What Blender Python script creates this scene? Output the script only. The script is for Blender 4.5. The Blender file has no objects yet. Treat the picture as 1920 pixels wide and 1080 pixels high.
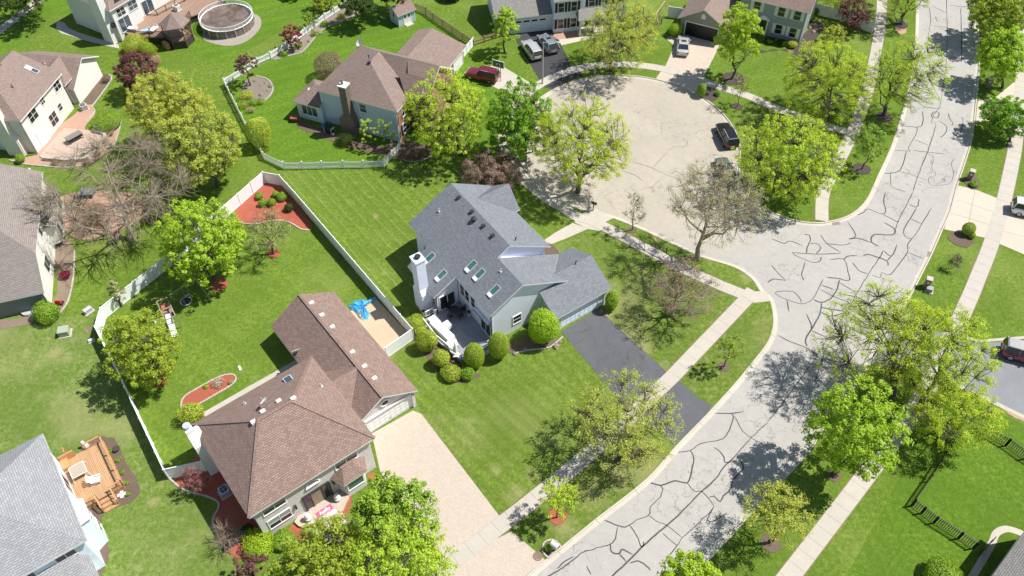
import bpy, math, random
import numpy as np
from mathutils import Vector, Matrix
from mathutils.geometry import tessellate_polygon
R = math.radians
SC = bpy.context.scene
COL = SC.collection
# ---------------------------------------------------------------- camera, sky, sun, exposure
PITCH, ROLL, FPX, HC = R(49.15), R(.65), 1546.0, 68.6      # photo is 1920 x 1080
SUN_AZ, SUN_EL = R(10), R(57)                                # azimuth measured from +x towards +y
cam = bpy.data.objects.new('camera', bpy.data.cameras.new('camera')); COL.objects.link(cam)
cam.location = (0, 0, HC)
cam.rotation_euler = (Matrix.Rotation(math.pi / 2 - PITCH, 4, 'X') @ Matrix.Rotation(-ROLL, 4, 'Z')).to_euler()
cam.data.sensor_fit = 'HORIZONTAL'; cam.data.sensor_width = 36; cam.data.lens = FPX / 1920 * 36
cam.data.clip_start = 1; cam.data.clip_end = 3000
SC.camera = cam
W = bpy.data.worlds.new('World'); SC.world = W; W.use_nodes = True
sky = W.node_tree.nodes.new('ShaderNodeTexSky'); sky.sky_type = 'NISHITA'; sky.sun_disc = False
sky.sun_elevation = SUN_EL; sky.sun_rotation = math.pi / 2 - SUN_AZ; sky.altitude = 200
bg = W.node_tree.nodes['Background']; bg.inputs[1].default_value = .09
W.node_tree.links.new(sky.outputs[0], bg.inputs[0])
sl = bpy.data.lights.new('sun', 'SUN'); sl.energy = 5.0; sl.angle = R(.5); sl.color = (1, .97, .915)
so = bpy.data.objects.new('sun', sl); COL.objects.link(so)
sd = Vector((math.cos(SUN_AZ) * math.cos(SUN_EL), math.sin(SUN_AZ) * math.cos(SUN_EL), math.sin(SUN_EL)))
so.rotation_euler = sd.to_track_quat('Z', 'Y').to_euler(); so.location = (60, 0, 90)
SC.view_settings.view_transform = 'Standard'; SC.view_settings.look = 'None'; SC.view_settings.gamma = 1
SC.view_settings.exposure = .38
# ---------------------------------------------------------------- pixel of the photo -> point of the place
def G(px, py, z=0.0):
    u, v = (px - 960) / FPX, (py - 540) / FPX
    c, s = math.cos(ROLL), math.sin(ROLL); u, v = c * u - s * v, s * u + c * v
    dy = math.cos(PITCH) - v * math.sin(PITCH); dz = -math.sin(PITCH) - v * math.cos(PITCH)
    t = (z - HC) / dz
    return Vector((u * t, dy * t, z))
def GS(pts, z=0.0): return [G(x, y, z) for x, y in pts]
def pxm(px, py, z=0.0): return 1 / (G(px + 1, py, z) - G(px, py, z)).length     # photo pixels per metre there
# ---------------------------------------------------------------- materials
MATS = {}
def new_mat(name):
    m = bpy.data.materials.new(name); m.use_nodes = True; nt = m.node_tree
    b = nt.nodes['Principled BSDF']; return m, nt, b
def nd(nt, typ, **kw):
    n = nt.nodes.new(typ)
    for k, v in kw.items():
        if k.startswith('i_'):
            key = k[2:]; key = int(key) if key.isdigit() else key.replace('_', ' ')
            n.inputs[key].default_value = v
        else: setattr(n, k, v)
    return n
def mixc(nt, fac, a, b, typ='MIX'):
    m = nt.nodes.new('ShaderNodeMix'); m.data_type = 'RGBA'; m.blend_type = typ
    for sock, val in ((m.inputs[0], fac), (m.inputs[6], a), (m.inputs[7], b)):
        if isinstance(val, (tuple, list)): sock.default_value = tuple(val) + ((1,) if len(val) == 3 else ())
        elif isinstance(val, (int, float)): sock.default_value = val
        else: nt.links.new(val, sock)
    return m.outputs[2]
def ramp(nt, src, stops):
    r = nt.nodes.new('ShaderNodeValToRGB'); e = r.color_ramp.elements
    while len(e) < len(stops): e.new(.5)
    for i, (p, c) in enumerate(stops):
        e[i].position = p; e[i].color = (c, c, c, 1) if isinstance(c, (int, float)) else tuple(c) + (1,)
    nt.links.new(src, r.inputs[0]); return r.outputs[0]
def noise(nt, vec, scale, detail=3, rough=.55, dist=0):
    n = nd(nt, 'ShaderNodeTexNoise'); n.inputs['Scale'].default_value = scale; n.inputs['Detail'].default_value = detail
    n.inputs['Roughness'].default_value = rough; n.inputs['Distortion'].default_value = dist
    if vec is not None: nt.links.new(vec, n.inputs['Vector'])
    return n.outputs['Fac']
def mapping(nt, vec, scale=(1, 1, 1), rot=(0, 0, 0), loc=(0, 0, 0)):
    m = nt.nodes.new('ShaderNodeMapping'); m.inputs['Scale'].default_value = scale; m.inputs['Rotation'].default_value = rot; m.inputs['Location'].default_value = loc
    nt.links.new(vec, m.inputs['Vector']); return m.outputs[0]
def bump(nt, b, h, strength=.4, dist=.02):
    n = nt.nodes.new('ShaderNodeBump'); n.inputs['Strength'].default_value = strength; n.inputs['Distance'].default_value = dist
    nt.links.new(h, n.inputs['Height']); nt.links.new(n.outputs[0], b.inputs['Normal'])
def uvn(nt): return nt.nodes.new('ShaderNodeTexCoord').outputs['UV']
def posn(nt): return nt.nodes.new('ShaderNodeNewGeometry').outputs['Position']

def plain(name, col, rough=.6, metal=0, var=.12, nscale=6, spec=.5, coat=0):
    if name in MATS: return MATS[name]
    m, nt, b = new_mat(name)
    p = posn(nt); f = noise(nt, p, nscale, 4, .65); f2 = noise(nt, p, nscale * .17, 2)
    a = tuple(c * (1 - var) for c in col); z = tuple(min(1, c * (1 + var)) for c in col)
    c = mixc(nt, f, a, z); c = mixc(nt, ramp(nt, f2, [(.35, 0), (.75, .35)]), c, a)
    nt.links.new(c, b.inputs['Base Color'])
    b.inputs['Roughness'].default_value = rough; b.inputs['Metallic'].default_value = metal
    b.inputs['Specular IOR Level'].default_value = spec
    if coat: b.inputs['Coat Weight'].default_value = coat; b.inputs['Coat Roughness'].default_value = .05
    MATS[name] = m; return m

def shingle(name, c1, c2, c3=None, w=.33, h=.15, var=.1):
    m, nt, b = new_mat(name); uv = uvn(nt)
    wob = mapping(nt, uv, (1, 1, 1))
    br = nd(nt, 'ShaderNodeTexBrick'); nt.links.new(wob, br.inputs['Vector'])
    br.inputs['Scale'].default_value = 1; br.inputs['Brick Width'].default_value = w; br.inputs['Row Height'].default_value = h
    br.inputs['Mortar Size'].default_value = .022; br.inputs['Mortar Smooth'].default_value = .4; br.inputs['Bias'].default_value = 0
    br.offset = .5; br.inputs['Color1'].default_value = c1 + (1,); br.inputs['Color2'].default_value = c2 + (1,)
    br.inputs['Mortar'].default_value = tuple(c * .5 for c in c1) + (1,)
    n1 = noise(nt, uv, .35, 4, .6); n2 = noise(nt, mapping(nt, uv, (1, .12, 1)), 1.6, 3, .6); n3 = noise(nt, uv, 26, 2)
    c = mixc(nt, ramp(nt, n1, [(.3, 0), (.7, var * 1.8)]), br.outputs[0], tuple(x * .72 for x in (c3 or c1)))
    c = mixc(nt, ramp(nt, n2, [(.5, 0), (.8, var)]), c, tuple(min(1, x * 1.25) for x in c2))
    c = mixc(nt, ramp(nt, n3, [(.35, .3), (.65, 0)]), c, tuple(x * .55 for x in c1))
    nt.links.new(c, b.inputs['Base Color']); b.inputs['Roughness'].default_value = .92; b.inputs['Specular IOR Level'].default_value = .25
    # courses: a saw tooth step up the slope
    sx = nt.nodes.new('ShaderNodeSeparateXYZ'); nt.links.new(uv, sx.inputs[0])
    d = nd(nt, 'ShaderNodeMath', operation='DIVIDE'); nt.links.new(sx.outputs[1], d.inputs[0]); d.inputs[1].default_value = h
    fr = nd(nt, 'ShaderNodeMath', operation='FRACT'); nt.links.new(d.outputs[0], fr.inputs[0])
    s = nd(nt, 'ShaderNodeMath', operation='SUBTRACT'); s.inputs[0].default_value = 1; nt.links.new(fr.outputs[0], s.inputs[1])
    ad = nd(nt, 'ShaderNodeMath', operation='ADD'); nt.links.new(s.outputs[0], ad.inputs[0]); nt.links.new(br.outputs['Fac'], ad.inputs[1])
    bump(nt, b, ad.outputs[0], .5, .012)
    return m

def siding(name, col, h=.15, var=.06):
    m, nt, b = new_mat(name); uv = uvn(nt)
    sx = nt.nodes.new('ShaderNodeSeparateXYZ'); nt.links.new(uv, sx.inputs[0])
    d = nd(nt, 'ShaderNodeMath', operation='DIVIDE'); nt.links.new(sx.outputs[1], d.inputs[0]); d.inputs[1].default_value = h
    fr = nd(nt, 'ShaderNodeMath', operation='FRACT'); nt.links.new(d.outputs[0], fr.inputs[0])
    line = ramp(nt, fr.outputs[0], [(0, 1), (.1, 0), (.9, 0), (1, .25)])
    n = noise(nt, uv, .7, 4, .6)
    c = mixc(nt, n, tuple(x * (1 - var) for x in col), tuple(min(1, x * (1 + var)) for x in col))
    c = mixc(nt, line, c, tuple(x * .62 for x in col))
    sx2 = ramp(nt, noise(nt, mapping(nt, uv, (3, .25, 1)), 2, 3), [(.55, 0), (.8, .25)])
    c = mixc(nt, sx2, c, tuple(x * .8 for x in col))
    nt.links.new(c, b.inputs['Base Color']); b.inputs['Roughness'].default_value = .55
    s = nd(nt, 'ShaderNodeMath', operation='SUBTRACT'); s.inputs[0].default_value = 1; nt.links.new(fr.outputs[0], s.inputs[1])
    bump(nt, b, s.outputs[0], .5, .02); return m

def bricks(name, c1, c2, mortar, w=.24, h=.09, ms=.012, big=.2, stain=None, rot=0, uv=True, offset=.5):
    m, nt, b = new_mat(name); v = uvn(nt) if uv else posn(nt)
    v = mapping(nt, v, (1, 1, 1), (0, 0, rot))
    br = nd(nt, 'ShaderNodeTexBrick'); nt.links.new(v, br.inputs['Vector'])
    br.inputs['Scale'].default_value = 1; br.inputs['Brick Width'].default_value = w; br.inputs['Row Height'].default_value = h
    br.inputs['Mortar Size'].default_value = ms; br.inputs['Mortar Smooth'].default_value = .3; br.offset = offset
    br.inputs['Color1'].default_value = c1 + (1,); br.inputs['Color2'].default_value = c2 + (1,); br.inputs['Mortar'].default_value = mortar + (1,)
    n = noise(nt, v, 1.1, 4, .6); c = mixc(nt, ramp(nt, n, [(.35, 0), (.7, big)]), br.outputs[0], tuple(x * .7 for x in c1))
    n = noise(nt, v, 9, 3, .6); c = mixc(nt, ramp(nt, n, [(.4, 0), (.7, .5)]), c, stain or c2)
    nt.links.new(c, b.inputs['Base Color']); b.inputs['Roughness'].default_value = .85
    iv = nd(nt, 'ShaderNodeMath', operation='SUBTRACT'); iv.inputs[0].default_value = 1; nt.links.new(br.outputs['Fac'], iv.inputs[1])
    bump(nt, b, iv.outputs[0], .4, .01); return m

def planks(name, col, w=.14, rot=0, rough=.6):
    m, nt, b = new_mat(name); v = mapping(nt, uvn(nt), (1, 1, 1), (0, 0, rot))
    br = nd(nt, 'ShaderNodeTexBrick'); nt.links.new(v, br.inputs['Vector']); br.inputs['Scale'].default_value = 1
    br.inputs['Brick Width'].default_value = 3.2; br.inputs['Row Height'].default_value = w; br.inputs['Mortar Size'].default_value = .012
    br.inputs['Color1'].default_value = tuple(c * .88 for c in col) + (1,); br.inputs['Color2'].default_value = tuple(min(1, c * 1.1) for c in col) + (1,)
    br.inputs['Mortar'].default_value = tuple(c * .35 for c in col) + (1,)
    n = noise(nt, mapping(nt, v, (1, 8, 1)), 2.5, 4, .6)
    c = mixc(nt, ramp(nt, n, [(.4, 0), (.75, .35)]), br.outputs[0], tuple(c * .72 for c in col))
    nt.links.new(c, b.inputs['Base Color']); b.inputs['Roughness'].default_value = rough; return m

def concrete(name, col, stain=.25, joints=0, rot=0, cracks=0.0, fine=14):
    m, nt, b = new_mat(name); p = posn(nt)
    n1 = noise(nt, p, .16, 5, .65, .6); n2 = noise(nt, p, 1.3, 5, .7); n3 = noise(nt, p, fine, 3, .6)
    dk = tuple(x * .74 for x in col); lt = tuple(min(1, x * 1.12) for x in col)
    c = mixc(nt, ramp(nt, n1, [(.3, stain * 1.6), (.62, 0)]), col, dk)
    c = mixc(nt, ramp(nt, n2, [(.35, stain * 1.3), (.6, 0)]), c, tuple(x * .8 for x in col))
    c = mixc(nt, ramp(nt, n2, [(.58, 0), (.75, .5)]), c, lt)
    c = mixc(nt, ramp(nt, n3, [(.35, .45), (.55, 0)]), c, tuple(x * .72 for x in col))
    if cracks:
        wv = noise(nt, p, .9, 4, .6)
        vm = nt.nodes.new('ShaderNodeVectorMath'); vm.operation = 'MULTIPLY_ADD'
        cb = nt.nodes.new('ShaderNodeCombineXYZ'); nt.links.new(wv, cb.inputs[0]); nt.links.new(noise(nt, mapping(nt, p, loc=(31, 7, 0)), .9, 4, .6), cb.inputs[1])
        nt.links.new(cb.outputs[0], vm.inputs[0]); vm.inputs[1].default_value = (2.6, 2.6, 0); nt.links.new(p, vm.inputs[2])
        vo = nd(nt, 'ShaderNodeTexVoronoi', feature='DISTANCE_TO_EDGE'); vo.inputs['Scale'].default_value = .55; nt.links.new(vm.outputs[0], vo.inputs['Vector'])
        ck = ramp(nt, vo.outputs['Distance'], [(0, 1), (.022, 0)])
        pm = ramp(nt, noise(nt, mapping(nt, p, loc=(9, 3, 0)), .12, 3), [(.47, 0), (.58, cracks)])
        mu = nd(nt, 'ShaderNodeMath', operation='MULTIPLY'); nt.links.new(ck, mu.inputs[0]); nt.links.new(pm, mu.inputs[1])
        c = mixc(nt, mu.outputs[0], c, tuple(x * .38 for x in col))
    nt.links.new(c, b.inputs['Base Color']); b.inputs['Roughness'].default_value = .9; b.inputs['Specular IOR Level'].default_value = .3
    bump(nt, b, n3, .25, .01); return m

def grass(name, c_lo, c_hi, c_dry, dry=.35, stripe=0.0, srot=0.0, sw=.9, line=0.0, spots=()):
    """lawn: blade-scale noise, patches, optional mower stripes running along world angle srot"""
    c_lo = (c_lo[0] * 1.14, c_lo[1] * 1.12, c_lo[2] * 1.3); c_hi = (c_hi[0] * 1.12, c_hi[1] * 1.12, c_hi[2] * 1.35)
    m, nt, b = new_mat(name); p = posn(nt)
    nA = noise(nt, p, 9, 4, .75); nB = noise(nt, p, 1.1, 5, .68, .4); nC = noise(nt, p, .13, 4, .6, .5)
    nD = noise(nt, mapping(nt, p, (2.2, 7, 1), (0, 0, 1.0)), 2.2, 4, .7)
    c = mixc(nt, ramp(nt, nA, [(.3, 0), (.7, 1)]), c_lo, c_hi)
    c = mixc(nt, ramp(nt, nD, [(.38, .6), (.6, 0)]), c, tuple(x * .6 for x in c_lo))
    nM = noise(nt, mapping(nt, p, loc=(13, 71, 0)), 2.6, 6, .78, .3); nS = noise(nt, p, 22, 2, .5)
    c = mixc(nt, ramp(nt, nM, [(.36, .75), (.55, 0)]), c, tuple(x * .55 for x in c_lo))
    c = mixc(nt, ramp(nt, nM, [(.52, 0), (.7, .55)]), c, (c_hi[0] * 1.25, c_hi[1] * 1.12, c_hi[2] * 1.6))
    c = mixc(nt, ramp(nt, nS, [(.66, 0), (.74, .45)]), c, c_dry)
    c = mixc(nt, ramp(nt, nB, [(.5, 0), (.72, dry)]), c, c_dry)
    c = mixc(nt, ramp(nt, nC, [(.35, .55), (.6, 0)]), c, tuple(x * .78 for x in c_lo))
    c = mixc(nt, ramp(nt, noise(nt, mapping(nt, p, loc=(50, 20, 0)), .09, 3), [(.52, 0), (.7, dry * .8)]), c, c_dry)
    for (sx_, sy_, sr) in spots:          # worn, straw coloured spots
        q = G(sx_, sy_); vm = nt.nodes.new('ShaderNodeVectorMath'); vm.operation = 'DISTANCE'; nt.links.new(p, vm.inputs[0]); vm.inputs[1].default_value = (q.x, q.y, 0)
        ad = nd(nt, 'ShaderNodeMath', operation='MULTIPLY_ADD'); nt.links.new(noise(nt, p, 1.7, 5, .75), ad.inputs[0]); ad.inputs[1].default_value = sr * 2.2; nt.links.new(vm.outputs['Value'], ad.inputs[2])
        mr = nt.nodes.new('ShaderNodeMapRange'); nt.links.new(ad.outputs[0], mr.inputs[0]); mr.inputs[1].default_value = sr * 1.15; mr.inputs[2].default_value = sr * 2.1; mr.inputs[3].default_value = .5; mr.inputs[4].default_value = 0
        c = mixc(nt, mr.outputs[0], c, (.36, .32, .15))
    if stripe or line:
        v = mapping(nt, p, (1, 1, 1), (0, 0, -srot)); sx = nt.nodes.new('ShaderNodeSeparateXYZ'); nt.links.new(v, sx.inputs[0])
        wv = noise(nt, p, .35, 3)
        ad = nd(nt, 'ShaderNodeMath', operation='MULTIPLY_ADD'); nt.links.new(wv, ad.inputs[0]); ad.inputs[1].default_value = .35; nt.links.new(sx.outputs[1], ad.inputs[2])
        d = nd(nt, 'ShaderNodeMath', operation='DIVIDE'); nt.links.new(ad.outputs[0], d.inputs[0]); d.inputs[1].default_value = sw * 2
        fr = nd(nt, 'ShaderNodeMath', operation='FRACT'); nt.links.new(d.outputs[0], fr.inputs[0])
        if stripe: c = mixc(nt, ramp(nt, fr.outputs[0], [(.45, 0), (.55, stripe), (.95, stripe), (1, 0)]), c, tuple(x * .6 for x in c_lo))
        if line:
            l1 = ramp(nt, fr.outputs[0], [(0, 1), (.08, 0), (.93, 0), (1, 1)])
            mu = nd(nt, 'ShaderNodeMath', operation='MULTIPLY'); nt.links.new(l1, mu.inputs[0]); nt.links.new(ramp(nt, nB, [(.35, 0), (.6, line)]), mu.inputs[1])
            c = mixc(nt, mu.outputs[0], c, c_dry)
    nt.links.new(c, b.inputs['Base Color']); b.inputs['Roughness'].default_value = .95; b.inputs['Specular IOR Level'].default_value = .15
    bump(nt, b, nA, .9, .07); return m

def leafm(name, col, col2, trans=.5, var=.4):
    m, nt, b = new_mat(name)
    g = nt.nodes.new('ShaderNodeNewGeometry'); p = g.outputs['Position']
    n = noise(nt, p, .9, 3, .6)
    c = mixc(nt, ramp(nt, n, [(.35, 0), (.65, 1)]), col, col2)
    oi = nt.nodes.new('ShaderNodeObjectInfo')
    c = mixc(nt, 1.0, c, mixc(nt, oi.outputs['Random'], (1.08, 1.02, .85), (.97, 1.0, 1.0)), 'MULTIPLY')
    rn = nd(nt, 'ShaderNodeMath', operation='MULTIPLY'); nt.links.new(g.outputs['Random Per Island'], rn.inputs[0]); rn.inputs[1].default_value = var
    c = mixc(nt, rn.outputs[0], c, tuple(x * .45 for x in col))
    nt.links.new(c, b.inputs['Base Color']); b.inputs['Roughness'].default_value = .55; b.inputs['Specular IOR Level'].default_value = .35
    t = nt.nodes.new('ShaderNodeBsdfTranslucent'); nt.links.new(mixc(nt, 1.0, c, (1.25, 1.2, .55), 'MULTIPLY'), t.inputs[0])
    mx = nt.nodes.new('ShaderNodeMixShader'); mx.inputs[0].default_value = trans
    nt.links.new(b.outputs[0], mx.inputs[1]); nt.links.new(t.outputs[0], mx.inputs[2])
    nt.links.new(mx.outputs[0], nt.nodes['Material Output'].inputs[0]); return m

M = {}
M['white'] = plain('white vinyl', (.78, .78, .76), .4, var=.04)
M['fence_white'] = plain('fence vinyl', (.86, .86, .86), .45, var=.07, nscale=2)
M['trim'] = plain('white trim', (.80, .79, .77), .5, var=.04)
M['glass'] = plain('window glass', (.025, .03, .035), .06, var=.3, nscale=.8, spec=.8)
M['glass_blue'] = plain('sky lit glass', (.05, .09, .11), .08, var=.4, nscale=1.5, spec=.9)
M['glass_green'] = plain('skylight glass', (.06, .16, .14), .08, var=.4, nscale=1.2, spec=.9)
M['blind'] = plain('blind', (.35, .36, .36), .6, var=.1)
M['dark'] = plain('dark metal', (.03, .03, .032), .5, var=.2)
M['black'] = plain('black', (.012, .012, .013), .45)
M['grey'] = plain('grey metal', (.30, .30, .30), .5, .2)
M['lgrey'] = plain('light grey metal', (.55, .56, .56), .45, .2)
M['shutter'] = plain('dark shutter', (.02, .022, .025), .6)
M['rubber'] = plain('tyre rubber', (.02, .02, .02), .85)
M['rim'] = plain('alloy rim', (.5, .5, .51), .3, .7)
M['redlamp'] = plain('tail lamp', (.35, .01, .01), .2)
M['lamp'] = plain('head lamp glass', (.6, .62, .62), .15)
M['bark'] = plain('bark', (.10, .085, .07), .95, var=.4, nscale=7)
M['bark_lt'] = plain('pale bark', (.34, .275, .205), .95, var=.35, nscale=7)
M['wood'] = plain('weathered wood', (.30, .24, .16), .8, var=.25)
M['wood_y'] = plain('yellow picket wood', (.42, .33, .17), .8, var=.25, nscale=3)
M['stone'] = plain('edging stone', (.46, .42, .36), .9, var=.3, nscale=3)
M['brickred'] = bricks('red brick', (.30, .12, .085), (.38, .18, .13), (.36, .32, .28))
M['chimbrick'] = bricks('brown chimney brick', (.14, .105, .085), (.19, .14, .11), (.22, .2, .18))
M['whitebrick'] = bricks('whitewashed brick', (.76, .71, .70), (.86, .82, .82), (.42, .37, .35), w=.3, h=.1, ms=.014, stain=(.52, .46, .40))
M['sh_grey'] = shingle('grey shingles', (.195, .205, .228), (.27, .282, .305), w=.36, h=.18)
M['sh_brown'] = shingle('brown shingles', (.255, .172, .142), (.36, .258, .212), w=.36, h=.18)
M['sh_brown2'] = shingle('pale brown shingles', (.265, .195, .165), (.345, .26, .22), w=.36, h=.18)
M['sh_tan'] = shingle('weathered tan shingles', (.265, .225, .205), (.34, .295, .27), w=.38, h=.18)
M['sh_lgrey'] = shingle('light grey shingles', (.30, .305, .315), (.39, .395, .40), w=.42, h=.19, var=.15)
M['sh_ltan'] = shingle('light tan grey shingles', (.25, .235, .22), (.33, .315, .29), w=.34, h=.17)
M['sid_blue'] = siding('pale grey blue siding', (.78, .80, .92))
M['sid_h3'] = siding('pale blue siding', (.52, .60, .74))
M['sid_cream'] = siding('cream siding', (.80, .77, .71))
M['sid_white'] = siding('white siding', (.78, .76, .72))
M['sid_green'] = siding('grey green siding', (.30, .30, .26))
M['sid_grey'] = siding('grey siding', (.33, .37, .42))
M['sid_vwhite'] = siding('bluish white siding', (.72, .79, .87))
M['sid_shade'] = siding('painted shade siding', (.17, .20, .20))  # shade of a wall facing away from the sun, put into the colour
M['sid_beige'] = siding('beige grey siding', (.44, .41, .36))
M['conc'] = concrete('sidewalk concrete', (.50, .455, .39), .25)
M['conc_y'] = concrete('driveway concrete', (.56, .49, .40), .22)
M['curb'] = concrete('kerb concrete', (.55, .50, .43), .35)
M['road'] = concrete('street concrete', (.425, .403, .372), .34, cracks=.8)
M['road2'] = concrete('cul de sac concrete', (.44, .41, .36), .34, cracks=.9)
M['seal'] = plain('crack sealant', (.06, .06, .062), .7, var=.35, nscale=4)
M['asphalt'] = concrete('driveway asphalt', (.125, .128, .138), .5, cracks=.7)
M['asphalt2'] = concrete('old asphalt', (.25, .255, .27), .4, cracks=.3)
M['asphalt_new'] = concrete('dark asphalt', (.06, .06, .064), .3)
M['pav_tan'] = bricks('tan pavers', (.47, .39, .315), (.54, .46, .375), (.31, .25, .195), w=.26, h=.13, ms=.01, rot=0.65, stain=(.53, .45, .37))
M['pav_ne'] = bricks('cream pavers', (.46, .385, .31), (.54, .46, .375), (.42, .34, .27), w=.24, h=.12, ms=.008, rot=.4)
M['pav_pink'] = bricks('pink pavers', (.46, .33, .26), (.54, .41, .33), (.3, .22, .18), w=.22, h=.11, ms=.008)
M['sand'] = concrete('play sand', (.56, .44, .30), .3, fine=30)
M['soil'] = concrete('bare soil', (.25, .19, .14), .5, fine=20)
M['mulch'] = concrete('brown mulch', (.16, .115, .085), .6, fine=16)
M['dkmulch'] = concrete('dark mulch', (.085, .066, .056), .6, fine=16)
M['redmulch'] = concrete('red mulch', (.42, .115, .07), .9, fine=7)
M['gravel'] = concrete('pink gravel', (.48, .30, .22), .45, fine=18)
M['rocks'] = concrete('river rock bed', (.27, .225, .18), .9, fine=5)
M['conc_old'] = concrete('old concrete', (.36, .32, .27), .5)
M['deck_or'] = planks('orange stained deck', (.50, .30, .155), .14)
M['deck_tan'] = planks('tan composite deck', (.34, .22, .155), .14)
M['deck_grey'] = planks('grey deck boards', (.33, .34, .37), .14)
GL, GH, GD = (.095, .165, .014), (.18, .275, .028), (.31, .33, .10)
M['grass'] = grass('lawn', GL, GH, GD, .3)
M['g_stripe'] = grass('striped lawn', (.105, .175, .016), (.185, .28, .03), (.30, .31, .10), .3, stripe=.2, srot=R(-53), sw=.62, line=.7, spots=[(630, 500, 1.0), (705, 405, .6), (720, 512, .5)])
M['g_yard'] = grass('fenced lawn', (.105, .18, .016), (.19, .29, .03), GD, .35, stripe=.12, srot=R(-35), sw=1.1)
M['g_front'] = grass('front lawn', (.11, .175, .018), (.19, .28, .032), (.30, .30, .12), .4, stripe=.26, srot=R(-47), sw=.6, spots=[(970, 930, 1.6), (1000, 890, 1.0), (930, 880, .8), (880, 790, .6)])
M['g_left'] = grass('left lawn', (.115, .185, .026), (.19, .27, .045), (.36, .34, .16), .6, spots=[(105, 660, 1.0), (125, 672, .7), (290, 940, .7)])
M['g_rich'] = grass('rich lawn', (.085, .165, .012), (.155, .26, .02), (.2, .25, .05), .15, stripe=.15, srot=R(-60), sw=.9)
M['g_back'] = grass('back lawn', (.09, .18, .012), (.165, .28, .02), (.2, .26, .05), .18, stripe=.2, srot=R(25), sw=1.1)
M['g_park'] = grass('parkway lawn', (.10, .165, .018), (.175, .25, .032), (.34, .31, .14), .6, spots=[(1172, 628, 1.5), (1200, 650, 1.6), (1240, 690, 1.2), (1140, 590, .8), (1110, 925, 2.0), (1060, 990, 1.6), (1160, 900, 1.5), (1400, 520, 1.2), (1230, 450, .8)])
def L(name, a, b2, **k): M[name] = leafm(name, a, b2, **k)
L('lf_bright', (.40, .60, .04), (.56, .73, .09))
L('lf_mid', (.20, .42, .03), (.34, .56, .07))
L('lf_lime', (.50, .67, .055), (.66, .78, .11))
L('lf_olive', (.50, .58, .11), (.63, .69, .17))
L('lf_yel', (.54, .63, .12), (.68, .74, .19))
L('lf_green', (.36, .48, .05), (.50, .61, .09))
L('lf_dark', (.06, .12, .02), (.11, .18, .035))
L('lf_purple', (.15, .055, .055), (.26, .11, .105), trans=.25)
L('lf_magenta', (.28, .03, .06), (.40, .06, .10), trans=.3)
L('lf_brown', (.26, .175, .135), (.38, .27, .21), trans=.2)
L('lf_bud', (.44, .42, .2), (.56, .54, .28), trans=.3)
L('lf_pink', (.50, .33, .28), (.6, .42, .36), trans=.3)
L('lf_bush', (.22, .40, .03), (.36, .54, .065), trans=.25)
L('lf_ybush', (.38, .50, .05), (.56, .63, .09), trans=.25)
L('lf_white', (.6, .58, .52), (.7, .66, .6), trans=.3)
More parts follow.
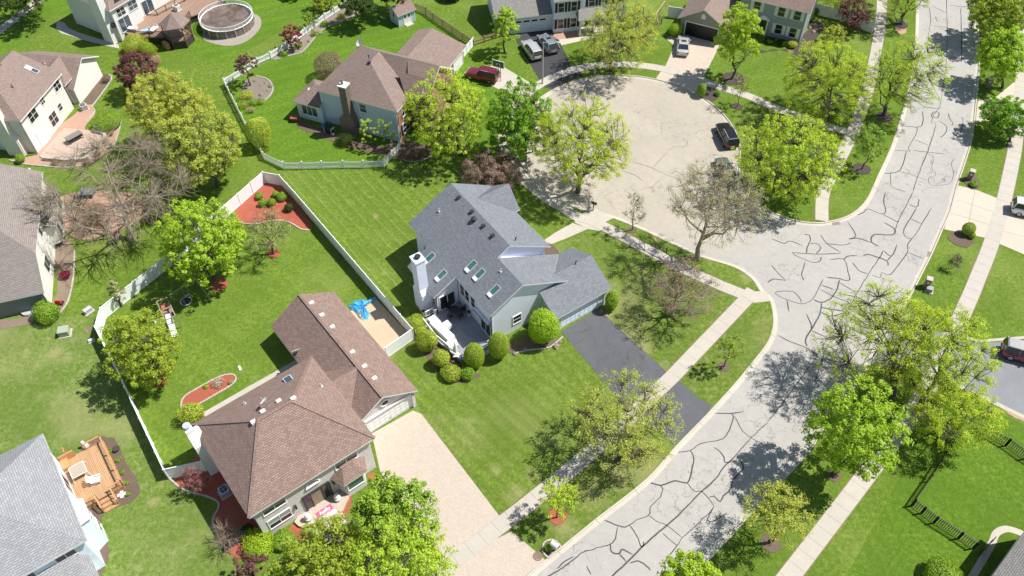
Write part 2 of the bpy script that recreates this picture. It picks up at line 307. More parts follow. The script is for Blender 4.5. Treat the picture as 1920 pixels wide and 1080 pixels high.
# ---------------------------------------------------------------- objects
def tag(o, label=None, cat=None, group=None, kind=None):
    if label: o['label'] = label
    if cat: o['category'] = cat
    if group: o['group'] = group
    if kind: o['kind'] = kind
    return o
def empty(name, loc, heading=0, label=None, cat=None, group=None):
    o = bpy.data.objects.new(name, None); COL.objects.link(o); o.empty_display_size = .3
    o.location = loc; o.rotation_euler = (0, 0, heading)
    return tag(o, label, cat, group)
class MB:
    """collects faces; build() makes ONE mesh object with UVs in metres"""
    def __init__(s): s.v = []; s.f = []; s.m = []
    def poly(s, pts, mi=0):
        n = len(s.v); s.v += [tuple(p) for p in pts]; s.f.append(tuple(range(n, n + len(pts)))); s.m.append(mi)
    def raw(s, vs, fs, mi=0):
        n = len(s.v); s.v += [tuple(p) for p in vs]
        for f in fs: s.f.append(tuple(i + n for i in f)); s.m.append(mi)
    def box(s, x0, x1, y0, y1, z0, z1, mi=0, mtop=None):
        if x0 > x1: x0, x1 = x1, x0
        if y0 > y1: y0, y1 = y1, y0
        if z0 > z1: z0, z1 = z1, z0
        V = [(x0, y0, z0), (x1, y0, z0), (x1, y1, z0), (x0, y1, z0), (x0, y0, z1), (x1, y0, z1), (x1, y1, z1), (x0, y1, z1)]
        s.raw(V, [(0, 3, 2, 1), (0, 1, 5, 4), (1, 2, 6, 5), (2, 3, 7, 6), (3, 0, 4, 7)], mi)
        s.raw(V, [(4, 5, 6, 7)], mi if mtop is None else mtop)
    def bar(s, a, b, w, h=None, mi=0, up=(0, 0, 1)):
        """box beam from a to b, width w (sideways), height h (along up), centred"""
        a, b = Vector(a), Vector(b); h = w if h is None else h; d = (b - a)
        if d.length < 1e-6: return
        d.normalize(); u = Vector(up)
        if abs(d.dot(u)) > .98: u = Vector((1, 0, 0))
        sd_ = d.cross(u).normalized(); u = sd_.cross(d).normalized()
        V = [p + sd_ * (w / 2 * i) + u * (h / 2 * j) for p in (a, b) for i, j in ((-1, -1), (1, -1), (1, 1), (-1, 1))]
        s.raw(V, [(0, 1, 2, 3), (7, 6, 5, 4), (0, 4, 5, 1), (1, 5, 6, 2), (2, 6, 7, 3), (3, 7, 4, 0)], mi)
    def tube(s, pts, rad, n=6, mi=0, cap=True):
        pts = [Vector(p) for p in pts]; rings = []
        if not isinstance(rad, (list, tuple)): rad = [rad] * len(pts)
        base = len(s.v)
        for i, p in enumerate(pts):
            d = (pts[min(i + 1, len(pts) - 1)] - pts[max(i - 1, 0)])
            d = d.normalized() if d.length > 1e-9 else Vector((0, 0, 1))
            a = d.orthogonal().normalized() if i == 0 else (a - d * a.dot(d)).normalized() if (a - d * a.dot(d)).length > 1e-6 else d.orthogonal().normalized()
            b = d.cross(a)
            for k in range(n):
                t = 2 * math.pi * k / n; q = p + (a * math.cos(t) + b * math.sin(t)) * rad[i]; s.v.append(tuple(q))
        for i in range(len(pts) - 1):
            for k in range(n):
                s.f.append((base + i * n + k, base + i * n + (k + 1) % n, base + (i + 1) * n + (k + 1) % n, base + (i + 1) * n + k)); s.m.append(mi)
        if cap:
            s.f.append(tuple(base + k for k in reversed(range(n)))); s.m.append(mi)
            s.f.append(tuple(base + (len(pts) - 1) * n + k for k in range(n))); s.m.append(mi)
    def prism(s, outline, z0, z1, mi=0, mtop=None):
        pts = [(p[0], p[1]) for p in outline]
        A = sum(pts[i][0] * pts[(i + 1) % len(pts)][1] - pts[(i + 1) % len(pts)][0] * pts[i][1] for i in range(len(pts)))
        if A < 0: pts.reverse()
        n = len(pts); V = [(x, y, z0) for x, y in pts] + [(x, y, z1) for x, y in pts]
        s.raw(V, [(i, (i + 1) % n, (i + 1) % n + n, i + n) for i in range(n)], mi)
        t = tessellate_polygon([[Vector((x, y, 0)) for x, y in pts]])
        b0 = len(s.v); s.v += V
        for a, b, c in t:
            q = Vector(pts[b]) - Vector(pts[a]); r = Vector(pts[c]) - Vector(pts[a])
            if q.x * r.y - q.y * r.x < 0: b, c = c, b
            s.f.append((b0 + n + a, b0 + n + b, b0 + n + c)); s.m.append(mi if mtop is None else mtop)
            s.f.append((b0 + a, b0 + c, b0 + b)); s.m.append(mi)
    def extr(s, prof, axis, a0, a1, mi=0):
        """vertical profile [(h, z)...] in the plane across `axis`, extruded from a0 to a1 along it"""
        n = len(prof)
        P = (lambda h, z, a: (a, h, z)) if axis == 'x' else (lambda h, z, a: (h, a, z))
        V = [P(h, z, a0) for h, z in prof] + [P(h, z, a1) for h, z in prof]
        s.raw(V, [tuple(range(n)), tuple(range(2 * n - 1, n - 1, -1))] + [(i, i + n, (i + 1) % n + n, (i + 1) % n) for i in range(n)], mi)
    def slab(s, polys, th=.17, mi=0, medge=1):
        """roof: top faces given as 3D polygons sharing corners; closed below and round the rim"""
        cnt = {}
        key = lambda p: (round(p[0], 3), round(p[1], 3), round(p[2], 3))
        for P in polys:
            n = Vector((0, 0, 0))
            for i in range(len(P)):
                a, b = Vector(P[i]), Vector(P[(i + 1) % len(P)]); n += a.cross(b)
            P = list(P) if n.z > 0 else list(P)[::-1]
            s.poly(P, mi); s.poly([(x, y, z - th) for x, y, z in reversed(P)], medge)
            for i in range(len(P)):
                a, b = key(P[i]), key(P[(i + 1) % len(P)])
                if (b, a) in cnt: cnt.pop((b, a))
                else: cnt[(a, b)] = 1
        for (a, b) in cnt:
            s.poly([(a[0], a[1], a[2] - th), (b[0], b[1], b[2] - th), b, a], medge)
    def build(s, name, mats, parent=None, smooth=False, recalc=False):
        me = bpy.data.meshes.new(name); me.from_pydata(s.v, [], s.f)
        mats = mats if isinstance(mats, (list, tuple)) else [mats]
        for m in mats: me.materials.append(m)
        me.polygons.foreach_set('material_index', [min(i, len(mats) - 1) for i in s.m])
        me.update()
        if recalc:
            import bmesh
            bm = bmesh.new(); bm.from_mesh(me); bmesh.ops.remove_doubles(bm, verts=bm.verts, dist=.0005); bmesh.ops.recalc_face_normals(bm, faces=bm.faces); bm.to_mesh(me); bm.free()
        uvl = me.uv_layers.new(name='UVMap'); uv = np.zeros(len(me.loops) * 2, dtype=np.float32)
        for p in me.polygons:
            n = p.normal
            if abs(n.z) > .995: u = Vector((1, 0, 0)); w = Vector((0, 1, 0))
            else:
                u = Vector((-n.y, n.x, 0)).normalized(); w = n.cross(u)
            for li in p.loop_indices:
                c = me.vertices[me.loops[li].vertex_index].co; uv[2 * li] = c.dot(u); uv[2 * li + 1] = c.dot(w)
        uvl.data.foreach_set('uv', uv)
        if smooth: me.polygons.foreach_set('use_smooth', [True] * len(me.polygons))
        o = bpy.data.objects.new(name, me); COL.objects.link(o)
        if parent: o.parent = parent
        return o
def copy_tree(o, parent=None):
    c = o.copy(); COL.objects.link(c); c.parent = parent
    for ch in o.children: copy_tree(ch, c)
    return c
def smooth_poly(pts, n=4, closed=True):
    """Catmull-Rom through 2D points"""
    out = []; N = len(pts); rng = range(N) if closed else range(N - 1)
    for i in rng:
        if closed: a, b, c, d = (Vector(pts[(i + k) % N][:2]) for k in (-1, 0, 1, 2))
        else: a, b, c, d = (Vector(pts[min(max(i + k, 0), N - 1)][:2]) for k in (-1, 0, 1, 2))
        for j in range(n):
            t = j / n
            out.append(.5 * ((2 * b) + (c - a) * t + (2 * a - 5 * b + 4 * c - d) * t * t + (3 * b - a - 3 * c + d) * t ** 3))
    if not closed: out.append(Vector(pts[-1][:2]))
    return out
def sheet(name, pts, z, mat, parent=None, kind='structure', th=.03, mside=None):
    """flat ground sheet from world xy points; a thin slab so it has a real edge"""
    b = MB(); b.prism([(p[0], p[1]) for p in pts], z - th, z, 0)
    o = b.build(name, mat, parent)
    if kind and not parent: o['kind'] = kind
    return o
def strip(cl, w):
    """polygon of width w round a centre line of world points"""
    L_, R_ = [], []
    for i, p in enumerate(cl):
        d = (Vector(cl[min(i + 1, len(cl) - 1)][:2]) - Vector(cl[max(i - 1, 0)][:2])).normalized(); n = Vector((-d.y, d.x))
        q = Vector(p[:2]); L_.append(q + n * w / 2); R_.append(q - n * w / 2)
    return L_ + R_[::-1]
def offset_line(pts, d):
    out = []
    for i, p in enumerate(pts):
        t = (Vector(pts[min(i + 1, len(pts) - 1)][:2]) - Vector(pts[max(i - 1, 0)][:2])).normalized()
        out.append(Vector(p[:2]) + Vector((-t.y, t.x)) * d)
    return out
# ================================================================= GROUND AND STREET
ZR = -.12
CUL = Vector((15.17, 84.45)); CULR = 14.5
lineA = [(880, 1178), (950, 1112), (1023, 1050), (1117, 973), (1210, 900), (1267, 837), (1325, 777), (1377, 720), (1410, 680), (1437, 645), (1447, 622), (1450, 600), (1447, 575), (1440, 558), (1425, 545), (1410, 523), (1377, 501), (1313, 481), (1260, 457), (1207, 432), (1150, 409)]
lineA = [G(*p).to_2d() for p in lineA]
for a in range(243, -16, -9): lineA.append(CUL + Vector((math.cos(R(a)), math.sin(R(a)))) * CULR)
lineA += [G(*p).to_2d() for p in [(1388, 338), (1400, 362), (1425, 385), (1455, 400), (1495, 413), (1530, 417), (1552, 415), (1583, 407), (1607, 393), (1627, 370), (1647, 327), (1670, 277), (1687, 227), (1703, 167), (1713, 110), (1717, 50), (1717, 0)]]
lineB = [G(*p).to_2d() for p in [(1290, 1095), (1327, 1053), (1390, 985), (1438, 930), (1475, 895), (1518, 847), (1565, 775), (1613, 713), (1660, 634), (1705, 560), (1729, 514), (1748, 476), (1768, 430), (1783, 396), (1796, 348), (1812, 300), (1824, 257), (1831, 193), (1837, 118), (1835, 60), (1831, 0)]]
lineA = smooth_poly(lineA, 4, False); lineB = smooth_poly(lineB, 4, False)
da = Vector((-.74, -.67)); du = (G(1772, 0) - G(1775, 60)).to_2d().normalized()
lineA = [lineA[0] + da * 60] + lineA + [lineA[-1] + du * 150]; lineB = [lineB[0] + da * 60] + lineB + [lineB[-1] + du * 150]
roadpoly = lineA + lineB[::-1]
# lawn ground with the street cut out of it, reaching far past everything
outer = [Vector((-420, -160)), Vector((420, -160)), Vector((420, 620)), Vector((-420, 620))]
allp = outer + roadpoly
b = MB(); tess = tessellate_polygon([[Vector((p.x, p.y, 0)) for p in outer], [Vector((p.x, p.y, 0)) for p in roadpoly]])
b.v = [(p.x, p.y, 0) for p in allp]
for t in tess:
    A_, B_, C_ = (allp[i] for i in t)
    if (B_ - A_).cross(C_ - A_) < 0: t = (t[0], t[2], t[1])
    b.f.append(tuple(t)); b.m.append(0)
b.build('ground', M['grass'])['kind'] = 'structure'
# street slab with the sealed cracks lying 4 mm on it
def road_mat():
    m = M['road']; nt = m.node_tree; bs = nt.nodes['Principled BSDF']
    src = bs.inputs['Base Color'].links[0].from_socket
    p = posn(nt); vm = nt.nodes.new('ShaderNodeVectorMath'); vm.operation = 'DISTANCE'; nt.links.new(p, vm.inputs[0]); vm.inputs[1].default_value = (CUL.x, CUL.y, 0)
    mr = nt.nodes.new('ShaderNodeMapRange'); mr.inputs[1].default_value = 15; mr.inputs[2].default_value = 25; mr.inputs[3].default_value = 1; mr.inputs[4].default_value = 0
    nt.links.new(vm.outputs['Value'], mr.inputs[0])
    c = mixc(nt, mr.outputs[0], src, mixc(nt, 1.0, src, (1.06, .99, .875), 'MULTIPLY'))
    # tyre scrub rings in the turning circle, stamped by years of turning cars
    st = noise(nt, mapping(nt, p, (.5, .5, 1)), .8, 5, .75, 2.0)
    ring = nt.nodes.new('ShaderNodeMapRange'); ring.interpolation_type = 'SMOOTHERSTEP'
    ab = nd(nt, 'ShaderNodeMath', operation='SUBTRACT'); nt.links.new(vm.outputs['Value'], ab.inputs[0]); ab.inputs[1].default_value = 9
    a2 = nd(nt, 'ShaderNodeMath', operation='ABSOLUTE'); nt.links.new(ab.outputs[0], a2.inputs[0])
    nt.links.new(a2.outputs[0], ring.inputs[0]); ring.inputs[1].default_value = 0; ring.inputs[2].default_value = 4; ring.inputs[3].default_value = 1; ring.inputs[4].default_value = 0
    mu = nd(nt, 'ShaderNodeMath', operation='MULTIPLY'); nt.links.new(ring.outputs[0], mu.inputs[0]); nt.links.new(ramp(nt, st, [(.5, 0), (.62, .3)]), mu.inputs[1])
    c = mixc(nt, mu.outputs[0], c, (.27, .255, .24))
    nt.links.new(c, bs.inputs['Base Color'])
road_mat()
b = MB(); b.prism(roadpoly, ZR - .3, ZR, 0)
def seg(ox, oy, s, lines, w=.085):
    for ln in lines:
        pts = [G(ox + x / s, oy + y / s, ZR).to_2d() for x, y in ln]
        pts = smooth_poly(pts, 3, False); rr = random.Random(len(pts) * 7 + int(ln[0][0]))
        # a hand-poured ribbon: width and line both wander
        q = []
        for i in range(len(pts) - 1):
            n = max(1, int((pts[i + 1] - pts[i]).length / .45))
            for k in range(n): q.append(pts[i].lerp(pts[i + 1], k / n) + Vector((rr.uniform(-.035, .035), rr.uniform(-.035, .035))))
        q.append(pts[-1]); L_, R_ = [], []
        ww = w
        for i, p in enumerate(q):
            d = (q[min(i + 1, len(q) - 1)] - q[max(i - 1, 0)]); d = d.normalized() if d.length > 1e-6 else Vector((1, 0)); n = Vector((-d.y, d.x))
            ww = min(max(ww + rr.uniform(-.018, .018), w * .55), w * 1.45)
            e = ww / 2 * (.4 if i in (0, len(q) - 1) else 1)
            L_.append(p + n * e); R_.append(p - n * e)
        for i in range(len(q) - 1):
            b.poly([(L_[i].x, L_[i].y, ZR + .004), (R_[i].x, R_[i].y, ZR + .004), (R_[i + 1].x, R_[i + 1].y, ZR + .004), (L_[i + 1].x, L_[i + 1].y, ZR + .004)], 1)
seg(960, 720, 3, [
 [(1440, 215), (1350, 300), (1240, 420), (1190, 470), (1140, 540), (1065, 605), (960, 715), (870, 795), (735, 915), (620, 1030), (540, 1100)],
 [(1140, 165), (1230, 165), (1300, 155)], [(1230, 165), (1245, 190), (1205, 290), (1150, 320), (1060, 335), (1005, 375), (930, 385), (890, 410)],
 [(1250, 180), (1300, 265), (1345, 300), (1390, 330)], [(1005, 375), (1020, 420), (1010, 490), (985, 555), (920, 545), (840, 570), (790, 560), (760, 545)],
 [(985, 555), (1025, 605), (1065, 605), (1135, 690), (1070, 760), (1040, 790), (960, 865), (930, 910), (870, 980)],
 [(835, 570), (848, 595), (830, 640), (780, 690), (768, 740), (700, 765), (640, 805), (580, 790), (520, 765)],
 [(768, 740), (820, 775), (870, 795), (960, 865)], [(660, 795), (700, 850), (720, 905), (735, 915), (740, 885)],
 [(595, 800), (580, 870), (555, 900), (500, 915), (440, 935), (400, 945), (350, 985), (290, 1030), (240, 1060), (180, 1095)],
 [(555, 900), (560, 945), (600, 955), (620, 930), (680, 960)], [(845, 835), (890, 880), (930, 910)],
 [(1135, 355), (1170, 380), (1190, 410), (1200, 440), (1230, 440)],
 [(1110, 640), (1135, 630), (1170, 660), (1190, 630), (1230, 590), (1240, 545), (1280, 500), (1300, 470), (1285, 430)],
 [(1130, 700), (1100, 760), (1130, 775), (1180, 745), (1210, 730)], [(350, 970), (300, 995), (250, 1040)],
 [(660, 1010), (700, 995), (740, 1010), (780, 1050)], [(420, 1020), (445, 1075)], [(600, 950), (640, 1000)]], .105)
seg(1440, 360, 3, [
 [(650, 330), (620, 380), (560, 470), (500, 570), (440, 680), (340, 820), (280, 915), (190, 1040), (110, 1150), (0, 1290)], [(815, 0), (735, 160), (710, 235)],
 [(640, 120), (720, 165), (735, 160)], [(660, 0), (650, 60), (662, 100), (640, 125), (560, 95), (540, 115), (500, 130)],
 [(650, 170), (710, 205), (700, 240), (600, 240), (580, 280), (625, 305)], [(795, 70), (835, 85), (850, 50), (845, 40)], [(835, 90), (800, 150), (760, 230), (810, 262), (865, 180), (920, 90)], [(800, 150), (865, 180)],
 [(810, 262), (785, 300), (785, 340), (740, 400), (690, 465), (640, 455), (630, 480), (585, 468)], [(785, 340), (875, 375)], [(445, 165), (495, 245), (455, 265), (500, 260), (580, 285)],
 [(650, 330), (695, 360), (725, 295)], [(535, 358), (570, 352), (665, 385), (675, 415)], [(695, 360), (670, 385)], [(475, 395), (510, 440), (560, 460)],
 [(345, 380), (425, 378), (450, 450), (460, 490), (440, 498), (405, 488), (330, 480)], [(425, 378), (450, 360), (500, 358)],
 [(310, 490), (270, 570), (240, 610), (190, 630), (105, 605), (45, 575), (60, 560), (140, 560), (180, 600), (188, 625)], [(105, 605), (118, 672)],
 [(405, 490), (385, 550), (350, 600), (300, 620), (255, 605)], [(405, 510), (490, 565)], [(300, 620), (295, 680), (245, 770), (210, 830), (220, 870)],
 [(300, 525), (375, 550)], [(290, 545), (375, 590), (440, 615), (465, 635)], [(300, 650), (350, 660), (435, 675), (350, 698), (300, 675)],
 [(245, 780), (335, 820)], [(215, 685), (240, 740), (245, 770)], [(55, 805), (120, 840), (200, 870), (275, 915)],
 [(20, 262), (90, 290), (120, 275), (200, 305)], [(205, 240), (235, 245), (235, 280), (220, 310), (215, 345)], [(235, 290), (275, 290), (295, 315), (270, 350)],
 [(135, 340), (170, 365), (250, 395), (290, 390), (300, 365)], [(135, 340), (260, 350), (410, 345)], [(210, 395), (190, 460), (200, 498)], [(295, 240), (330, 290), (410, 340)], [(330, 290), (420, 300), (470, 285)],
 [(20, 410), (50, 450), (100, 498)], [(0, 510), (30, 490), (100, 498)], [(320, 910), (290, 980), (265, 1070)], [(330, 870), (380, 890), (400, 940)], [(320, 935), (400, 960)]], .12)
seg(1440, 0, 3, [
 [(1000, -60), (1008, 150), (1005, 330), (985, 480), (965, 600), (935, 640), (920, 690), (945, 700), (905, 830), (890, 870), (840, 1000), (815, 1080)],
 [(905, 40), (915, 100), (905, 190), (900, 235)], [(905, 215), (950, 220), (1005, 235)], [(915, 145), (1005, 155)], [(950, 100), (940, 95), (955, 125)], [(920, 30), (1005, 75)],
 [(1010, 30), (1130, 40)], [(1085, 45), (1090, 350)], [(1010, 320), (1090, 325)], [(870, 625), (862, 710), (760, 708)], [(835, 710), (835, 750), (790, 830), (800, 850), (710, 845)],
 [(815, 845), (890, 855), (1000, 865)], [(820, 785), (900, 815)], [(780, 850), (740, 960), (650, 975)], [(740, 965), (800, 980), (895, 1015)], [(690, 975), (690, 1030), (700, 1055), (775, 1080)],
 [(895, 865), (930, 885), (920, 940), (945, 985), (905, 1000), (915, 1040), (1015, 1035), (1045, 980), (1030, 920), (1050, 895)],
 [(960, 680), (1003, 710), (998, 750), (965, 775)], [(1015, 635), (1020, 665), (1040, 690), (1035, 705)], [(1090, 655), (1098, 690), (1080, 750)], [(870, 602), (960, 610)], [(930, 630), (960, 632), (955, 660), (920, 655), (930, 630)]], .1)
seg(960, 0, 3, [[(680, 910), (790, 945), (870, 985), (960, 1010)], [(790, 945), (840, 890), (890, 840), (925, 820), (975, 825), (990, 790)], [(620, 960), (690, 985), (740, 1020)], [(840, 1000), (780, 1060)]], .05)
b.build('street', [M['road'], M['seal']])['kind'] = 'structure'
# kerb: gutter pan, face and top, in cast lengths with joints
def kerb(name, line, sgn):
    b = MB(); prof = [(-.02, ZR - .2), (-.02, .018), (.13, .018), (.16, ZR + .03), (.50, ZR + .006), (.50, ZR - .2)]
    ring = []
    for i, p in enumerate(line):
        t = (line[min(i + 1, len(line) - 1)] - line[max(i - 1, 0)]); t = t.normalized() if t.length > 1e-6 else Vector((1, 0)); n = Vector((-t.y, t.x)) * sgn
        ring.append([(p.x + n.x * h, p.y + n.y * h, z) for h, z in prof])
    for i in range(len(ring) - 1):
        for k in range(len(prof) - 1):
            q = [ring[i][k], ring[i + 1][k], ring[i + 1][k + 1], ring[i][k + 1]]
            b.poly(q if sgn > 0 else q[::-1], 0)
    acc = 0
    for i in range(1, len(line)):                     # joints
        acc += (line[i] - line[i - 1]).length
        if acc > 4.4:
            acc = 0; t = (line[i] - line[i - 1]).normalized(); n = Vector((-t.y, t.x)) * sgn
            for (h0, z0), (h1, z1) in zip(prof[1:4], prof[2:5]):
                A = line[i] + n * h0; B = line[i] + n * h1
                b.poly([(A.x, A.y, z0 + .004), (B.x, B.y, z1 + .004), (B.x + t.x * .035, B.y + t.y * .035, z1 + .004), (A.x + t.x * .035, A.y + t.y * .035, z0 + .004)], 1)
    b.build(name, [M['curb'], M['soil']])['kind'] = 'structure'
kerb('kerb_west', lineA, -1); kerb('kerb_east', lineB, 1)
# ---- lawns with a look of their own, each 6 mm thick on the ground
sheet('lawn_between_houses', GS([(520, 330), (560, 318), (720, 320), (770, 300), (900, 300), (1010, 372), (1083, 418), (1023, 455), (990, 480), (760, 620), (775, 625)]), .006, M['g_stripe'])
sheet('lawn_fenced_yard', GS([(178, 628), (190, 590), (307, 500), (430, 400), (495, 340), (530, 345), (775, 630), (722, 665), (690, 860), (376, 860), (322, 895)]), .0065, M['g_yard'])
sheet('lawn_between_driveways', GS([(722, 668), (775, 632), (840, 640), (1040, 620), (1052, 630), (1175, 768), (1010, 905), (937, 965), (785, 770), (720, 700)]), .007, M['g_front'])
sheet('lawn_left', GS([(-160, 640), (60, 600), (180, 590), (178, 628), (322, 895), (400, 985), (450, 1080), (480, 1200), (-200, 1300), (-220, 800)]), .0075, M['g_left'])
sheet('lawn_corner', GS([(1103, 432), (1120, 433), (1387, 558), (1250, 697), (1123, 582), (1020, 470)]), .0062, M['g_park'])
sheet('lawn_right_yard', GS([(1560, 1130), (1740, 800), (1800, 745), (1930, 800), (2150, 950), (2150, 1300), (1700, 1300)]), .0064, M['g_rich'])
sheet('lawn_by_blue_house', GS([(425, 165), (480, 130), (640, 20), (700, -10), (770, 10), (895, 90), (1010, 160), (985, 300), (760, 290), (718, 318), (530, 320), (470, 250)]), .0058, M['g_back'])
sheet('lawn_top_left', GS([(-60, 190), (100, 20), (250, 60), (420, 120), (640, -5), (900, -120), (-100, -120), (-200, 150)]), .0056, M['g_back'])
sheet('parkway_corner', GS([(1278, 713), (1410, 568), (1440, 560), (1447, 600), (1436, 645), (1325, 777), (1312, 750)]), .0059, M['g_park'])
sheet('parkway_south', GS([(1262, 838), (1208, 900), (1117, 973), (1023, 1048), (962, 990), (1195, 795)]), .0059, M['g_park'])
sheet('parkway_strip', smooth_poly([p.to_2d() for p in GS([(1128, 416), (1150, 410), (1207, 434), (1313, 483), (1377, 503), (1409, 525), (1418, 543), (1398, 542), (1357, 527), (1297, 499), (1193, 447)])], 3), .0061, M['g_park'])
# ---- sidewalks
WZ = [.026]
def walk(name, cl, w, mat='conc', joints=1.5, z=None, sm=True):
    WZ[0] += .0045; z = WZ[0]
    c = [p.to_2d() for p in GS(cl)]
    c = smooth_poly(c, 5, False) if sm else [Vector(p) for p in c]
    o = sheet(name, strip(c, w), z, M[mat], th=.06)
    b = MB(); acc = 0
    for i in range(1, len(c)):
        d = (c[i] - c[i - 1]); t = d.normalized(); n = Vector((-t.y, t.x)); Ls = d.length; s_ = joints - acc
        while s_ < Ls:
            p = c[i - 1] + t * s_; A, B = p + n * w / 2 * .99, p - n * w / 2 * .99; e = t * .022
            b.poly([(A.x, A.y, z + .004), (B.x, B.y, z + .004), (B.x + e.x, B.y + e.y, z + .004), (A.x + e.x, A.y + e.y, z + .004)]); s_ += joints
        acc = (acc + Ls) % joints
    for sg in (1, -1):        # worn soil edge beside the walk
        e = strip(offset_line(c, sg * (w / 2 + .03)), .10)
        n = len(e) // 2
        for i in range(n - 1): b.poly([(q.x, q.y, .012) for q in (e[i], e[i + 1], e[2 * n - 2 - i], e[2 * n - 1 - i])])
    j = b.build('joint_line', M['soil'], o)
    return o
walk('sidewalk_east', [(1380, 1210), (1480, 1080), (1597, 927), (1653, 853), (1690, 803), (1730, 740), (1775, 650), (1815, 565), (1836, 514), (1857, 461), (1880, 385), (1899, 300), (1905, 262), (1912, 200), (1917, 120), (1919, 20), (1918, -80)], 1.62)
walk('sidewalk_west', [(1655, -60), (1653, 20), (1647, 70), (1638, 120), (1627, 170), (1597, 253), (1560, 325), (1543, 365), (1541, 414)], 1.5)
walk('sidewalk_court_north', [(1355, 165), (1405, 181), (1440, 197), (1480, 212), (1550, 236), (1600, 251)], 1.35)
walk('sidewalk_court', [(1088, 410), (1052, 388), (1012, 362), (978, 330), (955, 295), (945, 260), (952, 222), (972, 190), (1005, 163), (1043, 143), (1088, 128), (1140, 121), (1200, 123), (1246, 130), (1290, 142), (1325, 155), (1355, 165)], 1.45)
walk('sidewalk_corner', [(1075, 404), (1110, 414), (1150, 434), (1185, 453), (1235, 479), (1292, 509), (1352, 536), (1402, 556)], 1.45, sm=False)
walk('sidewalk_south', [(1412, 545), (1400, 560), (1262, 705), (1173, 790), (1085, 868), (1040, 905), (975, 957), (928, 993), (867, 1040), (800, 1090), (700, 1180)], 1.5, sm=False)
walk('sidewalk_far', [(-40, 85), (0, 57), (73, 0), (120, -35)], 1.5)
sheet('ramp_corner', GS([(1412, 547), (1438, 546), (1443, 565), (1412, 568)]), .024, M['conc'])
sheet('ramp_apron', GS([(1077, 417), (1086, 402), (1117, 390), (1128, 397), (1150, 409), (1130, 419), (1125, 433), (1103, 430)]), .0265, M['conc'])
sheet('front_walk_grey_house', GS([(1073, 418), (1103, 429), (1062, 447), (1033, 458), (1018, 452), (1040, 437)]), .0225, M['conc'])
# ---- driveways
D = [
 ('driveway_brick_house', [(697, 813), (774, 770), (790, 776), (936, 967), (868, 1019), (845, 1055), (800, 1010), (713, 885)], .02, 'pav_tan'),
 ('driveway_brick_house_apron', [(960, 996), (1022, 1050), (985, 1080), (900, 1150), (830, 1075), (868, 1042)], .0205, 'pav_tan'),
 ('driveway_grey_house', [(1052, 622), (1119, 580), (1123, 581), (1250, 698), (1176, 767)], .02, 'asphalt'),
 ('driveway_grey_house_apron', [(1274, 714), (1310, 747), (1336, 760), (1326, 776), (1264, 836), (1240, 812), (1194, 790)], .0205, 'asphalt'),
 ('driveway_court_house', [(1284, 62), (1352, 78), (1340, 104), (1318, 147), (1246, 128), (1264, 86)], .02, 'pav_ne'),
 ('driveway_court_house_apron', [(1239, 134), (1316, 153), (1304, 178), (1275, 161), (1230, 147)], .0205, 'pav_ne'),
 ('parking_pad', [(1249, 73), (1258, 66), (1276, 62), (1280, 75), (1268, 88)], .018, 'pav_ne'),
 ('driveway_north_house', [(971, 63), (1037, 52), (1072, 126), (1042, 137), (1012, 150), (967, 75)], .02, 'asphalt_new'),
 ('driveway_north_house_apron', [(1012, 160), (1045, 142), (1085, 129), (1094, 143), (1060, 155), (1036, 168)], .0205, 'asphalt_new'),
 ('front_walk_north_house', [(1042, 75), (1113, 62), (1114, 71), (1049, 86)], .019, 'conc_y'),
 ('driveway_east', [(1797, 348), (1830, 356), (1868, 371), (1920, 386), (1985, 398), (1985, 500), (1920, 477), (1847, 446), (1800, 436), (1770, 430)], .02, 'conc_y'),
 ('driveway_far_east', [(1833, 190), (1870, 180), (1900, 155), (1990, 150), (1990, 215), (1905, 222), (1844, 228), (1829, 231)], .02, 'conc_y'),
 ('driveway_asphalt_east', [(1692, 582), (1730, 605), (1770, 622), (1833, 644), (1920, 638), (2000, 640), (2000, 820), (1809, 729), (1740, 697), (1632, 682)], .02, 'asphalt2'),
 ('driveway_blue_house', [(880, 135), (935, 120), (1010, 165), (985, 190), (930, 165)], .019, 'conc'),
]
for n, p, z, m in D: sheet(n, GS(p), z, M[m], th=.05)
sheet('driveway_edging', strip(GS([(1775, 711), (1809, 729), (1860, 753), (1920, 782), (2000, 820)]), .45), .026, M['conc'])
sheet('driveway_edging_north', strip(GS([(1770, 616), (1833, 640), (1920, 633), (2000, 636)]), .35), .026, M['conc'])
b = MB()
for A, B_ in [((1795, 375), (1868, 399)), ((1783, 400), (1858, 422)), ((1828, 357), (1812, 438)), ((1893, 404), (1985, 428)), ((1882, 434), (1985, 462)), ((1940, 388), (1930, 478))]:
    s = strip([G(*A), G(*B_)], .04); b.poly([(q.x, q.y, .0245) for q in s])
tag(b.build('driveway_joints', M['soil']), kind='structure')
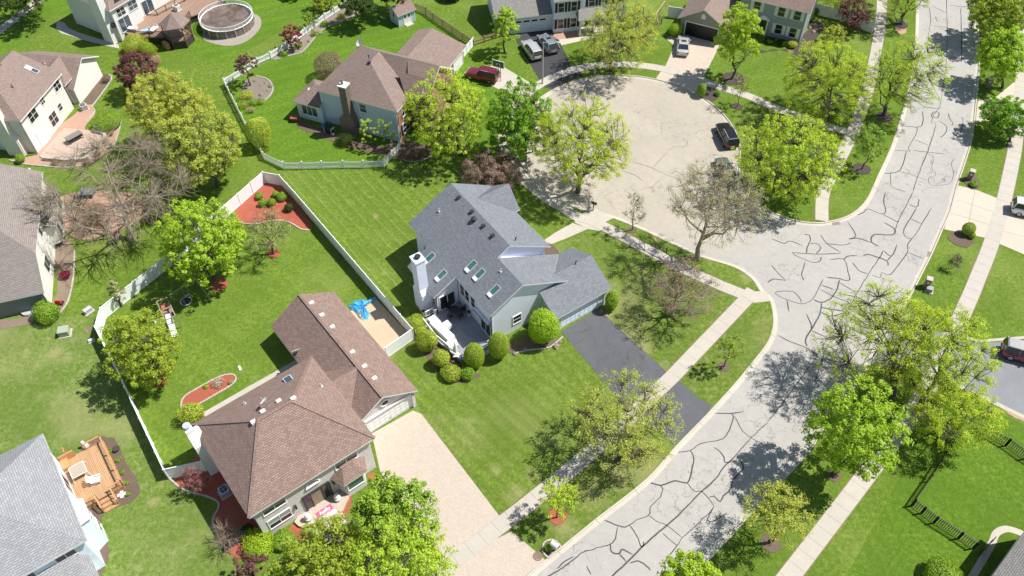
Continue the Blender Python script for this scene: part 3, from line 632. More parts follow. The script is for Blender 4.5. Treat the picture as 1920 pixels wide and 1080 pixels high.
# ---- planting beds
def bed(name, pts, mat, z=.05, sm=2, edge=None, ew=.16, eh=.11, closed=True):
    w = [p.to_2d() for p in GS(pts)]; w = smooth_poly(w, sm) if sm else w
    rj = random.Random(len(pts)); jit = .0 if edge else .07
    if sm and jit: w = [q + Vector((rj.uniform(-jit, jit), rj.uniform(-jit, jit))) for a_, b_ in zip(w, w[1:] + w[:1]) for q in (a_, a_.lerp(b_, .33), a_.lerp(b_, .67))]
    o = sheet(name, w, z, M[mat], th=.05 + z)
    if edge:
        e = MB(); pl = w if edge is True else smooth_poly([p.to_2d() for p in GS(edge)], 3, False)
        if edge is True: pl = pl + [pl[0]]
        acc = []; rr = random.Random(3)
        for i in range(len(pl) - 1):
            n = max(1, round((pl[i + 1] - pl[i]).length / .3))
            for k in range(n): acc.append(pl[i].lerp(pl[i + 1], k / n))
        acc.append(pl[-1])
        for i in range(len(acc) - 1):
            d = acc[i + 1] - acc[i]
            if d.length < .03: continue
            a_ = acc[i] + d * .04; b_ = acc[i] + d * .96; hh = eh * rr.uniform(.8, 1.15)
            e.bar((a_.x, a_.y, hh / 2), (b_.x, b_.y, hh / 2), ew * rr.uniform(.85, 1.1), hh)
        e.build('stone_edging', M['stone'], o)
    return o
bed('mulch_bed_fence_corner', [(440, 398), (468, 368), (497, 343), (522, 346), (548, 375), (583, 418), (580, 432), (555, 425), (530, 414), (505, 415), (480, 421), (455, 419), (441, 414)], 'redmulch', .04, edge=[(583, 432), (565, 430), (548, 420), (530, 414), (505, 415), (480, 421), (455, 419), (441, 414)])
bed('mulch_bed_oval', [(340, 762), (345, 745), (365, 732), (395, 715), (420, 704), (438, 703), (443, 712), (432, 724), (405, 740), (375, 757), (350, 770)], 'redmulch', .04, edge=True)
def ring(name, px, py, r, mat='redmulch', z=.045):
    c = G(px, py); rr = random.Random(int(px)); n = 18
    sheet(name, [(c.x + math.cos(t) * r * rr.uniform(.88, 1.1), c.y + math.sin(t) * r * rr.uniform(.88, 1.1)) for t in [k * 2 * math.pi / n for k in range(n)]], z, M[mat], th=.09)
for px, py, r, m in [(412, 534, .95, 'redmulch'), (513, 476, .75, 'redmulch'), (303, 714, .75, 'redmulch'), (1045, 968, .85, 'redmulch'), (1382, 200, .75, 'dkmulch'), (1657, 220, 1.1, 'dkmulch'), (1616, 317, 1.15, 'dkmulch'), (1563, 890, .7, 'mulch'), (1357, 688, .65, 'mulch'), (1802, 449, 1.35, 'mulch'), (1170, 862, .9, 'mulch'), (1186, 432, .5, 'mulch'), (1690, 47, 1.0, 'dkmulch'), (1445, 1018, .9, 'mulch'), (1375, 148, 1.6, 'dkmulch')]:
    ring('mulch_ring', px, py, r, m)
bed('mulch_bed_side_yard', [(318, 897), (338, 885), (373, 855), (420, 880), (470, 965), (500, 1010), (470, 1050), (425, 1035), (405, 995), (399, 975), (411, 945), (385, 930), (353, 922), (335, 912)], 'redmulch', .035, edge=[(318, 897), (335, 912), (353, 922), (385, 930), (411, 945), (399, 975), (405, 995), (425, 1035)])
bed('mulch_bed_front_left', [(535, 997), (565, 977), (590, 975), (612, 990), (596, 1000), (570, 1010), (548, 1015)], 'redmulch', .033)
bed('mulch_bed_front_mid', [(632, 952), (650, 920), (660, 925), (655, 955), (645, 970), (636, 965)], 'redmulch', .034)
bed('mulch_bed_front_right', [(690, 893), (700, 885), (713, 900), (705, 903), (692, 912)], 'redmulch', .034, sm=0)
bed('mulch_bed_grey_gable', [(945, 650), (985, 632), (1005, 635), (1042, 635), (1050, 640), (1035, 650), (990, 655), (965, 665)], 'mulch', .035, edge=[(962, 664), (990, 657), (1030, 652), (1055, 632)])
bed('mulch_bed_grey_entry', [(1022, 456), (1040, 462), (1048, 475), (1030, 485), (1010, 478)], 'mulch', .035)
bed('mulch_bed_grey_deck', [(775, 600), (800, 605), (870, 690), (905, 700), (880, 715), (840, 712), (775, 640)], 'mulch', .034)
bed('play_sand', [(655, 585), (703, 558), (768, 628), (722, 660)], 'sand', .03, sm=0)
bed('gravel_bed_patio', [(18, 300), (45, 308), (85, 312), (125, 315), (165, 308), (195, 290), (212, 275), (222, 250), (228, 225), (215, 228), (195, 243), (160, 243), (165, 230), (178, 215), (176, 203), (165, 190), (140, 215), (100, 245), (70, 290)], 'gravel', .03, edge=[(18, 300), (45, 308), (85, 312), (125, 315), (165, 308), (195, 290), (212, 275), (222, 250), (228, 225)])
bed('gravel_bed_garage', [(158, 190), (165, 180), (190, 143), (204, 140), (208, 150), (176, 196)], 'mulch', .036, edge=[(204, 140), (209, 150), (176, 196), (172, 200), (178, 210), (162, 230)])
bed('soil_bed_bay_house', [(100, 470), (118, 440), (140, 470), (138, 520), (128, 565), (118, 585), (100, 590), (98, 565), (108, 550), (106, 510)], 'soil', .03, edge=[(140, 470), (138, 520), (128, 565), (112, 588)])
bed('clay_bed', [(100, 375), (150, 360), (200, 358), (260, 365), (272, 390), (250, 420), (200, 440), (150, 450), (120, 430), (105, 400)], 'gravel', .032)
bed('soil_bed_bay_house_lower', [(-20, 605), (30, 598), (62, 590), (62, 606), (20, 614), (-20, 622)], 'soil', .031)
bed('rock_garden', [(455, 165), (462, 150), (480, 143), (500, 148), (512, 162), (508, 178), (495, 190), (480, 196), (462, 200), (448, 195), (452, 180)], 'rocks', .035, edge=[(480, 143), (500, 148), (512, 162), (508, 178), (495, 190)])
bed('planting_bed_back_fence', [(512, 108), (535, 95), (560, 78), (590, 50), (620, 28), (650, 12), (672, 22), (650, 38), (622, 48), (600, 60), (583, 80), (566, 98), (540, 106), (515, 112)], 'rocks', .036, edge=[(515, 112), (540, 106), (566, 98), (583, 80), (600, 60), (622, 48), (650, 38), (672, 24)])
bed('mulch_bed_shrubs', [(722, 270), (748, 262), (790, 270), (815, 282), (800, 300), (770, 303), (745, 296)], 'mulch', .034, edge=[(818, 278), (800, 298), (770, 303), (745, 296)])
bed('mulch_bed_blue_wall', [(560, 225), (600, 240), (660, 260), (740, 283), (750, 292), (720, 292), (650, 275), (590, 252), (560, 240)], 'mulch', .033)
bed('mulch_bed_court_house', [(1420, 92), (1440, 96), (1475, 92), (1490, 80), (1512, 60), (1530, 38), (1545, 50), (1530, 75), (1522, 105), (1505, 110), (1485, 100), (1450, 92), (1430, 100)], 'dkmulch', .035)
bed('mulch_bed_mailbox', [(1308, 172), (1318, 160), (1345, 168), (1350, 178), (1338, 190), (1315, 182)], 'dkmulch', .036)
bed('mulch_bed_north_house', [(1040, 62), (1082, 58), (1084, 68), (1044, 74)], 'gravel', .032)
bed('mulch_bed_white_deck', [(148, 862), (165, 830), (175, 820), (215, 822), (228, 850), (245, 880), (262, 910), (255, 935), (225, 950), (200, 955), (190, 980), (205, 1030), (190, 1080), (160, 1075), (170, 1000), (165, 960)], 'mulch', .033)
bed('soil_patch_fence', [(1868, 742), (1900, 760), (1930, 775), (1930, 795), (1890, 775), (1865, 752)], 'gravel', .016)
sheet('garden_path', strip(smooth_poly([p.to_2d() for p in GS([(1925, 1005), (1905, 996), (1885, 992), (1868, 1000), (1860, 1018), (1845, 1045), (1815, 1095)])], 4, False), .6), .028, M['conc'])
bed('mailbox_planter', [(1018, 1030), (1020, 1018), (1034, 1012), (1046, 1018), (1051, 1028), (1035, 1040), (1028, 1046), (1018, 1036)], 'mulch', .04, edge=True, ew=.14)
bed('stone_path_ac', [(107, 40), (105, 52), (114, 62), (150, 73), (200, 86), (224, 91), (222, 84), (150, 62), (128, 52), (120, 42)], 'conc', .022, sm=0)
sheet('concrete_path_brick_house', strip(GS([(383, 779), (470, 729), (527, 697), (560, 678)]), .75), .024, M['conc'], th=.05)
sheet('curb_pool', smooth_poly([G(*p).to_2d() for p in [(395, 80), (425, 86), (455, 81), (478, 65), (490, 46), (482, 28), (440, 24), (390, 45), (380, 70)]], 3), .022, M['conc_old'])
bed('mulch_bed_mail_pillar', [(1806, 340), (1815, 325), (1830, 333), (1838, 350), (1822, 356)], 'mulch', .034)
bed('patch_top_right', [(1680, 40), (1700, 40), (1698, 62), (1682, 62)], 'gravel', .012)
# ================================================================= HOUSES
class House:
    def __init__(s, name, label, cat, ox, oy, head, group=None):
        s.h = R(head); s.o = Vector((ox, oy)); s.root = empty(name, (ox, oy, 0), s.h, label, cat, group)
        s.ca, s.sa = math.cos(s.h), math.sin(s.h)
    def loc(s, px, py, z):
        p = G(px, py, z).to_2d() - s.o; return (p.x * s.ca + p.y * s.sa, -p.x * s.sa + p.y * s.ca)
    def on(s, px, py, f, z=5.0):
        for _ in range(40):
            x, y = s.loc(px, py, z); z = z * .5 + f(x, y) * .5
        return x, y, z
    def mb(s, name, mats, fn, parent=None, **k):
        b = MB(); fn(b); return b.build(name, mats, parent or s.root, **k)
    def wp(s, x, y, z=0): return Vector((s.o.x + x * s.ca - y * s.sa, s.o.y + x * s.sa + y * s.ca, z))
def tf(axis, at):
    """(u, z, out) -> local coordinates for a wall plane"""
    if axis == '+x': return lambda u, z, o: (at + o, u, z)
    if axis == '-x': return lambda u, z, o: (at - o, u, z)
    if axis == '+y': return lambda u, z, o: (u, at + o, z)
    return lambda u, z, o: (u, at - o, z)
def wbox(b, T, u0, u1, z0, z1, o0, o1, mi=0):
    p, q = T(u0, z0, o0), T(u1, z1, o1); b.box(p[0], q[0], p[1], q[1], p[2], q[2], mi)
def win(H, axis, at, u, z, w, h, nv=2, nh=1, shut=None, glass='glass', frame='trim', name='window', fr=.08, blind=False, parent=None):
    T = tf(axis, at); b = MB(); u0, u1, z0, z1 = u - w / 2, u + w / 2, z - h / 2, z + h / 2
    wbox(b, T, u0 - fr, u1 + fr, z1, z1 + fr, 0, .07); wbox(b, T, u0 - fr, u1 + fr, z0 - fr, z0, 0, .09)
    wbox(b, T, u0 - fr, u0, z0, z1, 0, .065); wbox(b, T, u1, u1 + fr, z0, z1, 0, .065)
    for i in range(1, nv): c = u0 + w * i / nv; wbox(b, T, c - .03, c + .03, z0, z1, .012, .055)
    for i in range(1, nh): c = z0 + h * i / nh; wbox(b, T, u0, u1, c - .022, c + .022, .012, .05)
    f = b.build(name, M[frame], parent or H.root)
    g = MB(); wbox(g, T, u0, u1, z0, z1, .004, .03); g.build('pane', M[glass], f)
    if blind:
        g = MB(); wbox(g, T, u0 + .02, u1 - .02, z0 + h * .55, z1 - .02, .031, .036); g.build('blind', M['blind'], f)
    if shut:
        for c in (u0 - fr - .22, u1 + fr + .22):
            g = MB(); wbox(g, T, c - .19, c + .19, z0 - .05, z1 + .05, .002, .045)
            for k in range(6): zz = z0 + h * (k + .5) / 6; wbox(g, T, c - .14, c + .14, zz - .02, zz + .02, .045, .058)
            g.build('shutter', M[shut], f)
    return f
def gdoor(H, axis, at, u, w, h=2.13, mat='white', frame='trim', lites=0, rows=4, cols=8, open_=False, name='garage_door'):
    T = tf(axis, at); b = MB()
    wbox(b, T, u - w / 2 - .14, u - w / 2, 0, h, 0, .08); wbox(b, T, u + w / 2, u + w / 2 + .14, 0, h, 0, .08); wbox(b, T, u - w / 2 - .14, u + w / 2 + .14, h, h + .16, 0, .09)
    f = b.build('door_frame', M[frame], H.root); g = MB()
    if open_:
        wbox(g, T, u - w / 2, u + w / 2, .01, h, .002, .02); g.build('dark_opening_panel', M['black'], H.root); return f  # flat black panel painted in for the unlit garage interior
    wbox(g, T, u - w / 2, u + w / 2, .02, h, .002, .03)
    for r_ in range(rows):
        for c in range(cols):
            z0 = .05 + r_ * (h - .07) / rows; u0 = u - w / 2 + c * w / cols
            wbox(g, T, u0 + .06, u0 + w / cols - .06, z0 + .06, z0 + (h - .07) / rows - .06, .03, .045)
    d = g.build(name, M[mat], H.root)
    if lites:
        for k in range(lites):
            g = MB(); c = u - w / 2 + (k + .5) * w / lites; z1 = .05 + (rows - .5) * (h - .07) / rows; wbox(g, T, c - w / lites * .36, c + w / lites * .36, z1 - .13, z1 + .13, .045, .06); g.build('pane', M['glass'], d)
    g = MB(); wbox(g, T, u - .12, u + .12, .5, .56, .045, .08); g.build('handle', M['grey'], d)
    return d
def vent(H, roof, px, py, f, kind='box'):
    x, y, z = H.on(px, py, f); b = MB()
    if kind == 'box': b.box(x - .16, x + .16, y - .16, y + .16, z - .2, z + .15, 0); b.box(x - .2, x + .2, y - .2, y + .2, z + .15, z + .2, 0); m = 'dark'
    elif kind == 'lbox': b.box(x - .17, x + .17, y - .22, y + .22, z - .2, z + .16, 0); m = 'trim'
    elif kind == 'pipe': b.tube([(x, y, z - .2), (x, y, z + .4)], .055, 8); b.box(x - .16, x + .16, y - .16, y + .16, z - .15, z + .03); m = 'lgrey'
    elif kind == 'dkpipe': b.tube([(x, y, z - .2), (x, y, z + .4), (x + .05, y + .12, z + .46)], .06, 8); m = 'dark'
    elif kind == 'turbine': b.tube([(x, y, z - .2), (x, y, z + .2)], .2, 12); b.tube([(x, y, z + .2), (x, y, z + .26), (x, y, z + .38), (x, y, z + .44)], [.22, .32, .28, .06], 14); m = 'dark'
    elif kind == 'cap': b.tube([(x, y, z - .3), (x, y, z + .55)], .13, 10); b.tube([(x, y, z + .55), (x, y, z + .62), (x, y, z + .7)], [.24, .26, .03], 10); m = 'lgrey'
    b.build('roof_vent', M[m], roof)
def dish(H, x, y, z, label, head, r=.42, mast=.7, mat='trim'):
    """satellite dish: elliptical shallow bowl on a bent mast; head = aim in the house frame"""
    w = H.wp(x, y, z); t = empty('satellite_dish', w, H.h + head, label, 'satellite dish')
    b = MB(); b.tube([(0, 0, 0), (0, 0, mast * .6), (.12, 0, mast)], .03, 6); b.box(-.12, .12, -.12, .12, -.03, .02); b.build('mast', M['grey'], t)
    b = MB(); n = 20; c = Vector((.16, 0, mast + .05)); ax = Vector((.75, 0, .66)).normalized(); s1 = Vector((0, 1, 0)); s2 = ax.cross(s1)
    V = []; F = []
    for k, (rr, dd) in enumerate([(0, 0), (.35, .02), (.7, .07), (1, .15)]):
        for i in range(n): a = 2 * math.pi * i / n; V.append(c + (s1 * math.cos(a) * r * rr) + s2 * (math.sin(a) * r * 1.12 * rr) + ax * (dd * r / .42))
    for k in range(3):
        for i in range(n): F.append((k * n + i, k * n + (i + 1) % n, (k + 1) * n + (i + 1) % n, (k + 1) * n + i))
    b.raw(V, F); b.raw([v - ax * .015 for v in V], [tuple(reversed(f)) for f in F]); b.build('reflector', M[mat], t, smooth=True)
    b = MB(); e = c + ax * (r * 1.05); b.bar(c - s2 * r, e, .025); b.bar(e - ax * .08, e + ax * .04, .08); b.build('receiver_arm', M['grey'], t)
    return t
def downspout(b, x, y, z0, z1, mi=0): b.box(x - .05, x + .05, y - .05, y + .05, z0, z1, mi)

# ---------------- 1: grey-roofed house in the centre
H = House('grey_roofed_house', 'pale blue grey two storey house in the centre with a grey shingle roof and skylights', 'house', -6.73, 67.85, -56.0)
f1 = lambda x, y: 8 + .54 * y
f2 = lambda x, y: 8 - .588 * y
f3 = lambda x, y: 7.15 - .533 * (y + 1.57)
def _(b):
    pt = lambda f, *q: [(x, y, f(x, y)) for x, y in q]
    b.slab([pt(f1, (.2, 0), (11.75, 0), (11.75, -1.57), (16.25, -1.57), (16.25, -5.5), (9.85, -5.5), (9.85, -8.3), (4.4, -8.3), (4.4, -5.6), (.2, -5.6)),
            pt(f2, (.2, 0), (11.75, 0), (11.95, 5.1), (.2, 5.1))])
    b.slab([pt(f3, (11.8, -1.57), (16.25, -1.57), (16.25, 4.35), (15.15, 3.21), (11.8, 6.3))])
roof = H.mb('roof', [M['sh_grey'], M['trim']], _)
H.mb('roof', [M['sh_grey'], M['trim']], lambda b: b.slab([[(3.1, 1.45, 7.12), (3.1, 5.75, 7.12), (5.5, 5.6, 5.12), (5.5, 4.9, 5.12)], [(3.1, 1.45, 7.12), (3.1, 5.75, 7.12), (.7, 5.6, 5.12), (.7, 4.9, 5.12)]]))
g1 = lambda x, y: 4.6 - .535 * abs(x - 15.15)
groof = H.mb('garage_roof', [M['sh_grey'], M['trim']], lambda b: b.slab([[(15.15, .8, 4.6), (15.15, 8.15, 4.6), (18.8, 8.15, 2.65), (18.8, .8, 2.65)], [(15.15, 3.21, 4.6), (15.15, 8.15, 4.6), (11.6, 8.15, 2.70), (11.6, 6.5, 2.70)]]))
def _(b):
    b.extr([(-5.1, 0), (4.65, 0), (4.65, 5.05), (0, 7.75), (-5.1, 5.02)], 'x', .65, 11.45)
    b.extr([(-5.098, 0), (4.2, 0), (4.2, 3.85), (-1.57, 6.9), (-5.098, 5.0)], 'x', 11.45, 15.85)
    b.extr([(-7.85, 0), (-5.2, 0), (-5.2, 4.95), (-7.85, 3.5)], 'x', 4.8, 9.45)
    b.extr([(1.1, 0), (5.1, 0), (5.1, 5.25), (3.1, 6.88), (1.1, 5.25)], 'y', 1.6, 5.25)
    b.extr([(12.0, 0), (18.4, 0), (18.4, 2.62), (15.15, 4.38), (12.0, 2.62)], 'y', 1.25, 7.7)
H.mb('wall', M['sid_blue'], _)
def _(b):
    b.box(15.86, 15.93, -5.16, -5.0, 0, 4.95); b.box(15.86, 15.93, 4.05, 4.24, 0, 3.8)
    b.bar((15.88, -5.05, 4.86), (15.88, -1.57, 6.80), .05, .2); b.bar((15.88, -1.57, 6.80), (15.88, 4.1, 3.85), .05, .2)
H.mb('corner_trim', M['trim'], _)
for q in ((18.42, 18.47, 1.2, 1.5, 0, 2.6), (18.42, 18.47, 7.5, 7.75, 0, 2.6), (9.47, 9.52, -7.9, -7.75, 0, 3.4)): H.mb('corner_trim', M['trim'], lambda b: b.box(*q))
for q in ((15.95, 16.05, -5.3, -5.2, .3, 4.9), (9.55, 9.63, -7.95, -7.87, .3, 3.4)): H.mb('downspout', M['dark'], lambda b: b.box(*q))
gdoor(H, '+x', 18.4, 4.27, 4.8, mat='sid_vwhite', lites=0)
win(H, '+x', 15.85, -2.0, 1.75, .95, 1.15, 1, 2)
win(H, '+x', 9.45, -6.55, 1.55, 1.75, 2.0, 2, 1, name='patio_door')
win(H, '-y', -5.098, 14.7, 1.55, 1.75, 2.0, 2, 1, name='patio_door')
for u in (10.3, 11.4, 12.4): win(H, '-y', -5.1 if u < 11.45 else -5.098, u if u != 11.4 else 11.25, 3.1, .75, 1.5, 1, 2)
win(H, '-y', -7.85, 8.9, 1.9, .8, 1.4, 1, 2)
win(H, '-y', -5.1, 2.9, 2.4, .9, 1.3, 1, 2)
win(H, '+y', 5.25, 3.1, 3.6, 1.5, 1.3); win(H, '+y', 4.65, 8.2, 3.7, 1.3, 1.2); win(H, '+y', 4.65, 8.2, 1.4, 1.6, 1.4)
H.mb('front_door', M['dark'], lambda b: b.box(10.0, 11.0, 4.65, 4.72, 0, 2.1))
for px, py in [(740 + 457 / 3.176, 320 + 570 / 3.176), (740 + 505 / 3.176, 320 + 620 / 3.176), (740 + 593 / 3.176, 320 + 717 / 3.176), (740 + 279 / 3.176, 320 + 625 / 3.176), (740 + 209 / 3.176, 320 + 522 / 3.176)]:
    x, y, z = H.on(px, py, f1); n = Vector((0, -.475, .88)); t = Vector((0, .88, .475)); b = MB(); c = Vector((x, y, z)) - t * .05
    w_, l_ = .3, .68
    for (a0, a1, c0, c1) in ((-w_ - .07, -w_, -l_, l_), (w_, w_ + .07, -l_, l_), (-w_, w_, l_, l_ + .07), (-w_, w_, -l_ - .07, -l_)):
        q = [c + Vector((u, 0, 0)) + t * v + n * o for o in (-.05, .12) for u, v in ((a0, c0), (a1, c0), (a1, c1), (a0, c1))]
        b.raw(q, [(0, 3, 2, 1), (4, 5, 6, 7), (0, 1, 5, 4), (1, 2, 6, 5), (2, 3, 7, 6), (3, 0, 4, 7)])
    s = b.build('skylight', M['lgrey'], H.root); b = MB(); q = [c + Vector((u, 0, 0)) + t * v + n * .07 for u, v in ((-w_, -l_), (w_, -l_), (w_, l_), (-w_, l_))]; b.poly(q); b.build('pane', M['glass_green'], s)
    b = MB(); q = [c + Vector((u, 0, 0)) + t * v + n * o for o in (.072, .078) for u, v in ((-w_, -l_), (w_, -l_), (w_, -l_ + .35), (-w_, -l_ + .35))]
    b.raw(q, [(4, 5, 6, 7), (0, 1, 5, 4), (1, 2, 6, 5), (2, 3, 7, 6), (3, 0, 4, 7)]); b.build('shade', M['trim'], s)
S = 3.176
for x, y, k in [(382, 163, 'box'), (460, 247, 'box'), (530, 331, 'box'), (584, 390, 'box'), (472, 297, 'turbine'), (266, 240, 'pipe'), (633, 598, 'pipe')]: vent(H, roof, 740 + x / S, 320 + y / S, f1, k)
vent(H, roof, 740 + 720 / S, 320 + 415 / S, f2, 'dkpipe'); vent(H, groof, 740 + 1077 / S, 320 + 556 / S, g1, 'dkpipe')
def _(b):
    b.extr([(6.75, 0), (8.65, 0), (8.65, 3.0), (8.3, 3.6), (7.15, 3.6), (6.75, 3.0)], 'y', -9.05, -7.86); b.box(7.15, 8.3, -9.05, -8.0, 3.6, 7.7)
    b.box(7.08, 8.37, -9.12, -7.93, 7.7, 7.85)
ch = H.mb('chimney', M['sid_blue'], _)
H.mb('chimney_cap', M['dark'], lambda b: b.tube([(7.72, -8.5, 7.85), (7.72, -8.5, 8.05), (7.72, -8.5, 8.08), (7.72, -8.5, 8.16)], [.22, .22, .34, .3], 14), ch)
H.mb('awning', [M['sid_vwhite'], M['dark']], lambda b: (b.box(12.9, 15.6, -5.45, -5.13, 2.85, 3.0), b.box(12.9, 15.6, -5.5, -5.13, 2.76, 2.85, 1)))
H1H = H
# ---------------- 2: brick house with brown roof, lower left of centre
H = House('brick_house', 'whitewashed brick house with brown hip roof and long garage wing by tan paver driveway', 'house', -19.1, 46.51, -52.35)
rm = lambda x, y: min(5.3 + .571 * x, 5.3 + .571 * (11.35 - x), 5.3 - .727 * y, 5.3 + .70 * (12.15 + y))
rid_a, rid_b = (5.65, -4.4, 8.5), (5.6, -7.55, 8.5)
A, B_, C_, D_ = (0, 0, 5.3), (11.35, 0, 5.3), (11.35, -12.15, 5.3), (0, -12.15, 5.3)
roof = H.mb('roof', [M['sh_brown'], M['trim']], lambda b: b.slab([[A, B_, rid_a], [B_, C_, rid_b, rid_a], [C_, D_, rid_b], [D_, A, rid_a, rid_b]]))
wl = lambda x, y: 5 - .62 * (2.85 - y) if y < 2.85 else 5 - .63 * (y - 2.85)
def _(b):
    q = lambda *P: [(x, y, wl(x, y)) for x, y in P]
    b.slab([q((-7.9, 2.85), (7.95, 2.85), (7.95, -.46), (.15, -.46), (.15, -.9), (-7.9, -.9)), q((-7.9, 2.85), (7.95, 2.85), (7.95, 6.5), (-7.9, 6.5))])
wroof = H.mb('wing_roof', [M['sh_brown'], M['trim']], _)
H.mb('wing_roof', [M['sh_brown'], M['trim']], lambda b: b.slab([[(3.6, 2.95, 5.02), (3.6, -.46, 5.02), (.25, -.46, 2.97)], [(3.6, 2.95, 5.02), (3.6, -.46, 5.02), (6.95, -.46, 2.97)]], th=.1))
def _(b):
    # ridge and hip caps
    for p, q in [(rid_a, rid_b), (A, rid_a), (B_, rid_a), (C_, rid_b), (D_, rid_b), ((-7.9, 2.85, 5), (7.95, 2.85, 5))]:
        p, q = Vector(p) + Vector((0, 0, .02)), Vector(q) + Vector((0, 0, .02)); b.bar(p, q, .26, .05)
H.mb('ridge_cap', M['sh_brown'], _, roof)
def _(b):
    b.box(.45, 10.95, -11.7, -.46, 0, 5.22); b.extr([(-.45, 0), (6.05, 0), (6.05, 2.78), (2.85, 4.78), (-.45, 2.78)], 'x', -7.5, 7.5)
    b.box(7.5, 7.75, .35, .75, 0, 2.1); b.box(7.5, 7.75, 5.85, 6.2, 0, 2.1); b.box(7.5, 7.72, .7, 5.9, 2.3, 2.42)
    b.prism([(10.9, -4.35), (12.0, -3.95), (12.0, -2.1), (10.9, -1.6)], 0, 2.75)
H.mb('wall', M['whitebrick'], _)
H.mb('bay_roof', [M['sh_brown'], M['trim']], lambda b: b.slab([[(10.93, -4.8, 2.85), (12.35, -4.2, 2.85), (11.3, -3.6, 3.7), (10.93, -3.7, 3.75)], [(12.35, -4.2, 2.85), (12.35, -1.85, 2.85), (11.3, -2.5, 3.7), (11.3, -3.6, 3.7)], [(12.35, -1.85, 2.85), (10.93, -1.2, 2.85), (10.93, -2.3, 3.75), (11.3, -2.5, 3.7)], [(10.93, -3.7, 3.75), (11.3, -3.6, 3.7), (11.3, -2.5, 3.7), (10.93, -2.3, 3.75)]], th=.12))
win(H, '+x', 12.0, -3.02, 1.75, 1.5, 1.35, 1, 1, glass='glass_green', fr=.12)
gdoor(H, '+x', 7.5, 3.35, 4.7, 2.15, rows=4, cols=8)
for u, z, w_, h_ in [(-9.95, 1.75, 2.0, 1.35), (-9.95, 4.15, 2.0, 1.1), (-2.95, 4.15, 2.1, 1.1)]: win(H, '+x', 10.95, u, z, w_, h_, 2, 2, fr=.11, blind=True)
for u in (-9.9, -2.2): win(H, '-y', -11.7, 8.5 if u == -9.9 else 4.5, 1.7, 1.2, 1.4)
win(H, '-x', .45, -4.5, 1.7, 1.6, 1.4); win(H, '-x', .45, -8.5, 4.1, 1.3, 1.2)
win(H, '+y', 6.05, -3, 1.7, 1.3, 1.2)
def _(b):
    n = 10; c = -6.35
    for k in range(n):
        a0, a1 = math.pi * k / n, math.pi * (k + 1) / n
        b.bar((11.0, c + math.cos(a0) * .62, 3.75 + math.sin(a0) * .62), (11.0, c + math.cos(a1) * .62, 3.75 + math.sin(a1) * .62), .1, .12, up=(1, 0, 0))
    b.box(10.96, 11.12, c - .7, c + .7, 3.62, 3.75)
aw = H.mb('arched_window', M['trim'], _)
H.mb('pane', M['glass'], lambda b: b.raw([(10.975, -6.35 + math.cos(math.pi * k / 10) * .6, 3.75 + math.sin(math.pi * k / 10) * .6) for k in range(11)], [tuple(range(11))]), aw)
def _(b):
    b.box(10.96, 11.08, -7.65, -7.5, .3, 2.75); b.box(10.96, 11.08, -5.15, -5.0, .3, 2.75); b.box(10.96, 11.1, -7.65, -5.0, 2.62, 2.77); b.box(10.96, 11.05, -6.95, -6.85, .3, 2.62); b.box(10.96, 11.05, -5.85, -5.75, .3, 2.62)
dfr = H.mb('front_door', [M['dark'], M['wood']], lambda b: (_(b), b.box(10.955, 11.0, -6.85, -5.85, .3, 2.62, 1)))
for u in (-7.22, -5.45): H.mb('side_light', M['glass'], lambda b: b.box(10.96, 10.99, u - .24, u + .24, .35, 2.6), dfr)
for q in ((-8.5, -8.32), (-4.72, -4.56)): H.mb('wall_lamp', M['dark'], lambda b: b.box(10.95, 11.2, q[0], q[1], 1.9, 2.35))
def _(b):
    n = 16
    for k in range(n):
        a0, a1 = 2 * math.pi * k / n, 2 * math.pi * (k + 1) / n
        b.bar((7.58, 3.1 + math.cos(a0) * .45, 3.35 + math.sin(a0) * .4), (7.58, 3.1 + math.cos(a1) * .45, 3.35 + math.sin(a1) * .4), .12, .1, up=(1, 0, 0))
gv = H.mb('gable_vent', M['trim'], _)
H.mb('louvre', M['dark'], lambda b: b.raw([(7.515, 3.1 + math.cos(2 * math.pi * k / 12) * .42, 3.35 + math.sin(2 * math.pi * k / 12) * .37) for k in range(12)], [tuple(range(12))]), gv)
ch = H.mb('chimney', M['sid_cream'], lambda b: (b.box(.6, 2.3, -12.9, -11.71, 0, 4.9), b.extr([(.6, 4.9), (2.3, 4.9), (1.5, 5.6), (.6, 5.6)], 'y', -12.9, -11.71), b.box(.3, 1.2, -12.9, -12.2, 5.6, 6.1)))
H.mb('chimney_cap', M['lgrey'], lambda b: b.tube([(.7, -12.55, 6.1), (.7, -12.55, 6.4), (.7, -12.55, 6.42), (.7, -12.55, 6.5)], [.28, .28, .36, .33], 16), ch)
S = 2.25
for x, y, k in [(473, 467, 'lbox'), (305, 566, 'lbox'), (345, 522, 'lbox'), (412, 478, 'lbox'), (590, 415, 'pipe'), (268, 490, 'pipe')]: vent(H, roof, 340 + x / S, 540 + y / S, rm, k)
for x, y in [(550, 64), (594, 115), (638, 165), (723, 271), (774, 331), (816, 382)]: vent(H, wroof, 340 + x / S, 540 + y / S, wl, 'lbox')
x, y, z = H.on(340 + 452 / S, 540 + 388 / S, rm)
b = MB(); b.box(x - .38, x + .38, y - .38, y + .38, z - .35, z + .14); s = b.build('skylight', M['lgrey'], H.root); b = MB(); b.box(x - .29, x + .29, y - .29, y + .29, z + .14, z + .19); b.build('dome', M['glass_blue'], s)
x, y, z = H.on(340 + 368 / S, 540 + 500 / S, rm); dish(H, x, y, z, 'white dish on the ridge of the brown hip roof beside the roof vents', R(-150), .42)
x, y, z = H.on(340 + 494 / S, 540 + 290 / S, wl); dish(H, x, y, z - .1, 'white dish at the eave of the brown garage wing beside the main roof', R(170), .5)
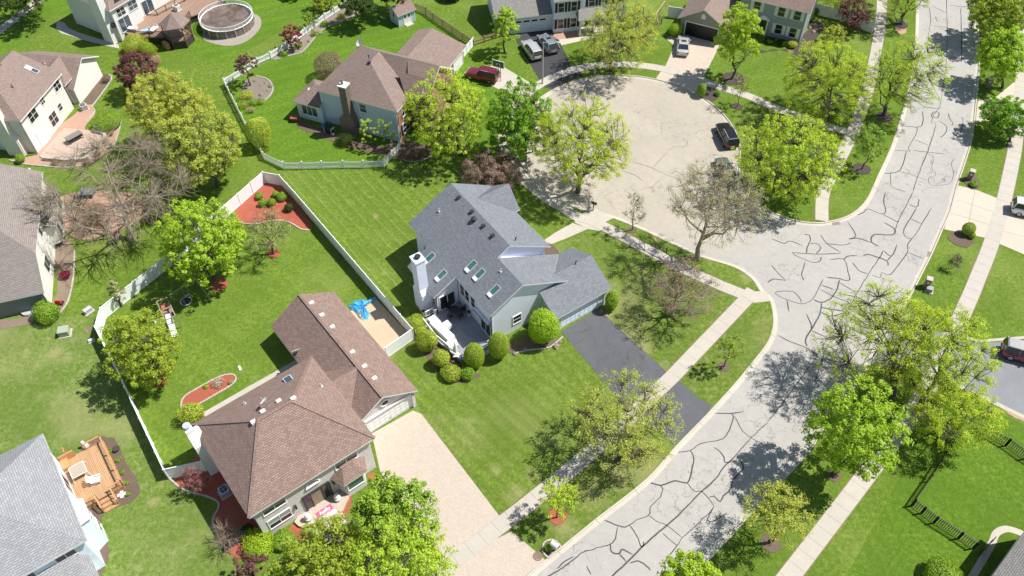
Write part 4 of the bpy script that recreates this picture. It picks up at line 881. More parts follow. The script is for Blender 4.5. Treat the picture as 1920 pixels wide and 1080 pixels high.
def _(b):
    # fan-shaped front stoop with rounded wings, one step down to the path
    pts = [(10.95, -8.6)] + [(11.2 + .95 * math.sin(t) * 1.2, -8.3 - .75 * math.cos(t)) for t in (0, .5, 1.0, 1.5)] + [(12.9, -7.4), (13.3, -6.3), (12.9, -5.1)] + [(11.2 + .95 * math.sin(t) * 1.3, -4.55 + .8 * math.cos(t)) for t in (1.5, 1.0, .5, 0)] + [(10.95, -3.8)]
    b.prism(pts, 0, .3); b.prism([(12.7, -7.5), (13.9, -7.2), (14.0, -5.4), (12.7, -5.2)], 0, .14)
H.mb('stoop', M['pav_tan'], _)
H2H = H
# ---------------- 3: blue house, brown roof, upper middle
H = House('blue_sided_house', 'pale blue sided house with a brown hip roof and a tall brown brick chimney', 'house', -14.08, 84.12, 156.33)
fr, fl, bl, pl, pr, pe = (0, 0, 5.2), (12.05, 0, 5.2), (11.8, -11.2, 5.2), (6.0, -4.5, 8.2), (6.0, -6.9, 8.2), (-2.7, -7.0, 8.2)
roof = H.mb('roof', [M['sh_brown2'], M['trim']], lambda b: b.slab([[fr, fl, pl], [fl, bl, pr, pl], [bl, (-2.7, -11.2, 5.2), pe, pr], [pl, pr, (1.7, -6.95, 8.2), (0, -3.9, 5.2), fr]]))
H.mb('roof', [M['sh_brown2'], M['trim']], lambda b: b.slab([[(1.9, -7.0, 8.19), pe, (-2.7, -3.6, 5.9), (0.3, -3.6, 5.9)]]))
H.mb('roof', [M['sh_brown2'], M['trim']], lambda b: b.slab([[(2.3, -5.0, 7.4), (-1.7, -5.0, 7.4), (-1.7, -3.0, 5.4), (.4, -3.0, 5.4)], [(2.3, -5.0, 7.4), (-1.7, -5.0, 7.4), (-1.7, -7.0, 5.4), (.4, -7, 5.4)]]))
def _(b):
    b.box(.4, 11.6, -10.8, -.35, 0, 5.12)
    b.box(11.55, 15.3, -4.4, .15, 0, 2.72)
H.mb('wall', M['sid_h3'], _)
H.mb('brick_front', M['brickred'], lambda b: (b.extr([(-10.7, 0), (-3.9, 0), (-3.9, 5.1), (-7, 7.9), (-10.7, 5.1)], 'x', -2.3, .39), b.box(.34, .44, -4.0, -.4, 0, 5.05), b.extr([(-6.8, 0), (-3.2, 0), (-3.2, 5.3), (-5, 7.1), (-6.8, 5.3)], 'x', -1.45, -1.3)))
H.mb('sunroom_roof', [M['sh_brown2'], M['trim']], lambda b: b.slab([[(11.5, .55, 2.75), (15.75, .55, 2.75), (13.6, -2.2, 4.15), (11.5, -2.2, 4.15)], [(15.75, .55, 2.75), (15.75, -4.8, 2.75), (13.6, -2.2, 4.15)], [(15.75, -4.8, 2.75), (11.5, -4.8, 2.75), (11.5, -2.2, 4.15), (13.6, -2.2, 4.15)]]))
gz = lambda x, y: 2.7 + .3 * min(x, 11 - x)
ggr = H.mb('garage_roof', [M['sh_brown2'], M['trim']], lambda b: b.slab([[(0, -20.1, 2.7), (0, -11.0, 2.7), (5.3, -11.0, 4.2), (5.3, -20.1, 4.2)], [(5.3, -11.0, 4.2), (5.3, -20.1, 4.2), (7.6, -20.1, 3.5), (7.6, -11.0, 3.5)]]))
H.mb('garage_wall', M['brickred'], lambda b: b.extr([(.45, 0), (7.2, 0), (7.2, 3.4), (5.3, 4.0), (.45, 2.65)], 'y', -19.7, -10.9))
gdoor(H, '-x', .45, -14.3, 2.7, 2.2); gdoor(H, '-x', .45, -17.9, 2.7, 2.2)
win(H, '+y', .15, 13.5, 1.6, 2.3, 1.5, 3, 1, glass='glass_blue'); win(H, '+y', -.35, 5.3, 4.0, .95, 1.2, 1, 2, glass='glass_blue')
win(H, '-x', .34, -2.1, 3.9, 1.1, 1.4, 2, 2); win(H, '-x', .34, -2.1, 1.4, 1.5, 1.5, 2, 2, shut='shutter'); win(H, '-x', -1.45, -5.0, 4.3, 1.6, 1.5, 2, 2)
win(H, '+x', 15.3, -2.2, 1.6, 2.2, 1.4, 3, 1)
H.mb('front_door', M['dark'], lambda b: b.box(-1.5, -1.44, -5.6, -4.5, .2, 2.4))
for q in ((11.5, 11.65, -.42, -.3, 2.7, 5.1), (15.2, 15.36, .1, .22, 0, 2.6), (.33, .5, -.33, -.27, 0, 5.1)): H.mb('corner_trim', M['trim'], lambda b: b.box(*q))
def _(b):
    b.extr([(6.35, 0), (8.5, 0), (8.5, 2.2), (7.75, 3.1), (6.75, 3.1), (6.35, 2.2)], 'y', -.35, .75); b.box(6.75, 7.75, -.3, .7, 3.1, 7.3)
ch = H.mb('chimney', M['chimbrick'], _)
H.mb('chimney_cap', M['trim'], lambda b: b.box(6.65, 7.85, -.4, .8, 7.3, 7.45), ch)
H.mb('flue_pot', M['chimbrick'], lambda b: b.tube([(7.4, .2, 7.45), (7.4, .2, 7.8), (7.4, .2, 8.0), (7.4, .2, 8.1)], [.16, .15, .25, .2], 10), ch)
S = 4.32; rz = lambda x, y: 8.0
vent(H, roof, 540 + 660 / S, 50 + 295 / S, lambda x, y: 8.05, 'box'); vent(H, roof, 540 + 655 / S, 50 + 250 / S, lambda x, y: 8.0, 'dkpipe'); vent(H, roof, 540 + 175 / S, 50 + 510 / S, lambda x, y: 3.6, 'lbox')
dish(H, 11.4, -10.9, 5.1, 'white dish at the back corner of the brown roofed blue house', R(60), .5)
def _(b): b.box(-1.9, -1.4, -4.3, -4.1, 0, 5); b.box(-1.9, -1.4, -6.9, -6.7, 0, 5)
H3H = H
# ---------------- 4: cream house with patio, left
H = House('cream_house', 'cream sided house with a brown roof and a garage gable beside the brick patio', 'house', -60.58, 82.78, 81.1)
f4 = lambda x, y: 5.4 + .545 * y
roof = H.mb('roof', [M['sh_brown2'], M['trim']], lambda b: b.slab([[(0, 0, 5.4), (10.3, 0, 5.4), (10.3, 5.5, 8.4), (4.5, 5.5, 8.4)], [(0, 0, 5.4), (4.5, 5.5, 8.4), (0, 11, 5.4)], [(0, 11, 5.4), (4.5, 5.5, 8.4), (10.3, 5.5, 8.4), (10.3, 11, 5.4)]]))
H.mb('garage_roof', [M['sh_brown2'], M['trim']], lambda b: b.slab([[(14.5, -.45, 5), (14.5, 8.6, 5), (10.5, 8.6, 2.76), (10.5, -.45, 2.76)], [(14.5, -.45, 5), (14.5, 8.6, 5), (17.9, 8.6, 3.1), (17.9, -.45, 3.1)]]))
H.mb('garage_roof', [M['sh_brown2'], M['trim']], lambda b: b.slab([[(14.5, 2.8, 5.02), (9.9, 2.8, 5.02), (9.9, .2, 3.57), (11.9, .2, 3.57)], [(14.5, 2.8, 5.02), (9.9, 2.8, 5.02), (9.9, 5.4, 3.57), (11.9, 5.4, 3.57)]], th=.1))
H.mb('wall', M['sid_cream'], lambda b: (b.box(.4, 5, .4, 10.6, 0, 5.33), b.extr([(.402, 0), (10.598, 0), (10.598, 5.33), (5.5, 8.1), (.402, 5.33)], 'x', 5, 9.9), b.extr([(10.9, 0), (17.5, 0), (17.5, 3.1), (14.5, 4.75), (10.9, 2.75)], 'y', -.02, 8.2)))
for u, z, w_, h_, nv in [(8.9, 4.4, 1.3, 1.3, 2), (5.3, 4.55, .75, .9, 2), (2.7, 4.25, 1.7, 1.45, 2), (7.6, 1.9, .75, .95, 1), (5.6, 1.5, 1.5, 1.7, 2)]: win(H, '-y', .4 if u < 5 else .402, u, z, w_, h_, nv, 2)
win(H, '-y', .4, 2.5, 1.15, 1.8, 2.1, 2, 1, glass='trim', name='patio_door')
win(H, '-x', .4, 6.5, 4.0, 1.2, 1.4); H.mb('vent_hood', M['dark'], lambda b: b.box(-.12, .4, 4.3, 4.9, 2.6, 3.0))
H.mb('chimney', M['sid_cream'], lambda b: (b.box(-.5, .4, 1.7, 3.9, 0, 2.5), b.extr([(1.7, 2.5), (3.9, 2.5), (3.5, 3.1), (2.2, 3.1)], 'x', -.5, .4), b.box(-.45, .4, 2.2, 3.5, 3.1, 7.2)))
H.mb('downspout', M['grey'], lambda b: (b.bar((10.15, .2, 5.2), (10.0, .25, 3.4), .08), b.bar((10.0, .25, 3.4), (10.3, .25, .1), .08), b.box(.1, .2, .25, .35, 0, 5.2)))
S = 4.5
x, y, z = H.on(268 / S, 80 + 228 / S, f4); n = Vector((0, -.48, .88)); t = Vector((0, .88, .48))
b = MB(); c = Vector((x, y, z)); q = [c + Vector((u, 0, 0)) + t * v + n * o for o in (-.05, .1) for u, v in ((-.35, -.85), (.35, -.85), (.35, .85), (-.35, .85))]
b.raw(q, [(0, 3, 2, 1), (4, 5, 6, 7), (0, 1, 5, 4), (1, 2, 6, 5), (2, 3, 7, 6), (3, 0, 4, 7)]); s = b.build('skylight', M['lgrey'], H.root)
b = MB(); b.poly([c + Vector((u, 0, 0)) + t * v + n * .105 for u, v in ((-.27, -.77), (.27, -.77), (.27, 0), (-.27, 0))], 0); b.build('pane', M['glass_blue'], s)
b = MB(); b.poly([c + Vector((u, 0, 0)) + t * v + n * .105 for u, v in ((-.27, .02), (.27, .02), (.27, .77), (-.27, .77))], 0); b.build('shade', M['trim'], s)
vent(H, roof, 110 / S, 80 + 380 / S, f4, 'dkpipe'); vent(H, roof, 5 / S, 80 + 190 / S, f4, 'dkpipe'); vent(H, roof, 378 / S, 80 + 172 / S, lambda x, y: 4.4, 'pipe')
vent(H, roof, 520 / S, 80 + 125 / S, lambda x, y: 4.3, 'box'); vent(H, roof, 586 / S, 80 + 128 / S, lambda x, y: 4.3, 'box')
H4H = H
pat = [H.wp(*H.loc(x / S, 80 + y / S, .15)) for x, y in [(540, 718), (800, 745), (880, 755), (895, 790), (870, 850), (790, 930), (690, 985), (560, 985), (345, 968), (330, 955)]]
o = sheet('patio', pat, .16, M['pav_pink'], th=.2, kind=None); tag(o, 'pink paver patio with a curved stone seat wall behind the cream house', 'patio')
def arcwall(pts, w_, h, z0=0): 
    b = MB(); p = smooth_poly([q.to_2d() for q in pts], 3, False); rr = random.Random(5); acc = []
    for i in range(len(p) - 1):
        n = max(1, round((p[i + 1] - p[i]).length / .35)); acc += [p[i].lerp(p[i + 1], k / n) for k in range(n)]
    acc.append(p[-1])
    for i in range(len(acc) - 1):
        d = acc[i + 1] - acc[i]; hh = h * rr.uniform(.96, 1.04); a_, b_ = acc[i] + d * .02, acc[i] + d * .98; b.bar((a_.x, a_.y, z0 + hh / 2), (b_.x, b_.y, z0 + hh / 2), w_ * rr.uniform(.92, 1.05), hh)
    return b
sw = arcwall([G(x / S, 80 + y / S, .3) for x, y in [(810, 750), (875, 765), (885, 800), (850, 860), (780, 930), (700, 980), (560, 990), (360, 972)]], .4, .5).build('seat_wall', M['stone'])
tag(sw, 'curved low stone seat wall round the pink paver patio', 'garden wall')
# ---------------- 5: white house with deck and pool, top left
H = House('white_house', 'white two storey house with patio doors above the brown deck and round pool', 'house', -57.43, 108.15, 58.84)
roof = H.mb('roof', [M['sh_brown2'], M['sh_brown2'], M['trim']], lambda b: b.slab([[(0, 0, 5.4), (5.2, 0, 5.4), (5.2, 5.5, 8.4), (5.0, 5.5, 8.4)], [(0, 0, 5.4), (5, 5.5, 8.4), (0, 11, 5.4)], [(0, 11, 5.4), (5, 5.5, 8.4), (5.2, 5.5, 8.4), (5.2, 11, 5.4)]], medge=2))
H.mb('roof', [M['sh_brown2'], M['trim']], lambda b: b.slab([[(5.25, .9, 5.2), (15, .9, 5.2), (15, 6, 8), (5.25, 6, 8)], [(5.25, 6, 8), (15, 6, 8), (15, 11, 5.2), (5.25, 11, 5.2)]]))
H.mb('solar_panel', M['glass'], lambda b: b.poly([(1.5, .45, 5.74), (3.9, .45, 5.74), (4.6, 2.6, 6.92), (3.4, 2.6, 6.92)]))
H.mb('wall', M['sid_white'], lambda b: (b.box(.4, 5.0, .4, 10.6, 0, 5.33), b.box(5, 14.6, 1.2, 10.55, 0, 5.2)))
H.mb('chimney', M['sid_white'], lambda b: (b.box(-.75, .4, 1.0, 3.1, 0, 7.5),)); H.mb('vent_hood', M['dark'], lambda b: b.box(-.12, .4, .55, .95, 2.5, 3.1))
for u, z, w_, h_, nv, nh, nm in [(1.85, 2.3, 1.9, 2.05, 2, 1, 'patio_door'), (4.1, 4.3 - .15, 1.5, 1.3, 2, 2, 'window')]: win(H, '-y', .4, u, z, w_, h_, nv, nh, name=nm, glass='glass_blue')
win(H, '-y', 1.2, 7.0, 2.3, 1.9, 2.05, 2, 1, name='patio_door', glass='glass_blue'); win(H, '-y', 1.2, 9.6, 3.4, .9, 1.1, 1, 2); win(H, '-y', 1.2, 12.4, 4, 1.2, 1.2, 1, 2)
win(H, '-y', .4, 1.9, 4.2, 1.4, 1.2, 2, 2)
H5H = H
# ---------------- 6: cream house left middle
H = House('bay_window_house', 'cream house with a weathered tan roof and bay windows facing the bare tree', 'house', -49.5, 57.12, 107.0)
k1, k2 = (3.55, 0, 5.2), (7.8, 5, 8.2)
roof = H.mb('roof', [M['sh_tan'], M['trim']], lambda b: b.slab([[(0, 0, 2.7), k1, k2, (3.55, 10, 5.2), (0, 10, 2.7)], [k1, (17.2, 0, 5.2), (17.2, 5, 8.2), k2], [k2, (17.2, 5, 8.2), (17.2, 10, 5.2), (3.55, 10, 5.2)]]))
H.mb('wall', M['sid_cream'], lambda b: (b.extr([(.4, 0), (16.8, 0), (16.8, 5.12), (3.6, 5.12), (.4, 2.88)], 'y', .35, 9.7), b.extr([(.352, 5), (9.698, 5), (9.698, 5.12), (5, 7.95), (.352, 5.12)], 'x', 14, 16.799)))
H.mb('shaded_side_wall', M['sid_shade'], lambda b: b.box(.37, .5, .36, 9.6, 0, 2.85))  # thin skin over the cream wall, its shade painted in as dark siding
H.mb('bay', M['sid_white'], lambda b: (b.prism([(9.6, .4), (9.9, -.75), (12.9, -.75), (13.2, .4)], .5, 3.1), b.prism([(14.3, .4), (14.5, -.5), (16.5, -.5), (16.7, .4)], 0, 2.7)))
H.mb('bay_roof', [M['sh_tan'], M['trim']], lambda b: b.slab([[(9.4, .36, 4.0), (9.6, -1, 3.15), (13.2, -1, 3.15), (13.4, .36, 4.0)]], th=.12)); H.mb('bay_roof', [M['sh_tan'], M['trim']], lambda b: b.slab([[(14.1, .36, 3.5), (14.3, -.75, 2.8), (16.7, -.75, 2.8), (16.9, .36, 3.5)]], th=.12))
for at, u, z, w_, h_ in [(-.75, 10.6, 1.9, .9, 1.5), (-.75, 12.2, 1.9, .9, 1.5), (-.5, 15.5, 1.6, 1.5, 1.4), (.35, 8.3, 3.9, .7, 1.2), (.35, 11.2, 4.45, .9, .9), (.35, 5.2, 1.8, 1.6, 1.5), (.35, 13.8, 4.3, .9, 1.0)]: win(H, '-y', at, u, z, w_, h_, 2 if w_ > 1.2 else 1, 1)
win(H, '-x', .37, 6, 1.5, 1.4, 1.2)
H.mb('porch_frame', M['trim'], lambda b: (b.box(17.6, 17.8, 2.6, 8, 2.6, 2.9), b.box(17.6, 21.5, 2.6, 2.8, 2.6, 2.9), b.box(17.6, 17.8, 2.6, 2.8, 0, 2.6)))
H.mb('porch_roof', M['grey'], lambda b: [b.box(17.85 + .45 * k, 18.1 + .45 * k, 2.85, 8, 2.7, 2.8) for k in range(8)])
H.mb('window_well', M['lgrey'], lambda b: b.prism([(.35, 3.3)] + [(.35 - .7 * math.sin(t), 2.6 + .75 * math.cos(t)) for t in (.4, .9, 1.57, 2.2, 2.7)] + [(.35, 1.85)], 0, .3))
H6H = H
# ---------------- 7: bottom-left house with light grey roof
H = House('light_grey_roofed_house', 'white house with a light grey shingle roof in the corner beside the orange deck', 'house', -34.43, 28.37, 125.9)
pk = (6.1, 6.1, 8.9)
roof = H.mb('roof', [M['sh_lgrey'], M['trim']], lambda b: b.slab([[(0, 0, 5.4), (12.25, 0, 5.4), pk], [(0, 0, 5.4), pk, (6.1, 9, 8.9), (0, 15, 5.4)], [(12.25, 0, 5.4), pk, (6.1, 9, 8.9), (12.25, 15, 5.4)], [(0, 15, 5.4), (12.25, 15, 5.4), (6.1, 9, 8.9)]]))
H.mb('wall', M['sid_vwhite'], lambda b: (b.box(.4, 11.85, .4, 14.6, 0, 5.33), b.prism([(2.0, .5), (2.5, -.55), (4.2, -.55), (4.7, .5)], 0, 4.6), b.box(-2.6, .5, 1.2, 6.5, 0, 2.75)))
H.mb('bay_roof', [M['sid_vwhite'], M['trim']], lambda b: b.slab([[(1.8, .38, 5.0), (2.3, -.75, 4.65), (4.4, -.75, 4.65), (4.9, .38, 5.0)]], th=.1))
lr = H.mb('porch_roof', [M['sh_lgrey'], M['trim']], lambda b: b.slab([[(.38, 1.6, 4.1), (.38, 7.5, 4.1), (-3.0, 7.5, 2.8), (-3.0, .7, 2.8), (-1.0, 1.2, 3.4)], [(.38, 1.6, 4.1), (-1.0, 1.2, 3.4), (-3.0, .7, 2.8), (.38, .7, 2.8)]]))
for u in (2.0, 5.2): win(H, '-x', .4, u, 4.45, 1.5, 1.0, 2, 1)
win(H, '-y', .4, 8.6, 1.9, 1.8, 2.0, 2, 1, name='patio_door'); win(H, '-y', -.55, 3.35, 3.6, 1.1, 1.1, 2, 1); win(H, '-y', -.55, 3.35, 1.3, 1.1, 1.2, 2, 1); win(H, '-y', .4, 1.2, 4.2, .8, 1.1, 1, 2)
dish(H, -1.6, 3.6, 3.3, 'white dish on the lower porch roof of the light grey roofed house', R(200), .5)
H7H = H
# ---------------- 8: north house on the court
H = House('shuttered_white_house', 'white house with black shutters, a grey roof and a garage behind two parked cars', 'house', 1.23, 109.82, 10.5)
H.mb('garage_roof', [M['sh_ltan'], M['trim']], lambda b: b.slab([[(-3.4, -.35, 2.75), (5.25, -.35, 2.75), (5.25, 5, 5.4), (-3.4, 5, 5.4)], [(-3.4, 5, 5.4), (5.25, 5, 5.4), (5.25, 9, 3.4), (-3.4, 9, 3.4)]]))
H.mb('roof', [M['sh_ltan'], M['trim']], lambda b: b.slab([[(5.2, -1.4, 5.3), (10.0, -1.4, 5.3), (10.0, 4, 8), (5.2, 4, 8)], [(5.2, 4, 8), (10, 4, 8), (10, 9, 5.4), (5.2, 9, 5.4)]]))
H.mb('roof', [M['sh_ltan'], M['trim']], lambda b: b.slab([[(10.02, -.6, 5.2), (17, -.6, 5.2), (17, 4, 7.5), (10.02, 4, 7.5)], [(10.02, 4, 7.5), (17, 4, 7.5), (17, 9, 5), (10.02, 9, 5)]]))
H.mb('wall', M['sid_vwhite'], lambda b: (b.extr([(0, 0), (8.8, 0), (8.8, 3.35), (5, 5.2), (0, 2.7)], 'x', -3.0, 5.3), b.extr([(-1.05, 0), (8.8, 0), (8.8, 5.3), (4, 7.75), (-1.05, 5.25)], 'x', 5.3, 9.6), b.extr([(-.2, 0), (8.7, 0), (8.7, 4.95), (4, 7.25), (-.2, 5.15)], 'x', 9.6, 16.6)))
gdoor(H, '-y', 0, 2.0, 4.9, 2.15, mat='sid_vwhite', lites=4)
for z in (1.45, 4.1):
    for u in (6.35, 8.3): win(H, '-y', -1.05, u, z, .85, 1.45, 1, 2, shut='shutter')
for u in (11.2, 13.2, 15.2): win(H, '-y', -.2, u, 4.0, .9, 1.4, 1, 2, shut='shutter')
win(H, '-y', -.2, 13.6, 1.5, 1.6, 1.5)
H.mb('portico_roof', [M['sh_ltan'], M['trim']], lambda b: b.slab([[(8.6, -2.9, 2.75), (13.0, -2.9, 2.75), (12.6, -1.0, 3.5), (9.0, -1.0, 3.5)], [(8.6, -2.9, 2.75), (9.0, -1.0, 3.5), (8.6, -1.0, 2.75)]]))
for x in (9.0, 10.9, 12.7): H.mb('porch_column', M['trim'], lambda b: (b.tube([(x, -2.6, .15), (x, -2.6, 2.6)], .11, 10), b.box(x - .16, x + .16, -2.76, -2.44, 0, .2), b.box(x - .15, x + .15, -2.75, -2.45, 2.5, 2.62)))
H.mb('stoop', M['conc'], lambda b: b.box(8.8, 13.0, -2.9, -.2, 0, .16)); H.mb('front_door', M['dark'], lambda b: b.box(10.3, 11.3, -.27, -.2, .16, 2.3))
H8H = H
# ---------------- 9: grey house on the corner of the court
H = House('open_garage_house', 'grey house with white shutters and an open garage behind the silver sedan', 'house', 26.16, 108.98, -27.4)
H.mb('garage_roof', [M['sh_brown2'], M['trim']], lambda b: b.slab([[(2.4, -.5, 5), (2.4, 9, 5), (-1.3, 9, 2.7), (-1.3, -.5, 2.7)], [(2.4, -.5, 5), (2.4, 9, 5), (6.3, 9, 2.65), (6.3, -.5, 2.65)]]))
H.mb('garage_wall', M['sid_green'], lambda b: b.extr([(-.9, 0), (5.9, 0), (5.9, 2.75), (2.4, 4.8), (-.9, 2.75)], 'y', 0, 8.6))
gdoor(H, '-y', 0, 2.45, 4.85, 2.2, open_=True)
H.mb('gable_vent', M['trim'], lambda b: b.extr([(2.1, 3.2), (2.7, 3.2), (2.7, 3.8), (2.4, 4.05), (2.1, 3.8)], 'y', -.06, 0))
H.mb('roof', [M['sh_brown'], M['trim']], lambda b: b.slab([[(5.9, 4.75, 5.25), (16.3, 4.75, 5.25), (16.3, 9.5, 7.8), (5.9, 9.5, 7.8)], [(5.9, 9.5, 7.8), (16.3, 9.5, 7.8), (16.3, 14, 5.3), (5.9, 14, 5.3)]]))
H.mb('wall', M['sid_grey'], lambda b: b.extr([(5.2, 0), (13.6, 0), (13.6, 5.25), (9.5, 7.55), (5.2, 5.22)], 'x', 6.2, 15.9))
for u in (8.7, 12.3, 14.6): win(H, '-y', 5.2, u, 4.2, .95, 1.4, 1, 2, shut='trim')
for u in (12.5, 14.6): win(H, '-y', 5.2, u, 1.45, .95, 1.45, 1, 2, shut='trim')
H.mb('corner_trim', M['trim'], lambda b: b.box(15.85, 15.95, 5.15, 5.3, 0, 5.1))
def _(b): b.box(9.3, 9.45, 4.9, 5.2, 0, 2.5); b.box(10.7, 10.85, 4.9, 5.2, 0, 2.5); b.extr([(9.1, 2.5), (11.05, 2.5), (10.08, 3.2)], 'y', 4.85, 5.2)
e = H.mb('door_surround', M['trim'], _); H.mb('front_door', M['dark'], lambda b: b.box(9.6, 10.55, 5.12, 5.2, .1, 2.4), e)
H9H = H
# ---------------- 10: corner of the dark-roofed house, lower right
a = G(1860, 1080, 5); c = G(1920, 996.7, 5); hd = math.degrees(math.atan2(c.y - a.y, c.x - a.x))
H = House('corner_house', 'house of which only the grey brown roof edge shows in the lower right corner', 'house', a.x, a.y, hd)
H.mb('roof', [M['sh_ltan'], M['trim']], lambda b: b.slab([[(-9, 0, 5), (8.5, 0, 5), (2.2, -6.3, 8.3), (-2.7, -6.3, 8.3)], [(8.5, 0, 5), (8.5, -12.6, 5), (2.2, -6.3, 8.3)], [(-9, 0, 5), (-2.7, -6.3, 8.3), (-9, -12.6, 5)], [(-2.7, -6.3, 8.3), (2.2, -6.3, 8.3), (8.5, -12.6, 5), (-9, -12.6, 5)]]))
H.mb('wall', M['sid_beige'], lambda b: b.box(-8.6, 8.1, -12.2, -.4, 0, 4.95))
for u in (1.2, -3.5): win(H, '+y', -.4, u, 3.7, 1.4, 1.2); win(H, '+y', -.4, u, 1.3, 1.4, 1.3)
H10H = H
# ================================================================= FENCES
def fence(name, label, pts, h, post_gap=2.4, style='privacy', mat='fence_white', closed=False, posts=True, panel_z0=.06):
    """pts are world 2D points; posts and panels are parts"""
    pts = [Vector(p[:2]) for p in pts]; t = empty(name, (pts[0].x, pts[0].y, 0), 0, label, 'fence'); o = pts[0]
    plist = [pts[0]]
    for i in range(len(pts) - 1):
        a, b_ = pts[i], pts[i + 1]; n = max(1, round((b_ - a).length / post_gap))
        for k in range(n):
            p, q = a.lerp(b_, k / n) - o, a.lerp(b_, (k + 1) / n) - o; plist.append(q + o); d = (q - p).normalized(); b = MB()
            if style == 'privacy':
                b.bar((p.x, p.y, (panel_z0 + h - .12) / 2 + .02), (q.x, q.y, (panel_z0 + h - .12) / 2 + .02), .035, h - .12 - panel_z0)
                L_ = (q - p).length; m = max(2, int(L_ / .3))
                for j in range(1, m): r_ = p.lerp(q, j / m); b.bar((r_.x, r_.y, panel_z0 + .05), (r_.x, r_.y, h - .15), .05, .02, up=(d.x, d.y, 0))
                b.bar((p.x, p.y, h - .06), (q.x, q.y, h - .06), .07, .11); b.bar((p.x, p.y, panel_z0 + .05), (q.x, q.y, panel_z0 + .05), .06, .12)
            elif style == 'picket':
                L_ = (q - p).length; m = max(2, int(L_ / .15)); nn = Vector((-d.y, d.x)) * .03
                for j in range(m):
                    r_ = p.lerp(q, (j + .5) / m); hh = h - .14 * math.sin(math.pi * (j + .5) / m) if mat == 'fence_white' else h
                    b.bar((r_.x + nn.x, r_.y + nn.y, .07), (r_.x + nn.x, r_.y + nn.y, hh), .09, .02, up=(nn.x, nn.y, 0))
                for z in (.3, h - .3): b.bar((p.x, p.y, z), (q.x, q.y, z), .04, .08)
            elif style == 'metal':
                L_ = (q - p).length; m = max(2, int(L_ / .17))
                for j in range(m): r_ = p.lerp(q, (j + .5) / m); b.bar((r_.x, r_.y, .08), (r_.x, r_.y, h), .042)
                for z in (.18, h - .25, h - .05): b.bar((p.x, p.y, z), (q.x, q.y, z), .05, .05)
            elif style == 'rail':
                for z in (h * .35, h * .65): b.bar((p.x, p.y, z), (q.x, q.y, z), .04, .05)
                b.bar((p.x, p.y, h), (q.x, q.y, h), .12, .05)
                L_ = (q - p).length; m = max(2, int(L_ / .16))
                for j in range(m): r_ = p.lerp(q, (j + .5) / m); b.bar((r_.x, r_.y, .08), (r_.x, r_.y, h), .03)
            b.build('panel', M[mat], t)
    if posts:
        first = None
        for p in plist:
            if first is None:
                b = MB(); w = .062 if style in ('privacy', 'picket') else .05; hh = h + .06
                b.box(-w, w, -w, w, 0, hh); b.raw([(-w * 1.3, -w * 1.3, hh), (w * 1.3, -w * 1.3, hh), (w * 1.3, w * 1.3, hh), (-w * 1.3, w * 1.3, hh), (0, 0, hh + .07)], [(0, 3, 2, 1), (0, 1, 4), (1, 2, 4), (2, 3, 4), (3, 0, 4)])
                first = b.build('post', M[mat], t); c = first
            else: c = first.copy(); COL.objects.link(c); c.parent = t
            c.location = (p.x - o.x, p.y - o.y, 0)
    return t
def tops(l, z): return [G(x, y, z).to_2d() for x, y in l]
corner = H2H.wp(.6, -12.9).to_2d()
fence('vinyl_fence', 'tall white vinyl privacy fence enclosing the yard of the brown roofed brick house', [H2H.wp(1.5, -13.0).to_2d()] + tops([(306, 880), (233, 725), (177, 612), (187, 577), (307, 482), (420, 385), (492, 322), (523, 328), (552, 360), (773, 616), (722, 652)], 1.8), 1.8)
fence('picket_fence', 'white scalloped picket fence round the yard of the blue sided house', tops([(748, 265), (718, 299), (680, 301), (642, 301), (602, 302), (565, 303), (530, 303), (492, 285), (482, 267), (460, 230), (418, 147), (449, 128), (480, 108), (505, 97), (537, 77), (570, 52), (607, 25), (643, 2), (690, -25)], 1.25), 1.25, style='picket')
fence('wood_fence', 'yellow wood picket fence running back from the blue house garage', tops([(778, 6), (797, 13), (811, 24), (829, 36), (847, 48), (866, 61), (884, 73)], 1.3), 1.3, style='picket', mat='wood_y')
fence('wood_fence', 'yellow wood picket fence between the garage gate and the round street tree', tops([(888, 74), (908, 67), (930, 60), (942, 56)], 1.1), 1.1, style='picket', mat='wood_y')
fence('side_gate', 'short white gate panels between garage and yellow picket fence', tops([(868, 92), (887, 70)], 1.4), 1.4, style='privacy', post_gap=1.2)
fence('vinyl_fence', 'white vinyl fence behind the grey court house and purple tree', tops([(1527, 5), (1560, 13), (1583, 18), (1612, 30), (1641, 42)], 1.8), 1.8)
fence('vinyl_fence', 'short white vinyl fence beside the open garage at the top edge', tops([(1255, 12), (1285, 16)], 1.8), 1.8)
fence('dark_gate_fence', 'small dark picket fence in front of the top edge swing set', GS([(1208, 46), (1240, 46)]), 1.0, style='metal', mat='wood')
fence('metal_fence', 'black metal fence along the lower right lawn beside the street tree', GS([(1709, 948), (1740, 903), (1775, 848), (1799, 803), (1826, 755)]), 1.2, style='metal', mat='black', post_gap=2.2)
fence('metal_fence', 'black metal fence crossing the lower right lawn to the corner house', GS([(1709, 949), (1727, 963), (1750, 981), (1796, 1010), (1824, 1029)]), 1.2, style='metal', mat='black', post_gap=2.2)
fence('metal_fence', 'black metal fence below the driveway edge at the right', GS([(1842, 812), (1885, 836), (1920, 861), (1990, 905)]), 1.2, style='metal', mat='black', post_gap=2.2)
t = empty('garden_gate', G(1845, 1030), R(38), 'dark solid gate leaning shut beside the corner house', 'gate'); b = MB(); b.bar((-.8, 0, .75), (.8, 0, .75), .06, 1.4); b.build('board_panel', M['dark'], t); b = MB(); b.box(.3, .6, -.06, .06, 1.0, 1.08); b.build('latch', M['grey'], t)
